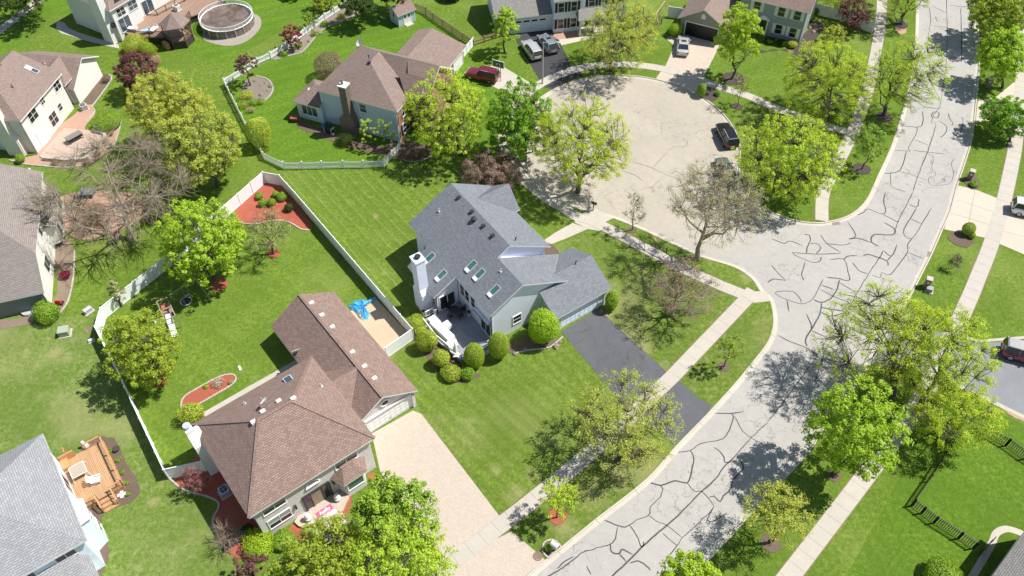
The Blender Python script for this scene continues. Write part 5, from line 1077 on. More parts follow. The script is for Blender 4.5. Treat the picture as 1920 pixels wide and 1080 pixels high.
# ================================================================= VEHICLES
CARS = {}
def car_proto(kind):
    """nose at +y; every body style is a set of stations y, half width, sill z, belt z, roof z, half roof width"""
    P = {
     'suv': dict(L=4.75, W=.95, H=1.72, bonnet=1.02, cowl=.72, wtop=.18, rear=-2.18, tail=-2.34, belt=1.05),
     'crossover': dict(L=4.65, W=.95, H=1.62, bonnet=.98, cowl=.85, wtop=.2, rear=-1.75, tail=-2.3, belt=1.02),
     'sedan': dict(L=4.8, W=.92, H=1.42, bonnet=.88, cowl=.95, wtop=.25, rear=-1.0, tail=-1.75, belt=.92),
     'jeep': dict(L=4.2, W=.9, H=1.82, bonnet=1.1, cowl=.65, wtop=.4, rear=-1.95, tail=-2.05, belt=1.12),
    }[kind]
    hl = P['L'] / 2; W_ = P['W']; H_ = P['H']; bt = P['belt']; bn = P['bonnet']
    boxy = kind == 'jeep'
    # lower body: closed loft of cross-sections along y
    st = [(hl, .62, .42, bn * .72), (hl - .12, .84, .3, bn * .84), (hl - .45, .97, .26, bn * .95), (P['cowl'], 1.0, .24, bt), (0, 1.0, .24, bt), (P['rear'] + .35, 1.0, .24, bt + .02), (-hl + .25, .98, .28, bt if kind != 'sedan' else bt), (-hl + .04, .88, .38, bt * .93), (-hl, .78, .45, bt * .75)]
    if boxy: st[0] = (hl, .8, .42, bn * .9); st[1] = (hl - .12, .84, .4, bn * .95); st[2] = (hl - .45, .84, .4, bn)
    b = MB(); n = 10
    for (y, wf, z0, z1) in st:
        w = W_ * wf; r_ = .12
        b.v += [(-w * .9, y, z0), (-w, y, z0 + .1), (-w, y, (z0 + z1) * .5 + .04), (-w * .965, y, z1 - .1), (-w * .86, y, z1), (w * .86, y, z1), (w * .965, y, z1 - .1), (w, y, (z0 + z1) * .5 + .04), (w, y, z0 + .1), (w * .9, y, z0)]
    for i in range(len(st) - 1):
        for k in range(n): b.f.append((i * n + k, i * n + (k + 1) % n, (i + 1) * n + (k + 1) % n, (i + 1) * n + k)); b.m.append(0)
    b.f.append(tuple(range(n))); b.m.append(0); b.f.append(tuple(reversed(range((len(st) - 1) * n, len(st) * n)))); b.m.append(0)
    body = b
    # roof shell and pillars (painted), glass house below it
    yc, yt, yr, yb = P['cowl'], P['wtop'], P['rear'], P['tail']; wr = W_ * .74; wb = W_ * .9
    roof = MB(); n0 = [(yt + .05, wr * .94, H_ - .06), (yt - .35, wr, H_ - .01), ((yt + yr) / 2, wr, H_), (yr + .15, wr * .98, H_ - .03), (yr, wr * .93, H_ - .09)]
    for y, w, z in n0: roof.v += [(-w, y, z - .05), (-w * .9, y, z), (w * .9, y, z), (w, y, z - .05), (w * .9, y, z - .06), (-w * .9, y, z - .06)]
    for i in range(4):
        for k in range(6): roof.f.append((i * 6 + k, i * 6 + (k + 1) % 6, (i + 1) * 6 + (k + 1) % 6, (i + 1) * 6 + k)); roof.m.append(0)
    roof.f += [tuple(range(6)), tuple(reversed(range(24, 30)))]; roof.m += [0, 0]
    for sx in (-1, 1):
        for (ya, yb_) in ((yt, yc), ((yt + yr) / 2 + .1, (yt + yr) / 2 + .1), (yr, yb)):
            roof.bar((sx * wr * .97, ya, H_ - .07), (sx * wb * .99, yb_, bt), .07, .09)
    glass = MB(); zt = H_ - .075
    A = [(-wr * .93, yt, zt), (wr * .93, yt, zt), (wr * .93, yr, zt), (-wr * .93, yr, zt)]; B_ = [(-wb * .95, yc, bt - .02), (wb * .95, yc, bt - .02), (wb * .95, yb, bt - .02), (-wb * .95, yb, bt - .02)]
    Q = A + B_; qd = lambda m_, *ix: m_.poly([Q[i] for i in ix]); qd(glass, 0, 1, 5, 4); ws = glass; side = [MB(), MB()]; qd(side[0], 1, 2, 6, 5); qd(side[1], 3, 0, 4, 7); rearg = MB(); qd(rearg, 2, 3, 7, 6)
    return dict(P=P, body=body, roof=roof, ws=ws, side=side, rear=rearg, hl=hl, W=W_, H=H_, boxy=boxy, bt=bt, yt=yt, yr=yr, wr=wr, bn=bn)
def car(kind, label, px, py, head, paint, z=0.02, roofmat=None, sun=False, group=None, spare=False, name='parked_car', scale=1):
    K = car_proto(kind); w = G(px, py, z + .7); c = Vector((w.x, w.y, z))
    t = empty(name, c, R(head) - math.pi / 2, label, 'car', group); t.scale = (scale,) * 3
    pm = M[paint]
    bd = K['body'].build('body', pm, t, smooth=False, recalc=True)
    md = bd.modifiers.new('bev', 'BEVEL'); md.width = .05; md.segments = 2; md.limit_method = 'ANGLE'
    for p in bd.data.polygons: p.use_smooth = True
    rf = K['roof'].build('roof', M[roofmat] if roofmat else pm, t); K['ws'].build('windscreen', M['glass'], t); K['rear'].build('rear_window', M['glass'], t)
    for s in K['side']: s.build('side_window', M['glass'], t)
    H_, W_, hl = K['H'], K['W'], K['hl']
    if sun: b = MB(); b.box(-.36, .36, K['yt'] - .75, K['yt'] - .25, H_ - .02, H_ + .012); b.build('sunroof', M['glass'], rf)
    if kind in ('suv', 'crossover'):
        for sx in (-1, 1): b = MB(); b.bar((sx * K['wr'] * .9, K['yt'] - .3, H_ + .04), (sx * K['wr'] * .9, K['yr'] + .15, H_ + .03), .04); b.build('roof_rail', M['lgrey'], rf)
    first = None
    for sx in (-1, 1):
        for yy in (hl - .88, -hl + .92):
            r_ = .40 if K['boxy'] else .345
            if first is None:
                b = MB(); b.tube([(-.11, 0, 0), (-.085, 0, 0), (.085, 0, 0), (.11, 0, 0)], [r_ * .88, r_, r_, r_ * .88], 18); first = b.build('wheel', M['rubber'], t)
                b = MB(); b.tube([(-.118, 0, 0), (.118, 0, 0)], r_ * .6, 12)
                for k in range(5): a = 2 * math.pi * k / 5; b.bar((.12, 0, 0), (.12, math.cos(a) * r_ * .58, math.sin(a) * r_ * .58), .05)
                b.build('rim', M['rim'], first); wh = first
            else: wh = copy_tree(first, t)
            wh.location = (sx * (W_ - .1), yy, r_)
    for sx in (-1, 1):
        b = MB(); b.box(sx * W_ * .45, sx * W_ * .8, hl - .13, hl - .01, K['bn'] * .62, K['bn'] * .8); b.build('headlight', M['lamp'], t)
        b = MB(); b.box(sx * W_ * .62, sx * W_ * .9, -hl - .012, -hl + .2, K['bt'] * .74, K['bt'] * .95); b.build('tail_light', M['redlamp'], t)
        b = MB(); b.box(sx * W_ * .97, sx * W_ * 1.14, K['P']['cowl'] - .3, K['P']['cowl'] - .14, K['bt'], K['bt'] + .15); b.build('wing_mirror', pm, t)
    b = MB(); b.box(-W_ * .5, W_ * .5, hl - .06, hl + .015, .42, K['bn'] * .66); b.build('grille', M['black'], t)
    b = MB(); b.box(-.26, .26, -hl - .02, -hl + .02, K['bt'] * .5, K['bt'] * .62); b.build('licence_plate', M['lgrey'], t)
    b = MB(); b.box(-W_ * .86, W_ * .86, -hl - .035, -hl + .12, .4, .54); b.build('bumper', M['dark'] if kind != 'sedan' else pm, t)
    if spare: b = MB(); b.tube([(0, -hl - .18, .95), (0, -hl - .02, .95)], .38, 18); b.build('spare_wheel', M['rubber'], t)
    if kind == 'jeep':
        b = MB()
        for sx in (-1, 1):
            for yy in (hl - .88, -hl + .92): b.bar((sx * (W_ + .02), yy - .5, .86), (sx * (W_ + .02), yy + .5, .86), .2, .06)
        b.build('fender_flare', M['dark'], t)
    return t
def paint(name, col, metal=.35, rough=.28): M[name] = plain(name, col, rough, metal, .04, 3, .5, 1.0)
paint('p_silver', (.55, .55, .54)); paint('p_slate', (.26, .29, .32)); paint('p_black', (.012, .013, .015)); paint('p_red', (.20, .015, .03), .3); paint('p_grey', (.15, .165, .14)); paint('p_jeepred', (.22, .02, .035), .2); paint('p_white', (.75, .76, .78), 0)
car('suv', 'silver wagon with roof rails, left of the two cars in the black driveway', 997, 92, 111, 'p_silver')
car('crossover', 'slate grey crossover with a sunroof, right of the two cars in the black driveway', 1027, 80, 112, 'p_slate', sun=True)
car('sedan', 'silver sedan parked on the paver driveway before the open garage', 1281, 83, 80, 'p_silver', sun=True)
car('suv', 'black wagon with bright roof rails parked at the right kerb of the court', 1363, 252, 98, 'p_black', z=ZR)
car('sedan', 'grey car half hidden by the bare tree at the court kerb', 1361, 318, 96, 'p_grey', z=ZR)
car('suv', 'dark red wagon parked by the garage of the blue sided house', 904, 139, 158, 'p_red')
car('jeep', 'red open topped off road car with a grey roof on the right driveway', 1921, 663, -24, 'p_jeepred', roofmat='grey', spare=False)
car('suv', 'white car cut by the right edge on the pale concrete driveway', 1938, 394, -22, 'p_white')
# ================================================================= STREET FURNITURE
def lamp(px, py, arm, label):
    t = empty('street_lamp', G(px, py), R(arm), label, 'street lamp', 'concrete street lamps'); h = 6.6
    b = MB(); b.tube([(0, 0, 0), (0, 0, .3), (0, 0, h)], [.14, .11, .065], 10); b.build('pole', M['conc'], t)
    b = MB(); b.tube([(0, 0, h - .08), (.9, 0, h + .1), (1.7, 0, h + .12)], [.04, .035, .03], 8); a = b.build('arm', M['lgrey'], t)
    b = MB(); b.tube([(1.6, 0, h + .1), (1.75, 0, h + .12), (2.1, 0, h + .1), (2.3, 0, h + .06)], [.06, .13, .15, .05], 10); hd_ = b.build('lamp_head', M['lgrey'], t); b = MB(); b.tube([(1.95, 0, h + .0), (1.95, 0, h - .07)], [.12, .06], 10); b.build('lens', M['lamp'], hd_)
lamp(1017, 157, -8, 'street lamp at the entrance of the black driveway on the court')
lamp(1661, 690, 150, 'street lamp among the tree branches on the east side of the main street')
def pillar(px, py, rot, label, mat='stone', w=.55, h=1.35, box='lgrey'):
    t = empty('mailbox_pillar', G(px, py), R(rot), label, 'mailbox'); b = MB(); b.box(-w / 2, w / 2, -w / 2, w / 2, 0, h); b.build('pillar', M[mat], t)
    b = MB(); b.box(-w / 2 - .05, w / 2 + .05, -w / 2 - .05, w / 2 + .05, h, h + .08); b.build('cap', M['conc'], t)
    b = MB(); b.extr([(-.13, h - .45), (.13, h - .45), (.13, h - .25), (.07, h - .17), (-.07, h - .17), (-.13, h - .25)], 'y', -w / 2 - .12, -w / 2 + .02); b.build('letter_box', M[box], t)
pillar(1816, 336, -30, 'stone mailbox pillar beside the pale concrete driveway', 'rocks'); pillar(1735, 538, -25, 'stone mailbox pillar with light cap between street and sidewalk by the lime tree', 'rocks')
pillar(1852, 163, -35, 'stone mailbox pillar in the shade of the bright street tree', 'rocks', w=.7)
def mailbox(px, py, rot, label, post='trim', box='trim', h=1.15, wide=.26):
    t = empty('mailbox', G(px, py), R(rot), label, 'mailbox'); b = MB(); b.box(-.06, .06, -.06, .06, 0, h); b.bar((0, -.3, h - .04), (0, .25, h - .04), .1, .06); b.bar((0, 0, h - .45), (0, -.26, h - .08), .05); b.build('post', M[post], t)
    b = MB(); q = wide / 2; b.extr([(-q, h), (q, h), (q, h + .14)] + [(q * math.cos(a), h + .14 + q * math.sin(a)) for a in (.5, 1.0, 1.57, 2.1, 2.6)] + [(-q, h + .14)], 'y', -.38, .28); b.build('letter_box', M[box], t)
mailbox(1040, 1032, -128, 'white rounded mailbox inside the brick ringed planter at the bottom kerb', 'wood', 'trim', 1.0, .42)
mailbox(1321, 172, -35, 'white mailbox beside the clipped bush at the court driveway'); mailbox(1115, 139, -10, 'white mailbox post on the court parkway in front of the spreading tree', 'trim', 'grey')
mailbox(1112, 395, 60, 'dark wooden mailbox post at the corner where the court walks meet', 'wood', 'dark'); mailbox(1234, 765, -45, 'black mailbox with an orange flag below the asphalt driveway tree', 'black', 'black')
def grate(px, py, rot, label, r=0):
    z = ZR + .012 if not r else .026
    t = empty('storm_drain' if not r else 'manhole_cover', G(px, py, z), R(rot), label, 'storm drain' if not r else 'manhole cover'); b = MB()
    if r: b.prism([(r * math.cos(a), r * math.sin(a)) for a in [k * math.pi / 12 for k in range(24)]], -.02, .008); b.build('lid', M['sh_brown'], t); return
    b.box(-.5, .5, -.25, .25, -.02, .012); b.build('frame', M['grey'], t); b = MB()
    for k in range(8): b.box(-.45 + k * .115, -.39 + k * .115, -.22, .22, .012, .024)
    b.build('bars', M['brickred'], t)
grate(1743, 477, 62, 'rust brown storm drain in the right kerb of the main street'); grate(1568, 419, 12, 'rust brown storm drain in the kerb at the sidewalk end'); grate(1008, 1043, 0, 'round brown manhole lid at the foot of the tan driveway', .42); grate(165, 618, 0, 'round brown drain lid in the lawn outside the white fence corner', .35)
def ubox(px, py, rot, label, w, d, h, mat='lgrey'):
    t = empty('utility_box', G(px, py), R(rot), label, 'utility box'); b = MB(); b.box(-w / 2, w / 2, -d / 2, d / 2, .08, h); b.build('cabinet', M[mat], t)
    b = MB(); b.box(-w / 2 - .04, w / 2 + .04, -d / 2 - .04, d / 2 + .04, h, h + .06); b.build('lid', M[mat], t); b = MB(); b.box(-w / 2 - .15, w / 2 + .15, -d / 2 - .15, d / 2 + .15, 0, .08); b.build('pad', M['conc'], t)
M['ugreen'] = plain('utility green', (.36, .40, .30), .5)
ubox(123, 626, 12, 'pale green utility cabinet on the lawn left of the white fence', 1.0, .9, .75, 'ugreen'); ubox(167, 585, -40, 'small pale utility pedestal on bare soil near the fence corner', .45, .8, .5); ubox(1741, 524 + 22, -25, 'low grey utility box below the stone pillar at the street', .6, .5, .5, 'grey')
ubox(172, 640, 30, 'small white valve box just outside the white fence', .4, .22, .25, 'trim')
t = empty('basketball_hoop', G(939, 152), R(-25), 'basketball hoop with a clear backboard beside the dark red wagon', 'basketball hoop')
b = MB(); b.tube([(0, 0, 0), (0, 0, 2.9)], .06, 8); b.bar((0, 0, 2.7), (0, -.7, 3.0), .07); b.build('pole', M['grey'], t)
b = MB()
for q in [((-.85, -.7, 2.7), (.85, -.7, 2.7)), ((-.85, -.7, 3.7), (.85, -.7, 3.7)), ((-.85, -.7, 2.7), (-.85, -.7, 3.7)), ((.85, -.7, 2.7), (.85, -.7, 3.7)), ((-.3, -.72, 2.85), (-.3, -.72, 3.25)), ((.3, -.72, 2.85), (.3, -.72, 3.25)), ((-.3, -.72, 3.25), (.3, -.72, 3.25))]: b.bar(*q, .06)
bb = b.build('backboard', M['trim'], t); b = MB(); b.poly([(-.82, -.7, 2.73), (.82, -.7, 2.73), (.82, -.7, 3.67), (-.82, -.7, 3.67)]); b.build('pane', M['glass_blue'], bb)
b = MB(); cpts = [(.23 * math.cos(a), -.98 + .23 * math.sin(a), 2.85) for a in [k * math.pi / 8 for k in range(17)]]; b.tube(cpts, .018, 5, cap=False); b.build('rim', plain('orange rim', (.5, .14, .03)), t)
b = MB()
for k in range(10): a0 = k * math.pi / 5; b.bar((.22 * math.cos(a0), -.98 + .22 * math.sin(a0), 2.85), (.13 * math.cos(a0 + .3), -.98 + .13 * math.sin(a0 + .3), 2.45), .015)
b.build('net', M['trim'], t)
# ================================================================= YARD THINGS
# shed
p0, p1, p2 = G(749, 51), G(783, 37), G(730, 30); hd = math.degrees(math.atan2(p1.y - p0.y, p1.x - p0.x)); SH = House('garden_shed', 'pale blue garden shed with white double doors under the purple tree', 'shed', p0.x, p0.y, hd)
SH.mb('wall', M['sid_h3'], lambda b: b.extr([(0, 0), (2.5, 0), (2.5, 2.0), (1.25, 2.75), (0, 2.0)], 'x', 0, 2.9)); SH.mb('roof', [M['sh_brown2'], M['trim']], lambda b: b.slab([[(-.25, -.25, 1.98), (3.15, -.25, 1.98), (3.15, 1.25, 2.93), (-.25, 1.25, 2.93)], [(-.25, 1.25, 2.93), (3.15, 1.25, 2.93), (3.15, 2.75, 1.98), (-.25, 2.75, 1.98)]], th=.09))
for u in (1.15, 1.85): f = SH.mb('door', M['trim'], lambda b: b.box(u - .33, u + .33, -.05, 0, .05, 1.85)); SH.mb('pane', M['glass_blue'], lambda b: b.box(u - .16, u + .16, -.07, -.05, 1.1, 1.6), f)
win(SH, '-x', 0, 1.25, 1.5, .55, .65, 1, 2); SH.mb('door_step', M['conc'], lambda b: b.box(.9, 2.2, -.75, -.05, 0, .1)); 
for q in ((-.03, .06, -.03, .06, 0, 1.9), (2.84, 2.93, -.03, .06, 0, 1.9)): SH.mb('corner_trim', M['trim'], lambda b: b.box(*q))
# above-ground pool beside the deck
pc = H5H.wp(11.75, -10.0); t = empty('round_pool', pc, 0, 'round above ground pool under a brown winter cover with a white rail', 'pool'); rp = 3.9
n = 36; ringp = lambda r_, z: [(r_ * math.cos(2 * math.pi * k / n), r_ * math.sin(2 * math.pi * k / n), z) for k in range(n)]
b = MB(); A = ringp(rp, 0) + ringp(rp, 1.25) + ringp(rp - .06, 1.25) + ringp(rp - .06, .8)
b.raw(A, [(j * n + k, j * n + (k + 1) % n, (j + 1) * n + (k + 1) % n, (j + 1) * n + k) for j in range(3) for k in range(n)]); b.build('pool_wall', M['deck_tan'] if 0 else plain('pool wall', (.20, .16, .13), .6), t)
rr = random.Random(4); b = MB(); V = [(0, 0, .95)]; F = []
for j in range(1, 9):
    for k in range(n): a = 2 * math.pi * k / n; r_ = (rp - .08) * j / 8; V.append((r_ * math.cos(a), r_ * math.sin(a), .93 + (.28 * max(0, (j - 6)) / 2) ** 1.0 + (rr.uniform(-.05, .05) if j > 5 and j < 8 else rr.uniform(-.008, .008))))
for k in range(n): F.append((0, 1 + k, 1 + (k + 1) % n))
for j in range(7):
    for k in range(n): F.append((1 + j * n + k, 1 + (j + 1) * n + k, 1 + (j + 1) * n + (k + 1) % n, 1 + j * n + (k + 1) % n))
b.raw(V, F); mcov, nt, bs = new_mat('pool cover'); pp = posn(nt)
nt.links.new(mixc(nt, ramp(nt, noise(nt, pp, .55, 4, .6, .7), [(.42, 0), (.58, 1)]), (.12, .082, .062), (.20, .155, .13)), bs.inputs['Base Color']); bs.inputs['Roughness'].default_value = .3; b.build('cover', mcov, t, smooth=True)
b = MB()
for k in range(n): a = ringp(rp, 1.27); b.bar(a[k], a[(k + 1) % n], .22, .05); 
b.build('rim', M['trim'], t); b = MB(); 
for k in range(n):
    a = ringp(rp + .05, 1.9); b.bar(a[k], a[(k + 1) % n], .06, .05); b.bar((a[k][0], a[k][1], 1.25), a[k], .05)
    for m in range(1, 5): q0, q1 = Vector(a[k]).lerp(Vector(a[(k + 1) % n]), m / 5), 0; b.bar((q0.x, q0.y, 1.35), (q0.x, q0.y, 1.9), .02)
b.build('rail', M['trim'], t); b = MB()
for k in range(0, n, 2): a = ringp(rp + .04, 0)[k]; b.bar((a[0], a[1], 0), (a[0], a[1], 1.25), .1)
b.build('uprights', M['lgrey'], t)
# brown deck with rails, stair block
t = empty('raised_deck', H5H.wp(0, 0), H5H.h, 'tan composite deck behind the white house reaching round the pool', 'deck')
outl = [(1.2, .38), (1.2, -2.0), (3.2, -5.6), (5.4, -6.9), (8.0, -5.6), (9.3, -5.0), (11.5, -5.9), (14.3, -6.6), (16.8, -5.0), (17.2, 1.15), (5.02, 1.15), (5.02, .38)]
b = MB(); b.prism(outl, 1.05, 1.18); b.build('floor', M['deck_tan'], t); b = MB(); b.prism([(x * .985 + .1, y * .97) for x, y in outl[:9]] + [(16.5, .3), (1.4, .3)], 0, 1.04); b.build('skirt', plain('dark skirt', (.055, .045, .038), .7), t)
def rail(t, pts, z0, h, mat, bal=True, topw=.1):
    for i in range(len(pts) - 1):
        p, q = Vector(pts[i]), Vector(pts[i + 1]); n_ = max(1, round((q - p).length / 1.8)); b = MB(); b.bar((p.x, p.y, z0 + h), (q.x, q.y, z0 + h), topw, .05); b.bar((p.x, p.y, z0 + .12), (q.x, q.y, z0 + .12), .05, .05)
        for k in range(n_ + 1): r_ = p.lerp(q, k / n_); b.bar((r_.x, r_.y, z0), (r_.x, r_.y, z0 + h + .05), .09)
        if bal:
            m = max(2, int((q - p).length / .17))
            for k in range(m): r_ = p.lerp(q, (k + .5) / m); b.bar((r_.x, r_.y, z0 + .12), (r_.x, r_.y, z0 + h), .03)
        b.build('railing', M[mat], t)
M['railbrown'] = plain('brown rail', (.10, .06, .045), .6)
rail(t, [(1.2, -2.0), (3.2, -5.6)], 1.18, .9, 'railbrown'); rail(t, [(8.0, -5.6), (9.3, -5.0)], 1.18, .9, 'railbrown'); rail(t, [(6.4, 1.0), (7.0, -.4), (12.0, -1.0), (16.8, -1.6)], 1.18, .9, 'railbrown', bal=False); rail(t, [(16.8, -5.0), (14.3, -6.6)], 1.18, .9, 'railbrown')
b = MB(); 
for k in range(5): b.box(4.5 + .1 * k, 6.6, -7.1 - .3 * k, -6.8 - .3 * k, 0, 1.0 - .2 * k)
b.build('stairs', M['deck_tan'], t); b = MB(); b.bar((2.4, -7.2, .5), (2.6, -6.0, .5), .5, 1.0); b.build('storage_bench', M['deck_or'], t)
t = empty('gazebo', H5H.wp(4.6, -7.3), H5H.h, 'hexagonal gazebo with a brown shingle roof at the edge of the tan deck', 'gazebo'); b = MB(); hx = [(2.25 * math.cos(R(60 * k + 15)), 2.25 * math.sin(R(60 * k + 15))) for k in range(6)]
b.slab([[(hx[k][0], hx[k][1], 3.4), (hx[(k + 1) % 6][0], hx[(k + 1) % 6][1], 3.4), (0, 0, 4.9)] for k in range(6)], th=.1, medge=0); b.build('roof', M['sh_brown2'], t); b = MB()
for k in range(6): b.bar((hx[k][0] * .86, hx[k][1] * .86, 0), (hx[k][0] * .86, hx[k][1] * .86, 3.4), .12)
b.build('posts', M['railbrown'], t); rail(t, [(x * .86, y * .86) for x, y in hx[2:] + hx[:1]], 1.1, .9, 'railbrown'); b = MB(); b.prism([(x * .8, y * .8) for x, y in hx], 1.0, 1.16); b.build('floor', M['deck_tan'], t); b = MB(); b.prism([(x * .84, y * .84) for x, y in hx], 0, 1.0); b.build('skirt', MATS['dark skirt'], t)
def chair(name, label, loc, rot, mat='trim', kind='arm', cat='chair', group=None):
    t = empty(name, loc, rot, label, cat, group)
    if kind == 'adirondack':
        b = MB()
        for k in range(6): b.box(-.28, .28, -.3 + k * .1, -.22 + k * .1, .30 - k * .02, .33 - k * .02)
        b.build('seat', M[mat], t); b = MB()
        for k in range(5): x = -.24 + k * .12; b.bar((x, -.24, .3), (x * 1.35, -.72, .95 + .06 * (2 - abs(k - 2))), .1, .025, up=(0, 1, .6))
        b.build('backrest', M[mat], t)
        for sx in (-1, 1):
            b = MB(); b.bar((sx * .34, -.45, .52), (sx * .34, .35, .5), .13, .03); b.build('armrest', M[mat], t); b = MB(); b.bar((sx * .32, .28, 0), (sx * .32, .28, .5), .07); b.build('leg', M[mat], t); b = MB(); b.bar((sx * .32, -.6, .02), (sx * .3, .28, .3), .05, .1); b.build('leg', M[mat], t)
        return t
    b = MB(); b.box(-.24, .24, -.24, .24, .42, .46); b.build('seat', M[mat], t); b = MB(); b.box(-.24, .24, -.27, -.24, .46, .9); b.build('backrest', M[mat], t)
    for sx in (-1, 1):
        for sy in (-1, 1): b = MB(); b.bar((sx * .22, sy * .22, 0), (sx * .22, sy * .22, .42), .035); b.build('leg', M[mat], t)
        b = MB(); b.bar((sx * .26, -.24, .64), (sx * .26, .2, .64), .05, .03); b.build('armrest', M[mat], t)
    return t
H = H5H
for x, y, a, l in [(2.3, -.9, 20, 'white cushioned lounge chair nearest the patio door of the white house'), (3.0, -2.9, 60, 'white and blue cushioned lounge chair at the deck rail by the gazebo'), (4.0, -3.3, 100, 'white lounge chair between the gazebo roof and the white house')]:
    c = chair('lounge_chair', l, H.wp(x, y, 1.18), H.h + R(a)); b = MB(); b.box(-.35, .35, -.3, 1.1, .46, .58); b.build('cushion', M['trim'] if a != 60 else plain('blue cushion', (.30, .50, .68), .8), c)
def ac(px, py, rot, label, z=0, mat='lgrey'):
    t = empty('air_conditioner', G(px, py, z), R(rot), label, 'air conditioner'); b = MB(); s = .42; r_ = .1
    pts = [(s, -s + r_), (s, s - r_), (s - r_, s), (-s + r_, s), (-s, s - r_), (-s, -s + r_), (-s + r_, -s), (s - r_, -s)]; b.prism(pts, .06, .8); b.build('casing', M[mat], t)
    b = MB()
    for k in range(7): b.box(-s - .01, s + .01, -s - .01, s + .01, .14 + .09 * k, .165 + .09 * k)
    b.build('louvres', M['grey'], t); b = MB(); b.tube([(0, 0, .8), (0, 0, .84)], .34, 18); f = b.build('fan_guard', M['dark'], t); b = MB()
    for k in range(4): a = k * math.pi / 2; b.bar((0, 0, .85), (.3 * math.cos(a), .3 * math.sin(a), .85), .12, .01)
    b.build('fan', M['grey'], f); b = MB(); b.box(-.55, .55, -.55, .55, 0, .06); b.build('pad', M['conc'], t)
ac(159, 205, 35, 'grey air conditioner on the gravel beside the cream garage gable'); ac(423, 925, -52, 'air conditioner in the shaded red mulch beside the brick house'); ac(333, 19, 60, 'white air conditioner on the tan deck against the white house', 1.2, 'trim')
# patio table
t = empty('patio_table', G(142, 262, .16), R(50), 'long grey covered table standing on the pink paver patio', 'table'); b = MB(); b.box(-1.05, 1.05, -.5, .5, .70, .76); b.build('tabletop', plain('slate table', (.22, .19, .18), .5), t)
for sx in (-1, 1):
    for sy in (-1, 1): b = MB(); b.bar((sx * .9, sy * .4, 0), (sx * .9, sy * .4, .7), .07); b.build('leg', M['dark'], t)
b = MB(); b.box(-1.0, 1.0, -.45, .45, .38, .42); b.build('shelf', M['dark'], t)
def pot(px, py, z, label, mat='stone', r=.3, h=.5, plant=None, name='flower_pot'):
    t = empty(name, G(px, py, z), 0, label, 'planter'); b = MB(); b.tube([(0, 0, 0), (0, 0, h * .25), (0, 0, h * .9), (0, 0, h)], [r * .75, r * .55, r * .95, r * 1.05], 14); b.build('urn', M[mat], t); b = MB(); b.tube([(0, 0, h - .02), (0, 0, h + .02)], r * .85, 12); b.build('soil', M['dkmulch'], t); return t
pot(183, 241, .65, 'pale stone urn at the top corner of the curved patio wall'); pot(209, 277, .1, 'pale stone urn in the gravel bed right of the patio wall'); pot(157, 292, .1, 'dark low pot against the lower patio wall', 'dark', .28, .3)
# clay bed things behind the bare tree
t = empty('patio_set', G(165, 366), R(5), 'dark covered patio table with white legs behind the bare tree', 'table'); b = MB(); b.prism([(-1.0, -.6), (1.0, -.7), (1.2, .5), (-.7, .7)], .6, .68); b.build('tabletop', M['grey'], t)
for sx, sy in ((-.9, -.5), (.9, -.6), (1.0, .4), (-.6, .6)): b = MB(); b.bar((sx, sy, 0), (sx, sy, .6), .06); b.build('leg', M['trim'], t)
t = empty('bird_house', G(224, 452), R(30), 'small brown birdhouse with a shingle roof under the bare tree', 'birdhouse'); b = MB(); b.bar((0, 0, 0), (0, 0, .8), .1); b.build('post', M['wood'], t); b = MB(); b.extr([(-.3, .8), (.3, .8), (.3, 1.2), (0, 1.5), (-.3, 1.2)], 'x', -.35, .35); b.build('box', M['dark'], t); b = MB(); b.slab([[(-.5, -.5, 1.15), (.5, -.5, 1.15), (.5, 0, 1.6), (-.5, 0, 1.6)], [(-.5, 0, 1.6), (.5, 0, 1.6), (.5, .5, 1.15), (-.5, .5, 1.15)]], th=.05); b.build('roof', M['sh_brown'], t)
tag(MB_ := None or empty('hose_reel', G(112, 570), 0, 'red plastic garden toy by the round bush at the cream house corner', 'toy'), None)
b = MB(); b.box(-.3, .3, -.2, .2, 0, .45); b.box(-.2, .35, -.25, -.1, .45, .8); b.build('seat', plain('red plastic', (.6, .04, .03), .4), MB_); b = MB(); b.tube([(-.3, -.25, .15), (-.3, .25, .15)], .15, 10); b.build('wheel', M['black'], MB_); b = MB(); b.tube([(.3, -.25, .15), (.3, .25, .15)], .15, 10); b.build('wheel', M['black'], MB_)
# play set, sand ring
t = empty('play_set', G(322, 600), R(-58), 'wooden play set with a white slide between the two big trees in the fenced yard', 'play set')
b = MB()
for x in (-1.4, 1.6):
    for y in (-.55, .55): b.bar((x, y, 0), (x, y, 2.0), .1)
for y in (-.55, .55): b.bar((-1.4, y, 2.0), (1.6, y, 2.0), .1); b.bar((-1.4, y, 1.2), (1.6, y, 1.2), .07)
for x in (-1.4, .1, 1.6): b.bar((x, -.55, 2.0), (x, .55, 2.0), .1)
b.build('frame', M['bark_lt'], t); b = MB(); b.box(-1.35, .1, -.5, .5, 1.15, 1.22); b.build('platform', M['deck_tan'], t)
b = MB(); b.bar((.4, -.05, 1.45), (2.6, -.4, .15), .55, .05); b.bar((.4, .24, 1.52), (2.6, -.12, .22), .05, .18); b.bar((.4, -.34, 1.52), (2.6, -.68, .22), .05, .18); b.build('slide', M['trim'], t)
b = MB(); b.box(-1.2, -.5, -.4, .3, 1.22, 1.6); b.build('seat', plain('terracotta plastic', (.42, .15, .09)), t); b = MB(); b.bar((-.9, -1.2, .02), (.5, -1.3, .02), 1.0, .06); b.build('ladder', M['lgrey'], t)
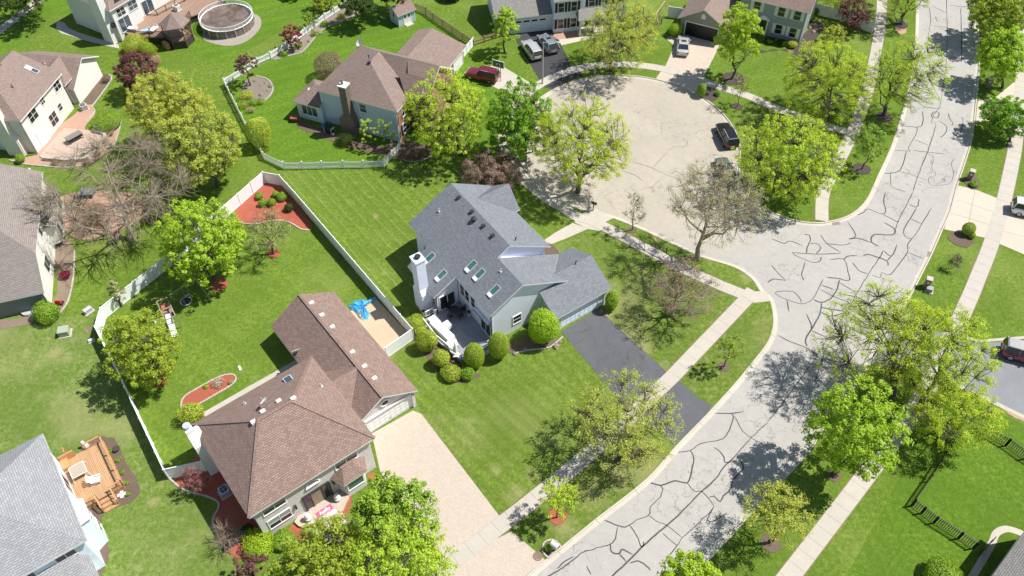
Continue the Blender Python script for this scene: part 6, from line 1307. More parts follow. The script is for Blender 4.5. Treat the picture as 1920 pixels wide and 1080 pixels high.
t = empty('swing_beam', G(370, 575), R(20), 'swing beam with hanging seats beside the play set', 'swing'); b = MB(); b.bar((-2.2, .9, 1.9), (.6, 2.2, 2.0), .1); b.bar((1.6, .2, 0), (.6, 2.2, 2.0), .08); b.bar((-.2, 3.2, 0), (.6, 2.2, 2.0), .08); b.build('beam', M['bark_lt'], t); b = MB(); b.bar((-1.0, 1.5, .5), (-.5, 1.7, .5), .2, .04); b.bar((-1.0, 1.5, .5), (-1.0, 1.5, 1.95), .02); b.bar((-.5, 1.7, .5), (-.5, 1.7, 1.95), .02); b.build('swing_seat', M['lgrey'], t)
t = empty('small_trampoline', G(350, 568), 0, 'small round trampoline with a pale rim in the shade of the bright tree', 'trampoline'); b = MB(); cp = [(.6 * math.cos(a), .6 * math.sin(a), .28) for a in [k * math.pi / 12 for k in range(25)]]; b.tube(cp, .06, 6, cap=False); b.build('rim', M['stone'], t); b = MB(); b.prism([(.56 * math.cos(a), .56 * math.sin(a)) for a in [k * math.pi / 12 for k in range(24)]], .25, .28); b.build('mat', M['shutter'], t)
for k in range(4): a = k * math.pi / 2; b = MB(); b.bar((.58 * math.cos(a), .58 * math.sin(a), 0), (.58 * math.cos(a), .58 * math.sin(a), .28), .04); b.build('leg', M['grey'], t)
t = empty('large_trampoline', G(845, -4), 0, 'large black trampoline cut by the top edge of the picture', 'trampoline'); b = MB(); cp = [(2.0 * math.cos(a), 2.0 * math.sin(a), .9) for a in [k * math.pi / 16 for k in range(33)]]; b.tube(cp, .08, 6, cap=False); b.build('rim', M['dark'], t); b = MB(); b.prism([(1.9 * math.cos(a), 1.9 * math.sin(a)) for a in [k * math.pi / 16 for k in range(32)]], .85, .88); b.build('mat', M['black'], t)
for k in range(6): a = k * math.pi / 3; b = MB(); b.bar((1.98 * math.cos(a), 1.98 * math.sin(a), 0), (1.98 * math.cos(a), 1.98 * math.sin(a), .9), .06); b.build('leg', M['grey'], t)
t = empty('downspout_block', G(450, 691), R(-60), 'small white block lying on the lawn of the fenced yard', 'block'); b = MB(); b.box(-.3, .3, -.12, .12, 0, .12); b.box(-.1, .1, -.1, .1, .12, .16); b.build('block', M['trim'], t)
# orange deck of the bottom-left house
H = H7H; zD = .75
t = empty('wooden_deck', H.wp(0, 0), H.h, 'orange stained wooden deck with railings behind the light grey roofed house', 'deck')
b = MB(); b.prism([(6.35, .38), (6.35, -3.55), (12.15, -3.55), (12.15, .38)], zD - .12, zD); b.build('floor', M['deck_or'], t)
M['deckframe'] = plain('deck timber', (.50, .27, .12), .7, var=.15); b = MB(); b.prism([(6.45, .3), (6.45, -3.45), (12.05, -3.45), (12.05, .3)], 0, zD - .13); b.build('skirt', M['deckframe'], t)
rail(t, [(12.1, -3.5), (6.4, -3.5)], zD, .9, 'deckframe', topw=.14); rail(t, [(6.4, -3.5), (6.4, -2.45)], zD, .9, 'deckframe', topw=.14); rail(t, [(6.4, -1.2), (6.4, .35)], zD, .9, 'deckframe', topw=.14); rail(t, [(12.1, -3.5), (12.1, -1.95)], zD, .9, 'deckframe', topw=.14); rail(t, [(12.3, -.35), (12.9, -.35)], zD, .9, 'deckframe', bal=False)
b = MB(); b.box(10.9, 12.1, -.3, .37, zD, zD + .45); b.box(12.0, 12.15, -1.0, .37, zD, zD + .9); b.build('bench', M['deckframe'], t)
for k in range(3): b = MB(); b.box(5.9 - .35 * k, 6.3 - .35 * k, -2.45, -1.2, 0, zD - .2 - .22 * k + .02); b.build('step', M['deck_or'], t)
for y in (-2.5, -1.15): b = MB(); b.bar((6.35, y, zD + .85), (5.3, y, .95), .12, .05); b.bar((5.3, y, 0), (5.3, y, 1.0), .1); b.bar((6.35, y, zD - .05), (5.3, y, .15), .05, .22); [b.bar((6.35 - .2 * k, y, zD - .12 * k), (6.35 - .2 * k, y, zD + .8 - .12 * k), .035) for k in range(1, 6)]; b.build('stair_railing', M['deckframe'], t)
chair('lounge_chair', 'white slatted reclining chair on the orange wooden deck', H.wp(8.2, -1.75, zD), H.h + R(165), kind='adirondack')
t = empty('glass_table', H.wp(9.9, -.75, zD), H.h, 'square glass topped table with a white frame on the orange deck', 'table'); b = MB(); s = .65
for p, q in (((-s, -s), (s, -s)), ((s, -s), (s, s)), ((s, s), (-s, s)), ((-s, s), (-s, -s)), ((-s, -s), (s, s)), ((s, -s), (-s, s))): b.bar((*p, .7), (*q, .7), .05, .04)
b.build('frame', M['trim'], t); b = MB(); b.box(-s + .03, s - .03, -s + .03, s - .03, .725, .735); b.build('tabletop', plain('frosted glass', (.42, .36, .28), .15), t)
for sx in (-1, 1):
    for sy in (-1, 1): b = MB(); b.bar((sx * s, sy * s, .7), (sx * s * 1.15, sy * s * 1.15, 0), .05); b.build('leg', M['trim'], t)
t = empty('garden_ornament', H.wp(13.0, -1.9), 0, 'white statue of a seated figure beside the back rail of the orange deck', 'statue'); b = MB(); b.tube([(0, 0, 0), (0, 0, .3), (0, 0, .55), (0, 0, .7), (0, 0, .82), (0, 0, .95), (0, 0, 1.05)], [.28, .3, .2, .12, .16, .14, .03], 12); b.build('figure', M['trim'], t); b = MB(); b.box(-.3, .3, -.3, .3, 0, .1); b.build('base', M['stone'], t)
t = empty('garden_ornament', G(229, 928), R(20), 'white cross shaped stone lying in the bed by the orange deck steps', 'garden ornament'); b = MB(); b.box(-.4, .4, -.14, .14, .05, .14); b.box(-.14, .14, -.35, .35, .05, .13); b.build('stone', M['trim'], t)
pot(219, 844, .03, 'dark round pot in the mulch outside the orange deck rail', 'dark', .32, .28)
# deck of the central house
H = H1H; zD = .45
t = empty('grey_deck', H.wp(0, 0), H.h, 'shaded grey board deck with a white railing behind the central house', 'deck')
dk = [(9.47, -5.12), (15.95, -5.12), (16.3, -5.6), (16.3, -9.2), (12.6, -9.9), (9.47, -9.9)]
b = MB(); b.prism(dk, zD - .12, zD); b.build('floor', M['deck_grey'], t); b = MB(); b.prism([(x * .995 + .06, y * .99 - .04) for x, y in dk], 0, zD - .13); b.build('skirt', M['sid_grey'], t)
rail(t, [(9.9, -9.85), (12.6, -9.85), (16.25, -9.15)], zD, .85, 'white'); rail(t, [(16.25, -9.15), (16.25, -7.2)], zD, .85, 'white'); rail(t, [(16.25, -5.9), (16.25, -5.3)], zD, .85, 'white'); rail(t, [(9.3, -8.0), (9.3, -9.2)], zD, .85, 'white')
b = MB(); b.box(16.3, 16.9, -7.1, -6.0, 0, .22); b.build('step', M['deck_grey'], t)
def ctable(px, py, L_, W_, rot, h, label, mat='trim'):
    t = empty('cloth_table', G(px, py, zD), R(rot), label, 'table'); b = MB(); b.box(-L_ / 2, L_ / 2, -W_ / 2, W_ / 2, h - .05, h); b.build('tabletop', M[mat], t); b = MB(); l, w = L_ / 2 + .02, W_ / 2 + .02; rr = random.Random(int(px)); N = 10
    per = [(-l + 2 * l * k / N, -w) for k in range(N)] + [(l, -w + 2 * w * k / 4) for k in range(4)] + [(l - 2 * l * k / N, w) for k in range(N)] + [(-l, w - 2 * w * k / 4) for k in range(4)]
    top = [(x, y, h + .01) for x, y in per]; bot = [(x * (1.03 + rr.uniform(0, .03)), y * (1.06 + rr.uniform(0, .08)), h - .45 + rr.uniform(-.05, .05)) for x, y in per]; n = len(per)
    b.raw(top + bot, [tuple(range(n))] + [(k, k + n, (k + 1) % n + n, (k + 1) % n) for k in range(n)]); b.build('cloth', M['white'], t)
    for sx in (-1, 1):
        for sy in (-1, 1): b = MB(); b.bar((sx * l * .85, sy * w * .7, 0), (sx * l * .85, sy * w * .7, h - .05), .06); b.build('leg', M['grey'], t)
ctable(830, 626, 3.0, .85, -49, .8, 'long white draped table along the railing of the grey deck'); ctable(815, 608, 1.2, .8, -49, .7, 'short white draped table at the upper end of the deck railing')
ctable(836, 617, 1.1, .8, 38, .72, 'small square white draped table pushed against the long white one'); ctable(849, 650, 1.0, .8, 20, .6, 'white draped seat at the lower corner of the grey deck')
t = empty('closed_umbrella', G(855, 666, zD), 0, 'folded white parasol in the lower corner of the grey deck', 'umbrella'); b = MB(); b.tube([(0, 0, 0), (0, 0, 2.3)], .03, 6); b.build('pole', M['trim'], t); b = MB(); b.tube([(0, 0, .7), (0, 0, .9), (0, 0, 1.6), (0, 0, 2.25)], [.22, .26, .15, .03], 10); b.build('canopy', M['white'], t); b = MB(); b.box(-.3, .3, -.3, .3, 0, .1); b.build('base', M['trim'], t)
t = empty('bistro_table', G(854, 588, zD), 0, 'dark round metal table with chairs on the shaded grey deck', 'table'); b = MB(); b.tube([(0, 0, .7), (0, 0, .73)], .55, 18); b.build('tabletop', M['dark'], t); b = MB(); b.tube([(0, 0, 0), (0, 0, .7)], .05, 6); b.build('leg', M['dark'], t)
for a, l in ((20, 'right of'), (140, 'behind'), (235, 'left of'), (310, 'in front of')):
    w = G(854, 588, zD); chair('metal_chair', 'dark metal chair %s the round table on the grey deck' % l, (w.x + .85 * math.cos(R(a)), w.y + .85 * math.sin(R(a)), zD), R(a + 90), 'dark')
pot(880, 590, zD, 'pale planter with leaves against the deck wall of the central house', 'lgrey', .3, .5)
for (px, py), l in (((795, 592), 'white ornamental urn at the top end of the deck railing'), ((816, 587), 'white ornamental urn beside the chimney end of the deck')): pot(px, py, .45, l, 'trim', .24, .8)
# tarp and swing base in the sandy strip
rr = random.Random(9); M['tarp'] = plain('blue tarp', (.06, .34, .62), .35, var=.35, nscale=2.5)
def crumple(name, label, pts, seed, mat, hh):
    w = [p.to_2d() for p in GS(pts, .05)]; w = smooth_poly(w, 3); rr = random.Random(seed); c = sum(w, Vector((0, 0))) / len(w); b = MB(); V = [(c.x, c.y, hh)]; n = len(w)
    for j in (1, 2, 3, 4):
        for q in w: r_ = c.lerp(q, j / 4); V.append((r_.x + rr.uniform(-.06, .06), r_.y + rr.uniform(-.06, .06), .04 + hh * rr.uniform(.1, 1.0) * (1 if j < 4 else .12)))
    F = [(0, 1 + k, 1 + (k + 1) % n) for k in range(n)] + [(1 + j * n + k, 1 + (j + 1) * n + k, 1 + (j + 1) * n + (k + 1) % n, 1 + j * n + (k + 1) % n) for j in range(3) for k in range(n)]
    b.raw(V, F); tag(b.build(name, M[mat], recalc=True), label, 'tarp')
crumple('blue_tarp', 'crumpled bright blue tarp on the sand beside the garage wing', [(655, 572), (672, 562), (690, 563), (703, 557), (705, 562), (690, 570), (682, 578), (692, 588), (690, 598), (678, 597), (668, 588), (660, 580)], 3, 'tarp', .38)
crumple('grey_tarp', 'grey crumpled sheet at the edge of the blue tarp', [(668, 586), (680, 584), (686, 596), (678, 600)], 5, 'grey', .25)
# welcome corner of the brick house
H = H2H
def place(obj_name, label, cat, x, y, z, rot=0): return empty(obj_name, H.wp(x, y, z), H.h + R(rot), label, cat)
t = place('door_mat', 'pink door mat reading hello before the brick house door', 'door mat', 11.95, -6.45, .302); b = MB(); b.box(-.28, .28, -.78, .78, 0, .02); b.build('mat', plain('pink mat', (.62, .10, .24), .9, var=.25), t)
tc = bpy.data.curves.new('lettering', 'FONT'); tc.body = 'hello'; tc.size = .52; tc.align_x = 'CENTER'; tc.align_y = 'CENTER'; tc.extrude = .004; tc.shear = .3; tc.offset = .012
tmp = bpy.data.objects.new('lettering', tc); COL.objects.link(tmp); bpy.context.view_layer.update(); lme = bpy.data.meshes.new_from_object(tmp); bpy.data.objects.remove(tmp); to = bpy.data.objects.new('lettering', lme); COL.objects.link(to); lme.materials.clear(); lme.materials.append(M['white']); to.parent = t; to.location = (.02, 0, .027); to.rotation_euler = (0, 0, R(90))
t = place('striped_mat', 'black and white striped mat in front of the pink hello mat', 'door mat', 12.55, -6.45, .302); b = MB(); b.box(-.16, .16, -.85, .85, 0, .016); b.build('mat', M['trim'], t); b = MB()
for k in range(2):
    for j in range(12): b.box(-.11 + .15 * k, -.06 + .15 * k, -.8 + j * .134, -.71 + j * .134, .016, .02)
b.build('stripes', M['black'], t)
for x, y, l in ((11.75, -4.95, 'white and black striped planter right of the brick house door'), (11.8, -7.95, 'white round planter left of the brick house door')):
    t = place('planter', l, 'planter', x, y, .3); b = MB(); b.tube([(0, 0, 0), (0, 0, .15), (0, 0, .35), (0, 0, .5)], [.22, .32, .32, .22], 14); b.build('pot', M['trim'], t); b = MB(); b.tube([(0, 0, .2), (0, 0, .27)], .326, 14); b.build('stripe', M['black'], t); b = MB(); b.tube([(0, 0, .5), (0, 0, .75), (0, 0, .95)], [.2, .26, .16], 12); b.build('topper', M['trim'], t)
t = place('side_block', 'white plastered block beside the front stoop of the brick house', 'block', 13.0, -8.0, 0, 5); b = MB(); b.box(-.4, .4, -.35, .35, 0, .55); b.build('block', M['trim'], t); b = MB(); b.box(-.43, .43, -.38, .38, .55, .6); b.build('cap', M['stone'], t)
b = MB()
for k, q in enumerate([(14.0, -7.3), (14.3, -7.0), (14.6, -7.4), (14.35, -7.7), (14.1, -6.8)]): b.tube([(q[0], q[1], 0), (q[0], q[1], .12), (q[0], q[1], .2)], [.18, .2, .08], 7)
t = place('stepping_stones', 'pale boulders at the foot of the brick house steps', 'boulders', 0, 0, 0); b.build('stones', M['stone'], t)
# things by the blue house wall
H = H3H
t = empty('barbecue_grill', H.wp(10.0, 1.4), H.h, 'dark covered barbecue cart with white frame against the blue wall', 'grill'); b = MB(); b.box(-.45, .45, -.3, .3, .1, .85); b.build('cabinet', M['dark'], t); b = MB(); b.extr([(-.3, .85), (.3, .85), (.25, 1.08), (-.25, 1.08)], 'x', -.45, .45); b.build('hood', M['black'], t); b = MB(); b.box(-.8, -.46, -.28, .28, .8, .84); b.build('side_shelf', M['lgrey'], t)
for sx in (-.55, .55): b = MB(); b.bar((sx, .35, 0), (sx, .35, .9), .05); b.build('frame_post', M['trim'], t)
t = empty('exercise_ball', H.wp(11.0, 1.0), 0, 'blue round tub against the wall of the blue house', 'tub'); b = MB(); b.tube([(0, 0, 0), (0, 0, .12), (0, 0, .35), (0, 0, .58), (0, 0, .68)], [.15, .33, .42, .33, .1], 16); b.build('tub', plain('blue plastic', (.04, .12, .45), .3), t, smooth=True)
t = empty('garden_cart', H.wp(15.6, 1.2), H.h + R(20), 'red brown wheelbarrow at the corner of the sunroom', 'wheelbarrow'); b = MB(); b.extr([(-.3, .35), (.3, .35), (.42, .7), (-.42, .7)], 'x', -.6, .4); b.build('tray', plain('rust red', (.32, .09, .06)), t); b = MB(); b.tube([(.55, -.05, .2), (.55, .05, .2)], .2, 12); b.build('wheel', M['rubber'], t); 
for sy in (-.25, .25): b = MB(); b.bar((.55, sy * .3, .2), (-1.1, sy * 1.4, .6), .04); b.build('handle', M['wood'], t)
t = empty('propane_tank', H.wp(9.0, 2.0), 0, 'small pale garden spotlight before the barbecue cart', 'garden light'); b = MB(); b.tube([(0, 0, 0), (0, 0, .3)], .05, 8); b.build('stake', M['grey'], t); b = MB(); b.tube([(0, 0, .3), (0, 0, .45)], [.12, .16], 10); b.build('lamp_head', M['trim'], t)
# swing set at the top
t = empty('playground_frame', G(1236, 40), R(60), 'wooden playground frame beside the white fence at the top edge', 'play set'); b = MB(); b.bar((-2, 0, 2.2), (2, .2, 2.3), .14); b.bar((-2, -.9, 0), (-2, 0, 2.2), .1); b.bar((-2, .9, 0), (-2, 0, 2.2), .1); b.bar((2, -.9, 0), (2, .2, 2.3), .1); b.bar((2, 1.0, 0), (2, .2, 2.3), .1); b.build('frame', M['wood_y'], t); b = MB(); b.bar((-.3, .1, .5), (.3, .1, .5), .25, .04); b.bar((-.3, .1, .5), (-.3, .1, 2.2), .02); b.bar((.3, .1, .5), (.3, .1, 2.2), .02); b.build('swing_seat', M['dark'], t)
# yard boulders
def rocks(label, spots, seed):
    t = empty('boulders', G(*spots[0]), 0, label, 'boulders'); rr = random.Random(seed); o = G(*spots[0])
    for px, py in spots:
        c = G(px, py) - o; r_ = rr.uniform(.18, .4); b = MB(); n = 7; V = [(c.x, c.y, r_ * .9)]
        for j, (q, z) in enumerate(((.6, .7), (1, .3), (.95, 0))): V += [(c.x + math.cos(2 * math.pi * k / n) * r_ * q * rr.uniform(.8, 1.2), c.y + math.sin(2 * math.pi * k / n) * r_ * q * rr.uniform(.8, 1.2), z * r_ * rr.uniform(.85, 1.15)) for k in range(n)]
        b.raw(V, [(0, 1 + k, 1 + (k + 1) % n) for k in range(n)] + [(1 + j * n + k, 1 + (j + 1) * n + k, 1 + (j + 1) * n + (k + 1) % n, 1 + j * n + (k + 1) % n) for j in range(2) for k in range(n)]); b.build('boulder', M['rocks'], t)
rocks('pale boulders in the rock garden bed by the white picket fence', [(488, 160), (478, 152), (497, 156), (502, 170), (490, 178), (470, 160), (495, 188), (508, 162)], 1)
rocks('pale boulders in the curved planting bed along the back picket fence', [(600, 62), (580, 78), (625, 44), (560, 92), (645, 33), (612, 52)], 2)
rocks('small white boulders in the dark mulch beside the grey court house', [(1505, 75), (1498, 95), (1518, 52), (1525, 60), (1480, 98), (1510, 100), (1502, 88)], 3)
rocks('pale boulders edging the mulch in front of the grey gable wall', [(985, 655), (1043, 650), (1050, 641), (1128, 585), (1136, 592), (965, 664)], 4)
# ================================================================= TREES AND SHRUBS
def mesh_np(name, V, F, mat, parent, sides=4):
    me = bpy.data.meshes.new(name); nF = len(F); me.vertices.add(len(V)); me.vertices.foreach_set('co', np.asarray(V, dtype=np.float32).ravel())
    me.loops.add(nF * sides); me.loops.foreach_set('vertex_index', np.asarray(F, dtype=np.int32).ravel())
    me.polygons.add(nF); me.polygons.foreach_set('loop_start', np.arange(0, nF * sides, sides, dtype=np.int32)); me.update(calc_edges=True); me.materials.append(mat)
    o = bpy.data.objects.new(name, me); COL.objects.link(o); o.parent = parent; return o
def leaves(C, n, sig, size, rng, up=.35, out=None, aspect=.62):
    """n leaf quads round the clump centres C (k,3)"""
    k = len(C); idx = rng.integers(0, k, n); s = np.asarray(sig)[idx] if np.ndim(sig) else sig
    d = rng.normal(size=(n, 3)); d /= np.linalg.norm(d, axis=1)[:, None]; r = rng.random(n) ** .5
    P = C[idx] + d * (r * s)[:, None] * np.array([1, 1, .75])
    nr = d * .7 + rng.normal(size=(n, 3)) * .42; nr[:, 2] += up; nr[:, 0] += .18
    if out is not None: nr += .3 * (P - out) / (np.linalg.norm(P - out, axis=1)[:, None] + 1e-6)
    nr /= np.linalg.norm(nr, axis=1)[:, None]
    a = np.cross(nr, rng.normal(size=(n, 3))); a /= np.linalg.norm(a, axis=1)[:, None]; b = np.cross(nr, a)
    L_ = (size * (.65 + .7 * rng.random(n)))[:, None]; fold = nr * L_ * .12
    V = np.stack([P - a * L_ * .5, P + b * L_ * aspect * .5 + fold, P + a * L_ * .5, P - b * L_ * aspect * .5 + fold], 1).reshape(-1, 3)
    return V, np.arange(4 * n).reshape(n, 4)
class Twigs:
    def __init__(s): s.V = []; s.F = []; s.n = 0
    def seg(s, pts, rad, sides=4):
        pts = np.asarray(pts, float); m = len(pts); d = np.gradient(pts, axis=0); d /= np.linalg.norm(d, axis=1)[:, None] + 1e-9
        ref = np.array([.31, .17, .93]) if abs(d[0][2]) < .8 else np.array([1, 0, .1]); a = np.cross(d, ref); a /= np.linalg.norm(a, axis=1)[:, None] + 1e-9; b = np.cross(d, a)
        t = np.arange(sides) * 2 * math.pi / sides; rad = np.asarray(rad)[:, None, None]
        ring = pts[:, None, :] + (a[:, None, :] * np.cos(t)[None, :, None] + b[:, None, :] * np.sin(t)[None, :, None]) * rad
        s.V.append(ring.reshape(-1, 3)); k = np.arange(sides)
        for i in range(m - 1):
            s.F.append(np.stack([s.n + i * sides + k, s.n + i * sides + (k + 1) % sides, s.n + (i + 1) * sides + (k + 1) % sides, s.n + (i + 1) * sides + k], 1))
        s.n += m * sides
    def build(s, name, mat, parent): return mesh_np(name, np.concatenate(s.V), np.concatenate(s.F), mat, parent)
def curve(a, b, rng, bend=.12, n=5, sag=.1):
    a, b = np.asarray(a, float), np.asarray(b, float); t = np.linspace(0, 1, n)[:, None]; L_ = np.linalg.norm(b - a)
    off = rng.normal(size=3) * bend * L_; off[2] += -sag * L_
    w = rng.normal(size=(n, 3)) * L_ * .025; w[0] = 0; w[-1] = 0
    return a + (b - a) * t + np.sin(t * math.pi) * off + w
NT = [0]
KINDS = {  # LAI, leaf size, clumps per m2 of crown, clump radius, twigs per clump, twig length
 'dense': (5.4, .23, 6.5, .37, 0, 0), 'full': (3.2, .19, 5.8, .37, 2, .45), 'open': (1.85, .135, 5.0, .40, 4, .5), 'airy': (1.0, .13, 4.6, .40, 5, .5), 'sparse': (.42, .115, 2.6, .45, 7, .7), 'bare': (.03, .1, 1.9, .5, 8, 1.0)}
def tree(label, base, crown, w, h, kind='full', leaf='lf_bright', bark='bark', cat='tree', name='deciduous_tree', group=None, zc=None, seed=None, lai=None, trunk=1.0, cone=0, leafsz=None, low=.45, rz=None):
    NT[0] += 1; rng = np.random.default_rng(seed if seed is not None else 100 + NT[0]); B0 = G(*base)
    if zc is None:
        best = min(np.arange(1.2, 11, .1), key=lambda z: (G(crown[0], crown[1], z).to_2d() - B0.to_2d()).length); zc = float(best)
    Cw = G(crown[0], crown[1], zc); s_ = pxm(crown[0], crown[1], zc); Rr = w / 2 / s_
    dv = Vector((0, 0, HC)) - Cw; sn = dv.z / dv.length; cs = math.sqrt(1 - sn * sn)
    hh = h / 2 / s_
    if rz is None: rz = math.sqrt(max(0, hh * hh - (Rr * sn) ** 2)) / max(cs, .3); rz = min(max(rz, .72 * Rr), 1.5 * Rr)
    rz = min(rz, zc - .35)
    LAI, lsz, cd, cr, ntw, tl = KINDS[kind]; LAI = lai or LAI; lsz = leafsz or lsz
    t = empty(name, (B0.x, B0.y, 0), 0, label, cat, group)
    c0 = np.array([Cw.x - B0.x, Cw.y - B0.y, zc]); E_ = np.array([Rr * 1.1, Rr * 1.1, rz * 1.08])
    area = math.pi * Rr * Rr; nc = int(max(34, cd * area * (1.15 if kind != 'dense' else 1)))
    # clump centres: shell-biased, lumpy outline
    lob = rng.normal(size=(7, 3)); lob /= np.linalg.norm(lob, axis=1)[:, None]; amp = rng.uniform(-.22, .2, 7)
    P = []
    while len(P) < nc:
        d = rng.normal(size=3); d /= np.linalg.norm(d)
        if d[2] < -low and rng.random() < .6: continue
        k = 1 + sum(a_ * max(0, d @ l) ** 3 for a_, l in zip(amp, lob)); r_ = rng.random() ** (1 / 2.6) * .93 * k
        q = d * r_
        if cone: f = 1 - cone * (q[2] * .5 + .5); q[0] *= f; q[1] *= f
        if P and min(np.linalg.norm((q - p)) for p in P[-30:]) < .10 and rng.random() < .7: continue
        P.append(q)
    Q = np.array(P); C = c0 + Q * E_ * (1 - .35 * cr / max(Rr, 1)); C[:, 2] = np.maximum(C[:, 2], .4)
    tw = Twigs(); r0 = (.055 + .028 * Rr) * trunk; hf = max(.25 * zc, c0[2] - rz * .95) * (.75 if kind in ('dense', 'full') else .55)
    lead = curve((0, 0, 0), (c0[0] * .9, c0[1] * .9, c0[2] + rz * .45), rng, .03, 7, 0); lead[0] = (0, 0, -.05)
    tw.seg(lead, r0 * np.array([1.35, 1.0, .85, .62, .42, .26, .12]), 8)
    nl = 6 if Rr < 2 else 9; az = rng.permutation(nl) * 2 * math.pi / nl + rng.random() * 6; limbs = []
    zz = lead[:, 2]
    def onlead(z): z = min(max(z, zz[0]), zz[-1]); i = min(np.searchsorted(zz, z), len(zz) - 1); i = max(i, 1); f = (z - zz[i - 1]) / max(zz[i] - zz[i - 1], 1e-6); return lead[i - 1] + (lead[i] - lead[i - 1]) * f, f
    for i in range(nl):
        f = (i + .5) / nl; el = -.15 + 1.1 * f; d = np.array([math.cos(az[i]) * math.cos(el), math.sin(az[i]) * math.cos(el), math.sin(el)])
        tip = c0 + d * E_ * .62; st, _ = onlead(hf + (c0[2] - hf) * f * .9); L_ = curve(st, tip, rng, .07, 6, .10)
        rs = r0 * (.62 - .25 * f); tw.seg(L_, rs * np.array([1, .8, .62, .46, .32, .2]), 6); limbs.append(L_)
    LP = np.concatenate([l[2:] for l in limbs] + [lead[4:]])
    for c in C:
        j = np.argmin(np.linalg.norm((LP - c), axis=1) + .35 * np.maximum(0, LP[:, 2] - c[2])); L_ = curve(LP[j], c, rng, .1, 4, .06)
        ll = np.linalg.norm(LP[j] - c); rs = min(.05, .012 + .012 * ll) * (trunk if trunk < 1 else 1); tw.seg(L_, [rs, rs * .75, rs * .5, rs * .3], 4)
        for _k in range(ntw):
            d = rng.normal(size=3); d = d / np.linalg.norm(d) + .8 * (c - c0) / (np.linalg.norm(c - c0) + .01) + np.array([0, 0, .25]); d /= np.linalg.norm(d); l = tl * rng.uniform(.5, 1.15); f_ = rng.uniform(.35, 3); i_ = int(f_) if f_ < 3 else 2; st = L_[i_] + (L_[i_ + 1] - L_[i_]) * (f_ - i_); d = d + .7 * (L_[-1] - L_[0]) / (ll + .01); d /= np.linalg.norm(d)
            q = curve(st, st + d * l, rng, .09, 3, 0); tw.seg(q, [.011, .008, .004], 3)
            if kind in ('bare', 'sparse') and rng.random() < .7: d2 = d + rng.normal(size=3) * .5; d2 /= np.linalg.norm(d2); q2 = q[1] + d2 * l * .55; tw.seg([q[1], (q[1] + q2) / 2, q2], [.009, .007, .003], 3)
    tw.build('trunk', M[bark], t)
    if LAI > 0:
        n = int(LAI * area / (lsz * lsz * .62 * .5)); sg = cr * rng.uniform(.55, 1.25, len(C)) * min(1.2, max(.45, Rr / 2.6))
        V, F = leaves(C, n, sg, lsz, rng, .45, c0); V[:, 2] = np.maximum(V[:, 2], .06); mesh_np('crown', V, F, M[leaf], t)
    return t
def shrub(label, px, py, w, h, leaf='lf_bush', size=.10, lai=5.5, name='shrub', cat='shrub', group=None, rough=.17, flat=1.0, stems=True, z0=.02, lump=.26):
    NT[0] += 1; rng = np.random.default_rng(900 + NT[0])
    zc = .6
    for _ in range(6):
        s_ = pxm(px, py, zc); Rr = w / 2 / s_; Cw = G(px, py, zc); dv = Vector((0, 0, HC)) - Cw; sn = dv.z / dv.length; cs = math.sqrt(1 - sn * sn); hh = h / 2 / s_
        rz = math.sqrt(max(0, hh * hh - (Rr * sn) ** 2)) / max(cs, .35); rz = min(max(rz, .5 * Rr), 2.2 * Rr) * flat; zc = rz + z0
    t = empty(name, (Cw.x, Cw.y, 0), 0, label, cat, group); area = 4 * math.pi * ((Rr * Rr + Rr * rz * 2) / 3) * .7; n = int(min(9000, lai * area / (size * size * .62) * .6))
    d = rng.normal(size=(n, 3)); d /= np.linalg.norm(d, axis=1)[:, None]; lob = rng.normal(size=(14, 3)); lob /= np.linalg.norm(lob, axis=1)[:, None]
    k = 1 + (np.maximum(0, d @ lob.T) ** 6 @ rng.uniform(-lump, lump * .9, 14)); r_ = k * (1 - rough * rng.random(n) ** 1.5 * 2.2); st_ = rng.random(n) < .07; r_[st_] *= 1 + rough * .8 * rng.random(st_.sum())
    P = d * r_[:, None] * np.array([Rr, Rr, rz]) * .97; P[:, 2] += zc; P[:, 2] = np.maximum(P[:, 2], .03)
    nr = d * .9 + rng.normal(size=(n, 3)) * .45; nr /= np.linalg.norm(nr, axis=1)[:, None]; a = np.cross(nr, rng.normal(size=(n, 3))); a /= np.linalg.norm(a, axis=1)[:, None]; b = np.cross(nr, a); L_ = (size * (.7 + .6 * rng.random(n)))[:, None]
    V = np.stack([P - a * L_ * .6, P + b * L_ * .4, P + a * L_ * .6, P - b * L_ * .4], 1).reshape(-1, 3)
    mesh_np('foliage', V, np.arange(4 * n).reshape(n, 4), M[leaf], t)
    if stems:
        tw = Twigs()
        for i in range(9):
            q = rng.normal(size=3); q /= np.linalg.norm(q); q[2] = abs(q[2]); tw.seg(curve((q[0] * .06, q[1] * .06, 0), (q[0] * Rr * .75, q[1] * Rr * .75, zc + q[2] * rz * .7), rng, .05, 4, 0), [.03, .022, .015, .008], 4)
        tw.build('stem', M['bark'], t)
    return t
T = tree
T('large bare tree with a wide pale branched crown by the bay window house', (248, 450), (222, 345), 330, 250, 'bare', bark='bark_lt', zc=6.2, rz=4.6, trunk=1.0, name='bare_tree')
T('big olive yellow tree with the upper crown between cream house and picket fence', (345, 285), (322, 205), 165, 160, 'full', 'lf_olive', lai=3.4)
T('big olive yellow tree right beside its twin, touching the white fence corner', (408, 350), (385, 282), 165, 165, 'full', 'lf_olive', lai=3.2)
T('dark purple leaved tree below the white house deck', (262, 178), (258, 135), 82, 92, 'dense', 'lf_purple', leafsz=.2)
T('bright green maple with two domes covering the left white fence', (400, 525), (378, 455), 165, 195, 'dense', 'lf_bright', leafsz=.24)
T('round yellow green tree in front of the left fence by the playset', (300, 712), (270, 652), 150, 172, 'dense', 'lf_green', leafsz=.2, lai=4.6)
T('small thin reddish green tree growing at the fence bend above the round tree', (228, 575), (219, 545), 42, 60, 'open', 'lf_bud', cone=.5)
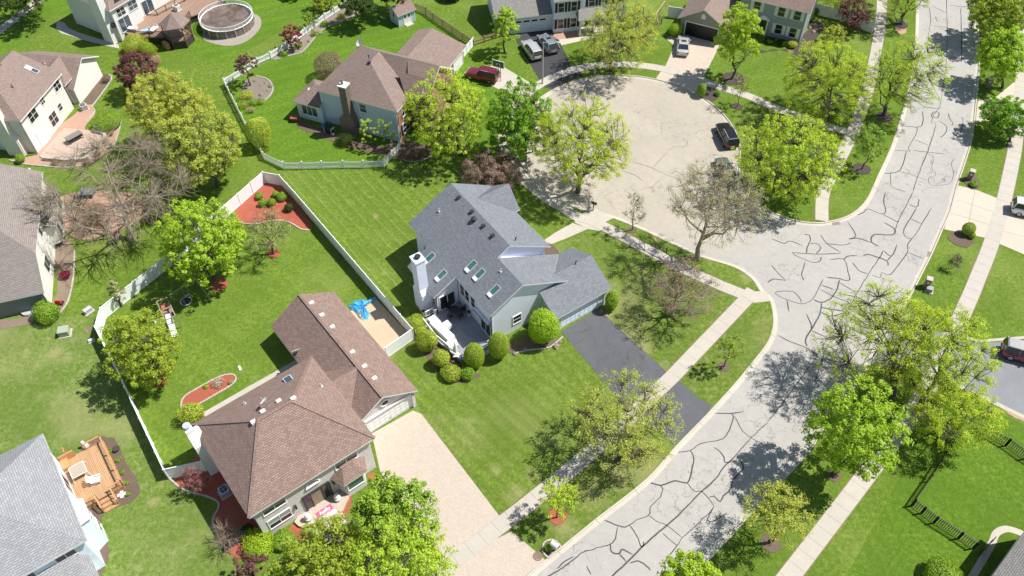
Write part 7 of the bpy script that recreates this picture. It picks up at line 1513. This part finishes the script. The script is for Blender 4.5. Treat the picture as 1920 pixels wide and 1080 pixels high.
T('small nearly bare tree in a red mulch ring on the fenced lawn', (513, 476), (498, 430), 95, 85, 'sparse', 'lf_bud', name='bare_tree')
T('lime green tree with a loose crown covering the front of the blue house', (868, 290), (838, 222), 155, 165, 'full', 'lf_lime', lai=2.8)
T('deep green dense maple beside the court sidewalk', (985, 300), (973, 230), 132, 140, 'dense', 'lf_mid', leafsz=.26)
T('open lime green tree overhanging the left side of the court', (1083, 360), (1095, 272), 185, 175, 'open', 'lf_lime', trunk=1.15, lai=2.0)
T('purple brown bushy tree behind the grey roofed house', (930, 352), (925, 322), 120, 75, 'full', 'lf_brown', leafsz=.13)
T('thin young tree with tiny leaves on the grass strip of the court', (1185, 432), (1190, 390), 52, 80, 'sparse', 'lf_bud', trunk=.6, lai=.5)
T('large budding tree with dark limbs leaning over the court mouth', (1308, 486), (1342, 382), 210, 180, 'sparse', 'lf_bud', 'bark_lt', trunk=1.15, lai=.42)
T('low reddish twiggy tree on the corner lawn of the grey house', (1262, 592), (1278, 545), 150, 110, 'sparse', 'lf_brown', 'bark_lt', trunk=1.1, lai=.5, name='bare_tree')
T('small light green sapling on the corner parkway by the street', (1357, 688), (1370, 650), 62, 72, 'airy', 'lf_green', trunk=.6)
T('open yellow leaved tree over the sidewalk by the asphalt driveway', (1163, 862), (1172, 790), 215, 165, 'open', 'lf_yel', trunk=1.2, lai=1.1, zc=5.2)
T('small lime sapling in a red mulch ring near the tan driveway', (1045, 970), (1047, 932), 85, 78, 'open', 'lf_lime', trunk=.6)
T('tall open lime tree over the east side of the main street beside the street lamp', (1668, 752), (1655, 628), 215, 215, 'open', 'lf_lime', trunk=1.4, lai=1.15, zc=6.8)
T('wide lime green tree leaning over the east sidewalk and asphalt driveway', (1722, 770), (1765, 665), 200, 210, 'open', 'lf_lime', trunk=1.3, lai=1.9, zc=6.2)
T('lime tree with branches hanging over the black metal fence', (1772, 830), (1792, 775), 165, 120, 'open', 'lf_lime', lai=1.9)
T('vivid green maple standing on the parkway above the shaded street', (1563, 890), (1598, 812), 180, 205, 'dense', 'lf_bright', leafsz=.22)
T('olive budding tree on the lower right parkway', (1443, 1015), (1462, 962), 140, 130, 'open', 'lf_yel', lai=1.3)
T('bright green tree cut by the bottom edge beside the street', (1300, 1150), (1290, 1090), 130, 108, 'dense', 'lf_bright')
T('round green tree shading the brick house path', (742, 1035), (733, 962), 172, 145, 'dense', 'lf_bush', leafsz=.19)
T('olive green tree at the bottom edge in front of the brick house, left one', (612, 1130), (612, 1065), 200, 135, 'full', 'lf_green', lai=3.4)
T('olive green tree at the bottom edge below the round green tree', (762, 1140), (762, 1068), 205, 135, 'full', 'lf_lime', lai=2.8)
T('purple leaved small tree at the bottom left of the brick house', (470, 1095), (463, 1062), 70, 60, 'full', 'lf_purple')
T('pale leafless twisted shrub by the lower bed of the brick house', (428, 1030), (426, 1008), 55, 50, 'bare', 'lf_bud', 'bark_lt', trunk=.6, name='bare_tree')
T('small twisted purple tree in the red mulch by the brick house side', (370, 925), (362, 898), 58, 62, 'sparse', 'lf_magenta', 'bark_lt', name='bare_tree', lai=.7)
T('small magenta leaved tree at the back picket fence', (548, 92), (545, 66), 44, 46, 'full', 'lf_magenta')
T('small purple tree rising over the white picket fence by the rock garden', (470, 160), (461, 122), 50, 46, 'full', 'lf_purple', lai=2.2)
T('small fresh green tree between the magenta tree and the back fence', (583, 55), (580, 36), 34, 34, 'open', 'lf_bush')
T('dark trees over the back fence left of the shed, left one', (690, 18), (672, 2), 75, 50, 'dense', 'lf_dark', zc=4)
T('dark purple tree overhanging the shed roof', (745, 25), (735, -22), 75, 42, 'dense', 'lf_purple', zc=4)
T('small bushy tree above the back fence bed', (618, 20), (610, -2), 60, 40, 'full', 'lf_green')
T('small tree casting shade at the top edge beyond the pool', (552, -6), (548, -22), 50, 40, 'dense', 'lf_mid')
T('tall oval bright tree between yellow fence and black driveway', (947, 100), (945, 48), 60, 82, 'dense', 'lf_bright', cone=.2)
T('wide budding yellow tree on the court parkway before the shuttered house', (1145, 132), (1165, 62), 160, 130, 'airy', 'lf_yel', lai=1.2, trunk=1.2)
T('tall oval bright green tree beside the open garage', (1372, 148), (1382, 68), 92, 132, 'dense', 'lf_bright', cone=.15)
T('thin sapling with fine twigs in a dark ring on the court parkway', (1382, 200), (1390, 160), 40, 58, 'sparse', 'lf_bud', trunk=.5, lai=.5)
T('lime green spreading tree between court house and west sidewalk', (1552, 225), (1553, 155), 165, 150, 'open', 'lf_lime', lai=2.0)
T('lime tree with feathery outer twigs at the main street', (1657, 218), (1702, 140), 150, 150, 'airy', 'lf_lime', lai=1.1, trunk=1.2)
T('small green sapling in a dark ring by the main street kerb', (1616, 317), (1630, 268), 72, 76, 'open', 'lf_bush', trunk=.6)
T('broad lime tree filling the lawn between court and west sidewalk', (1482, 368), (1487, 296), 195, 165, 'full', 'lf_lime', lai=2.5)
T('bare limbed tree cut by the top edge at the main street', (1690, 46), (1700, -18), 120, 110, 'airy', 'lf_lime', trunk=1.3)
T('dark purple tree in front of the white fence at the top right', (1610, 62), (1603, 26), 72, 62, 'full', 'lf_purple', lai=2.6)
T('olive tree cut by the top edge above the white fence', (1600, -2), (1565, -18), 110, 60, 'airy', 'lf_olive', zc=4)
T('yellow leaved bushy small tree at the corner bed of the court house', (1568, 82), (1566, 62), 50, 42, 'airy', 'lf_yel', trunk=.6, lai=1.3)
T('green tree with a dark crown at the top right corner', (1872, 62), (1878, 22), 130, 110, 'dense', 'lf_green', zc=5)
T('bright green tree on the east parkway casting the larger road shadow', (1880, 165), (1885, 102), 105, 118, 'dense', 'lf_bright', zc=5)
T('mid green tree over the east sidewalk casting a round road shadow', (1893, 265), (1885, 222), 98, 105, 'dense', 'lf_mid', leafsz=.2)
T('dark shading tree at the top left corner', (70, 8), (38, -12), 110, 60, 'full', 'lf_dark', zc=5)
T('tree beyond the top edge shading the main street', (1850, -30), (1858, -70), 110, 90, 'dense', 'lf_mid')
T('small tree beyond the clay bed behind the bare tree', (310, 372), (300, 345), 60, 50, 'bare', 'lf_bud', name='bare_tree')
T('loose bright twigged shrub tree against the blue wall, left one', (700, 275), (690, 248), 42, 56, 'open', 'lf_lime', lai=1.6, trunk=.5)
T('loose bright twigged shrub tree against the blue wall, right one', (728, 278), (722, 246), 42, 62, 'open', 'lf_bush', lai=1.6, trunk=.5)
T('tiny pinkish bare shrub on the grass below the pale driveway', (1787, 503), (1791, 490), 24, 30, 'sparse', 'lf_pink', trunk=.4, name='bare_tree')
T('budding white blossomed shrub at the base of the twiggy corner tree', (1262, 588), (1264, 574), 24, 26, 'open', 'lf_pink', trunk=.4)
S_ = shrub
S_('round yellow green bush between patio and lawn', 203, 227, 50, 34, 'lf_bush', .08, rough=.05); S_('golden green oval bush at the white fence near the rock garden', 484, 247, 46, 66, 'lf_ybush', .1, rough=.06)
S_('brown twiggy rounded bush behind the blue house', 617, 122, 60, 55, 'lf_brown', .09, rough=.1); S_('small bright bush at the lower wall of the cream house', 37, 297, 20, 18, 'lf_bush', .08)
S_('bright green round bush at the corner of the bay window house', 88, 583, 48, 42, 'lf_bush', .1); S_('dark red low shrub in the bed of the bay window house', 122, 515, 20, 16, 'lf_magenta', .09)
S_('yellow green loose bush beside the oval red bed', 361, 774, 44, 42, 'lf_ybush', .11, rough=.2)
for x, y, w, h, l in [(782, 604, 34, 34, 'topmost yellow green bush of the row along the deck railing'), (790, 622, 28, 26, 'second small yellow green bush from the top of the deck row'), (801, 638, 40, 46, 'largest yellow green bush in the middle of the deck row'), (827, 672, 36, 38, 'fourth yellow green bush of the row at the deck corner'), (847, 698, 38, 34, 'lowest yellow green bush at the outer deck corner')]: S_(l, x, y, w, h, 'lf_ybush', .10, group='yellow green bushes along the deck', rough=.14)
S_('small green bush between the lowest yellow bush and the round ones', 875, 698, 30, 28, 'lf_bush', .10, rough=.14)
S_('left round clipped green bush before the deck opening', 889, 667, 40, 50, 'lf_green', .09, rough=.08, lump=.05); S_('right round clipped green bush at the gable corner', 935, 648, 42, 52, 'lf_green', .09, rough=.08, lump=.05)
S_('large bright green bush in front of the grey garage wall', 1019, 612, 62, 70, 'lf_bright', .14, rough=.16); S_('dark green bush right of the pale garage door', 1146, 564, 28, 38, 'lf_bush', .1)
S_('lime green mounded bush in the front bed of the brick house', 487, 1022, 62, 42, 'lf_bright', .11); S_('dark green clipped hedge below the brick house window', 532, 1012, 44, 34, 'lf_bush', .09, rough=.06)
S_('dark bush at the shaded front corner of the brick house', 460, 995, 34, 26, 'lf_dark', .09)
S_('bright round bush left of the open garage', 1267, 55, 25, 26, 'lf_bright', .09); S_('clipped yellow green bush at the right end of the court house wall', 1487, 83, 20, 14, 'lf_ybush', .08); S_('dark clipped bush in front of the court house, left of the yellow one', 1467, 80, 20, 12, 'lf_dark', .08); S_('dark clipped bush below the court house door', 1444, 76, 20, 13, 'lf_dark', .08)
S_('fresh green bush by the white fence behind the court house', 1521, 32, 18, 16, 'lf_bush', .09); S_('light green bush at the gable corner of the court house', 1530, 20, 16, 14, 'lf_bush', .09)
S_('broad bright hedge at the bottom edge of the lower right lawn', 1772, 1083, 84, 46, 'lf_bush', .1, rough=.05); S_('clipped dark bush with a yellow crown beside the white mailbox', 1316, 168, 18, 24, 'lf_bush', .08, rough=.05)
S_('large clipped green ball in the dark mulch ring by the pale driveway', 1817, 429, 24, 26, 'lf_green', .07, rough=.04, lump=.02); S_('small clipped green ball beside the large one', 1823, 441, 13, 13, 'lf_green', .06, rough=.04, lump=.02)
for x, y, w, h, k in [(485, 367, 16, 15, 'green shrub nearest the left fence in the red corner bed'), (492, 380, 17, 16, 'lowest green shrub of the cluster in the red corner bed'), (509, 379, 17, 16, 'green shrub in the middle of the red corner bed'), (529, 368, 22, 18, 'largest green shrub beside the right fence in the red corner bed'), (516, 364, 14, 13, 'smallest topmost green shrub in the red corner bed')]: S_(k, x, y, w, h, 'lf_bush', .09, group='shrubs in the red corner bed', rough=.2)
S_('grey green leafy plant beside the shrubs in the red bed', 541, 389, 18, 16, 'lf_dark', .1, rough=.25); S_('low twiggy pinkish shrub at the edge of the red bed', 508, 402, 24, 20, 'lf_bud', .07, lai=1.2, rough=.4)
S_('white flowering plant in the oval red bed', 408, 717, 24, 20, 'lf_white', .08, lai=2.5, rough=.4); S_('small light plant at the right end of the oval red bed', 433, 716, 10, 9, 'lf_bud', .08, rough=.4); S_('low plant at the left edge of the oval red bed', 386, 724, 12, 9, 'lf_ybush', .08, rough=.4)
for x, y, w, k in [(104, 303, 18, 'brown dormant shrub nearest the cream house below the patio'), (133, 303, 16, 'second brown dormant shrub from the house below the patio'), (162, 303, 20, 'broad brown dormant shrub below the patio corner'), (183, 288, 16, 'brown dormant shrub outside the bend of the seat wall'), (196, 265, 18, 'brown dormant shrub right of the seat wall'), (207, 250, 13, 'small brown shrub between seat wall and round bush'), (198, 148, 18, 'dark brown shrub at the far corner of the cream garage')]: S_(k, x, y, w, w * .8, 'lf_brown', .07, lai=2.2, group='dormant brown shrubs round the patio', rough=.3)
for x, y, w, l, k in [(462, 178, 30, 'lf_ybush', 'largest yellow shrub in the middle of the rock garden'), (474, 192, 22, 'lf_bush', 'fresh green shrub below the large yellow one in the rock garden'), (488, 190, 18, 'lf_bush', 'small green shrub at the house side edge of the rock garden'), (455, 195, 24, 'lf_green', 'dull green shrub beside the fence in the rock garden'), (470, 205, 20, 'lf_bud', 'pale twiggy shrub at the lowest point of the rock garden')]: S_(k, x, y, w, w * .7, l, .09, lai=2.6, group='shrubs of the rock garden', rough=.35)
for x, y, w, l, k in [(533, 100, 18, 'lf_bush', 'bright low plant under the magenta tree'), (560, 84, 16, 'lf_mid', 'deep green low plant right of the magenta tree'), (590, 62, 16, 'lf_bush', 'bright low plant below the fresh green tree at the back fence'), (608, 44, 18, 'lf_mid', 'deep green low plant by the back fence between the boulders'), (640, 30, 16, 'lf_green', 'dull green plant near the upper end of the back fence bed'), (655, 22, 18, 'lf_dark', 'dark plant at the top end of the back fence bed')]: S_(k, x, y, w, w * .7, l, .09, lai=2.6, group='perennials along the back fence', rough=.35)
for x, y, w, k in [(770, 290, 34, 'widest reddish twiggy shrub in the bed below the lime tree'), (795, 285, 26, 'reddish twiggy shrub at the stone edge end of the bed below the lime tree'), (752, 292, 22, 'small reddish shrub nearest the picket fence end post')]: S_(k, x, y, w, w * .6, 'lf_brown', .08, lai=2.2, group='twiggy shrubs below the lime tree', rough=.35)
S_('olive rounded shrub against the deck corner above the purple tree', 250, 82, 44, 34, 'lf_olive', .11, rough=.2); S_('larger olive shrub beneath the deck rail', 275, 92, 34, 28, 'lf_green', .11, rough=.25); S_('reddish bush at the foot of the purple tree', 290, 112, 24, 20, 'lf_pink', .08, rough=.3, lai=2)
for x, y, w, k in [(207, 845, 12, 'low green plant beside the dark pot outside the orange deck'), (222, 862, 13, 'low green plant just below the dark pot of the orange deck'), (228, 885, 14, 'low green plant halfway along the outer rail of the orange deck'), (236, 905, 13, 'low plant beside the lower end of the orange deck rail'), (240, 925, 12, 'low plant at the corner post of the orange deck'), (188, 985, 18, 'leafy plant in the mulch below the deck steps'), (183, 1000, 14, 'small plant by the white bay below the deck steps')]: S_(k, x, y, w, w * .8, 'lf_bush', .08, lai=2.5, group='low plants round the orange deck', rough=.4)
S_('round green plant by the stone mailbox pillar at the pale driveway', 1826, 345, 18, 12, 'lf_bush', .09, rough=.3); S_('leafy plant in the mailbox planter', 1028, 1026, 16, 16, 'lf_mid', .09, rough=.3)
S_('green plant cluster by the air conditioner bed', 1345, 175, 12, 10, 'lf_mid', .08, rough=.3); S_('dark plants along the shaded wall of the blue house', 645, 262, 34, 12, 'lf_dark', .08, rough=.4)
S_('bush behind the rear wall of the bare tree bed', 285, 400, 40, 30, 'lf_dark', .1, rough=.3); S_('brown twiggy thicket under the bare tree', 175, 405, 80, 26, 'lf_brown', .07, lai=1.2, rough=.5)
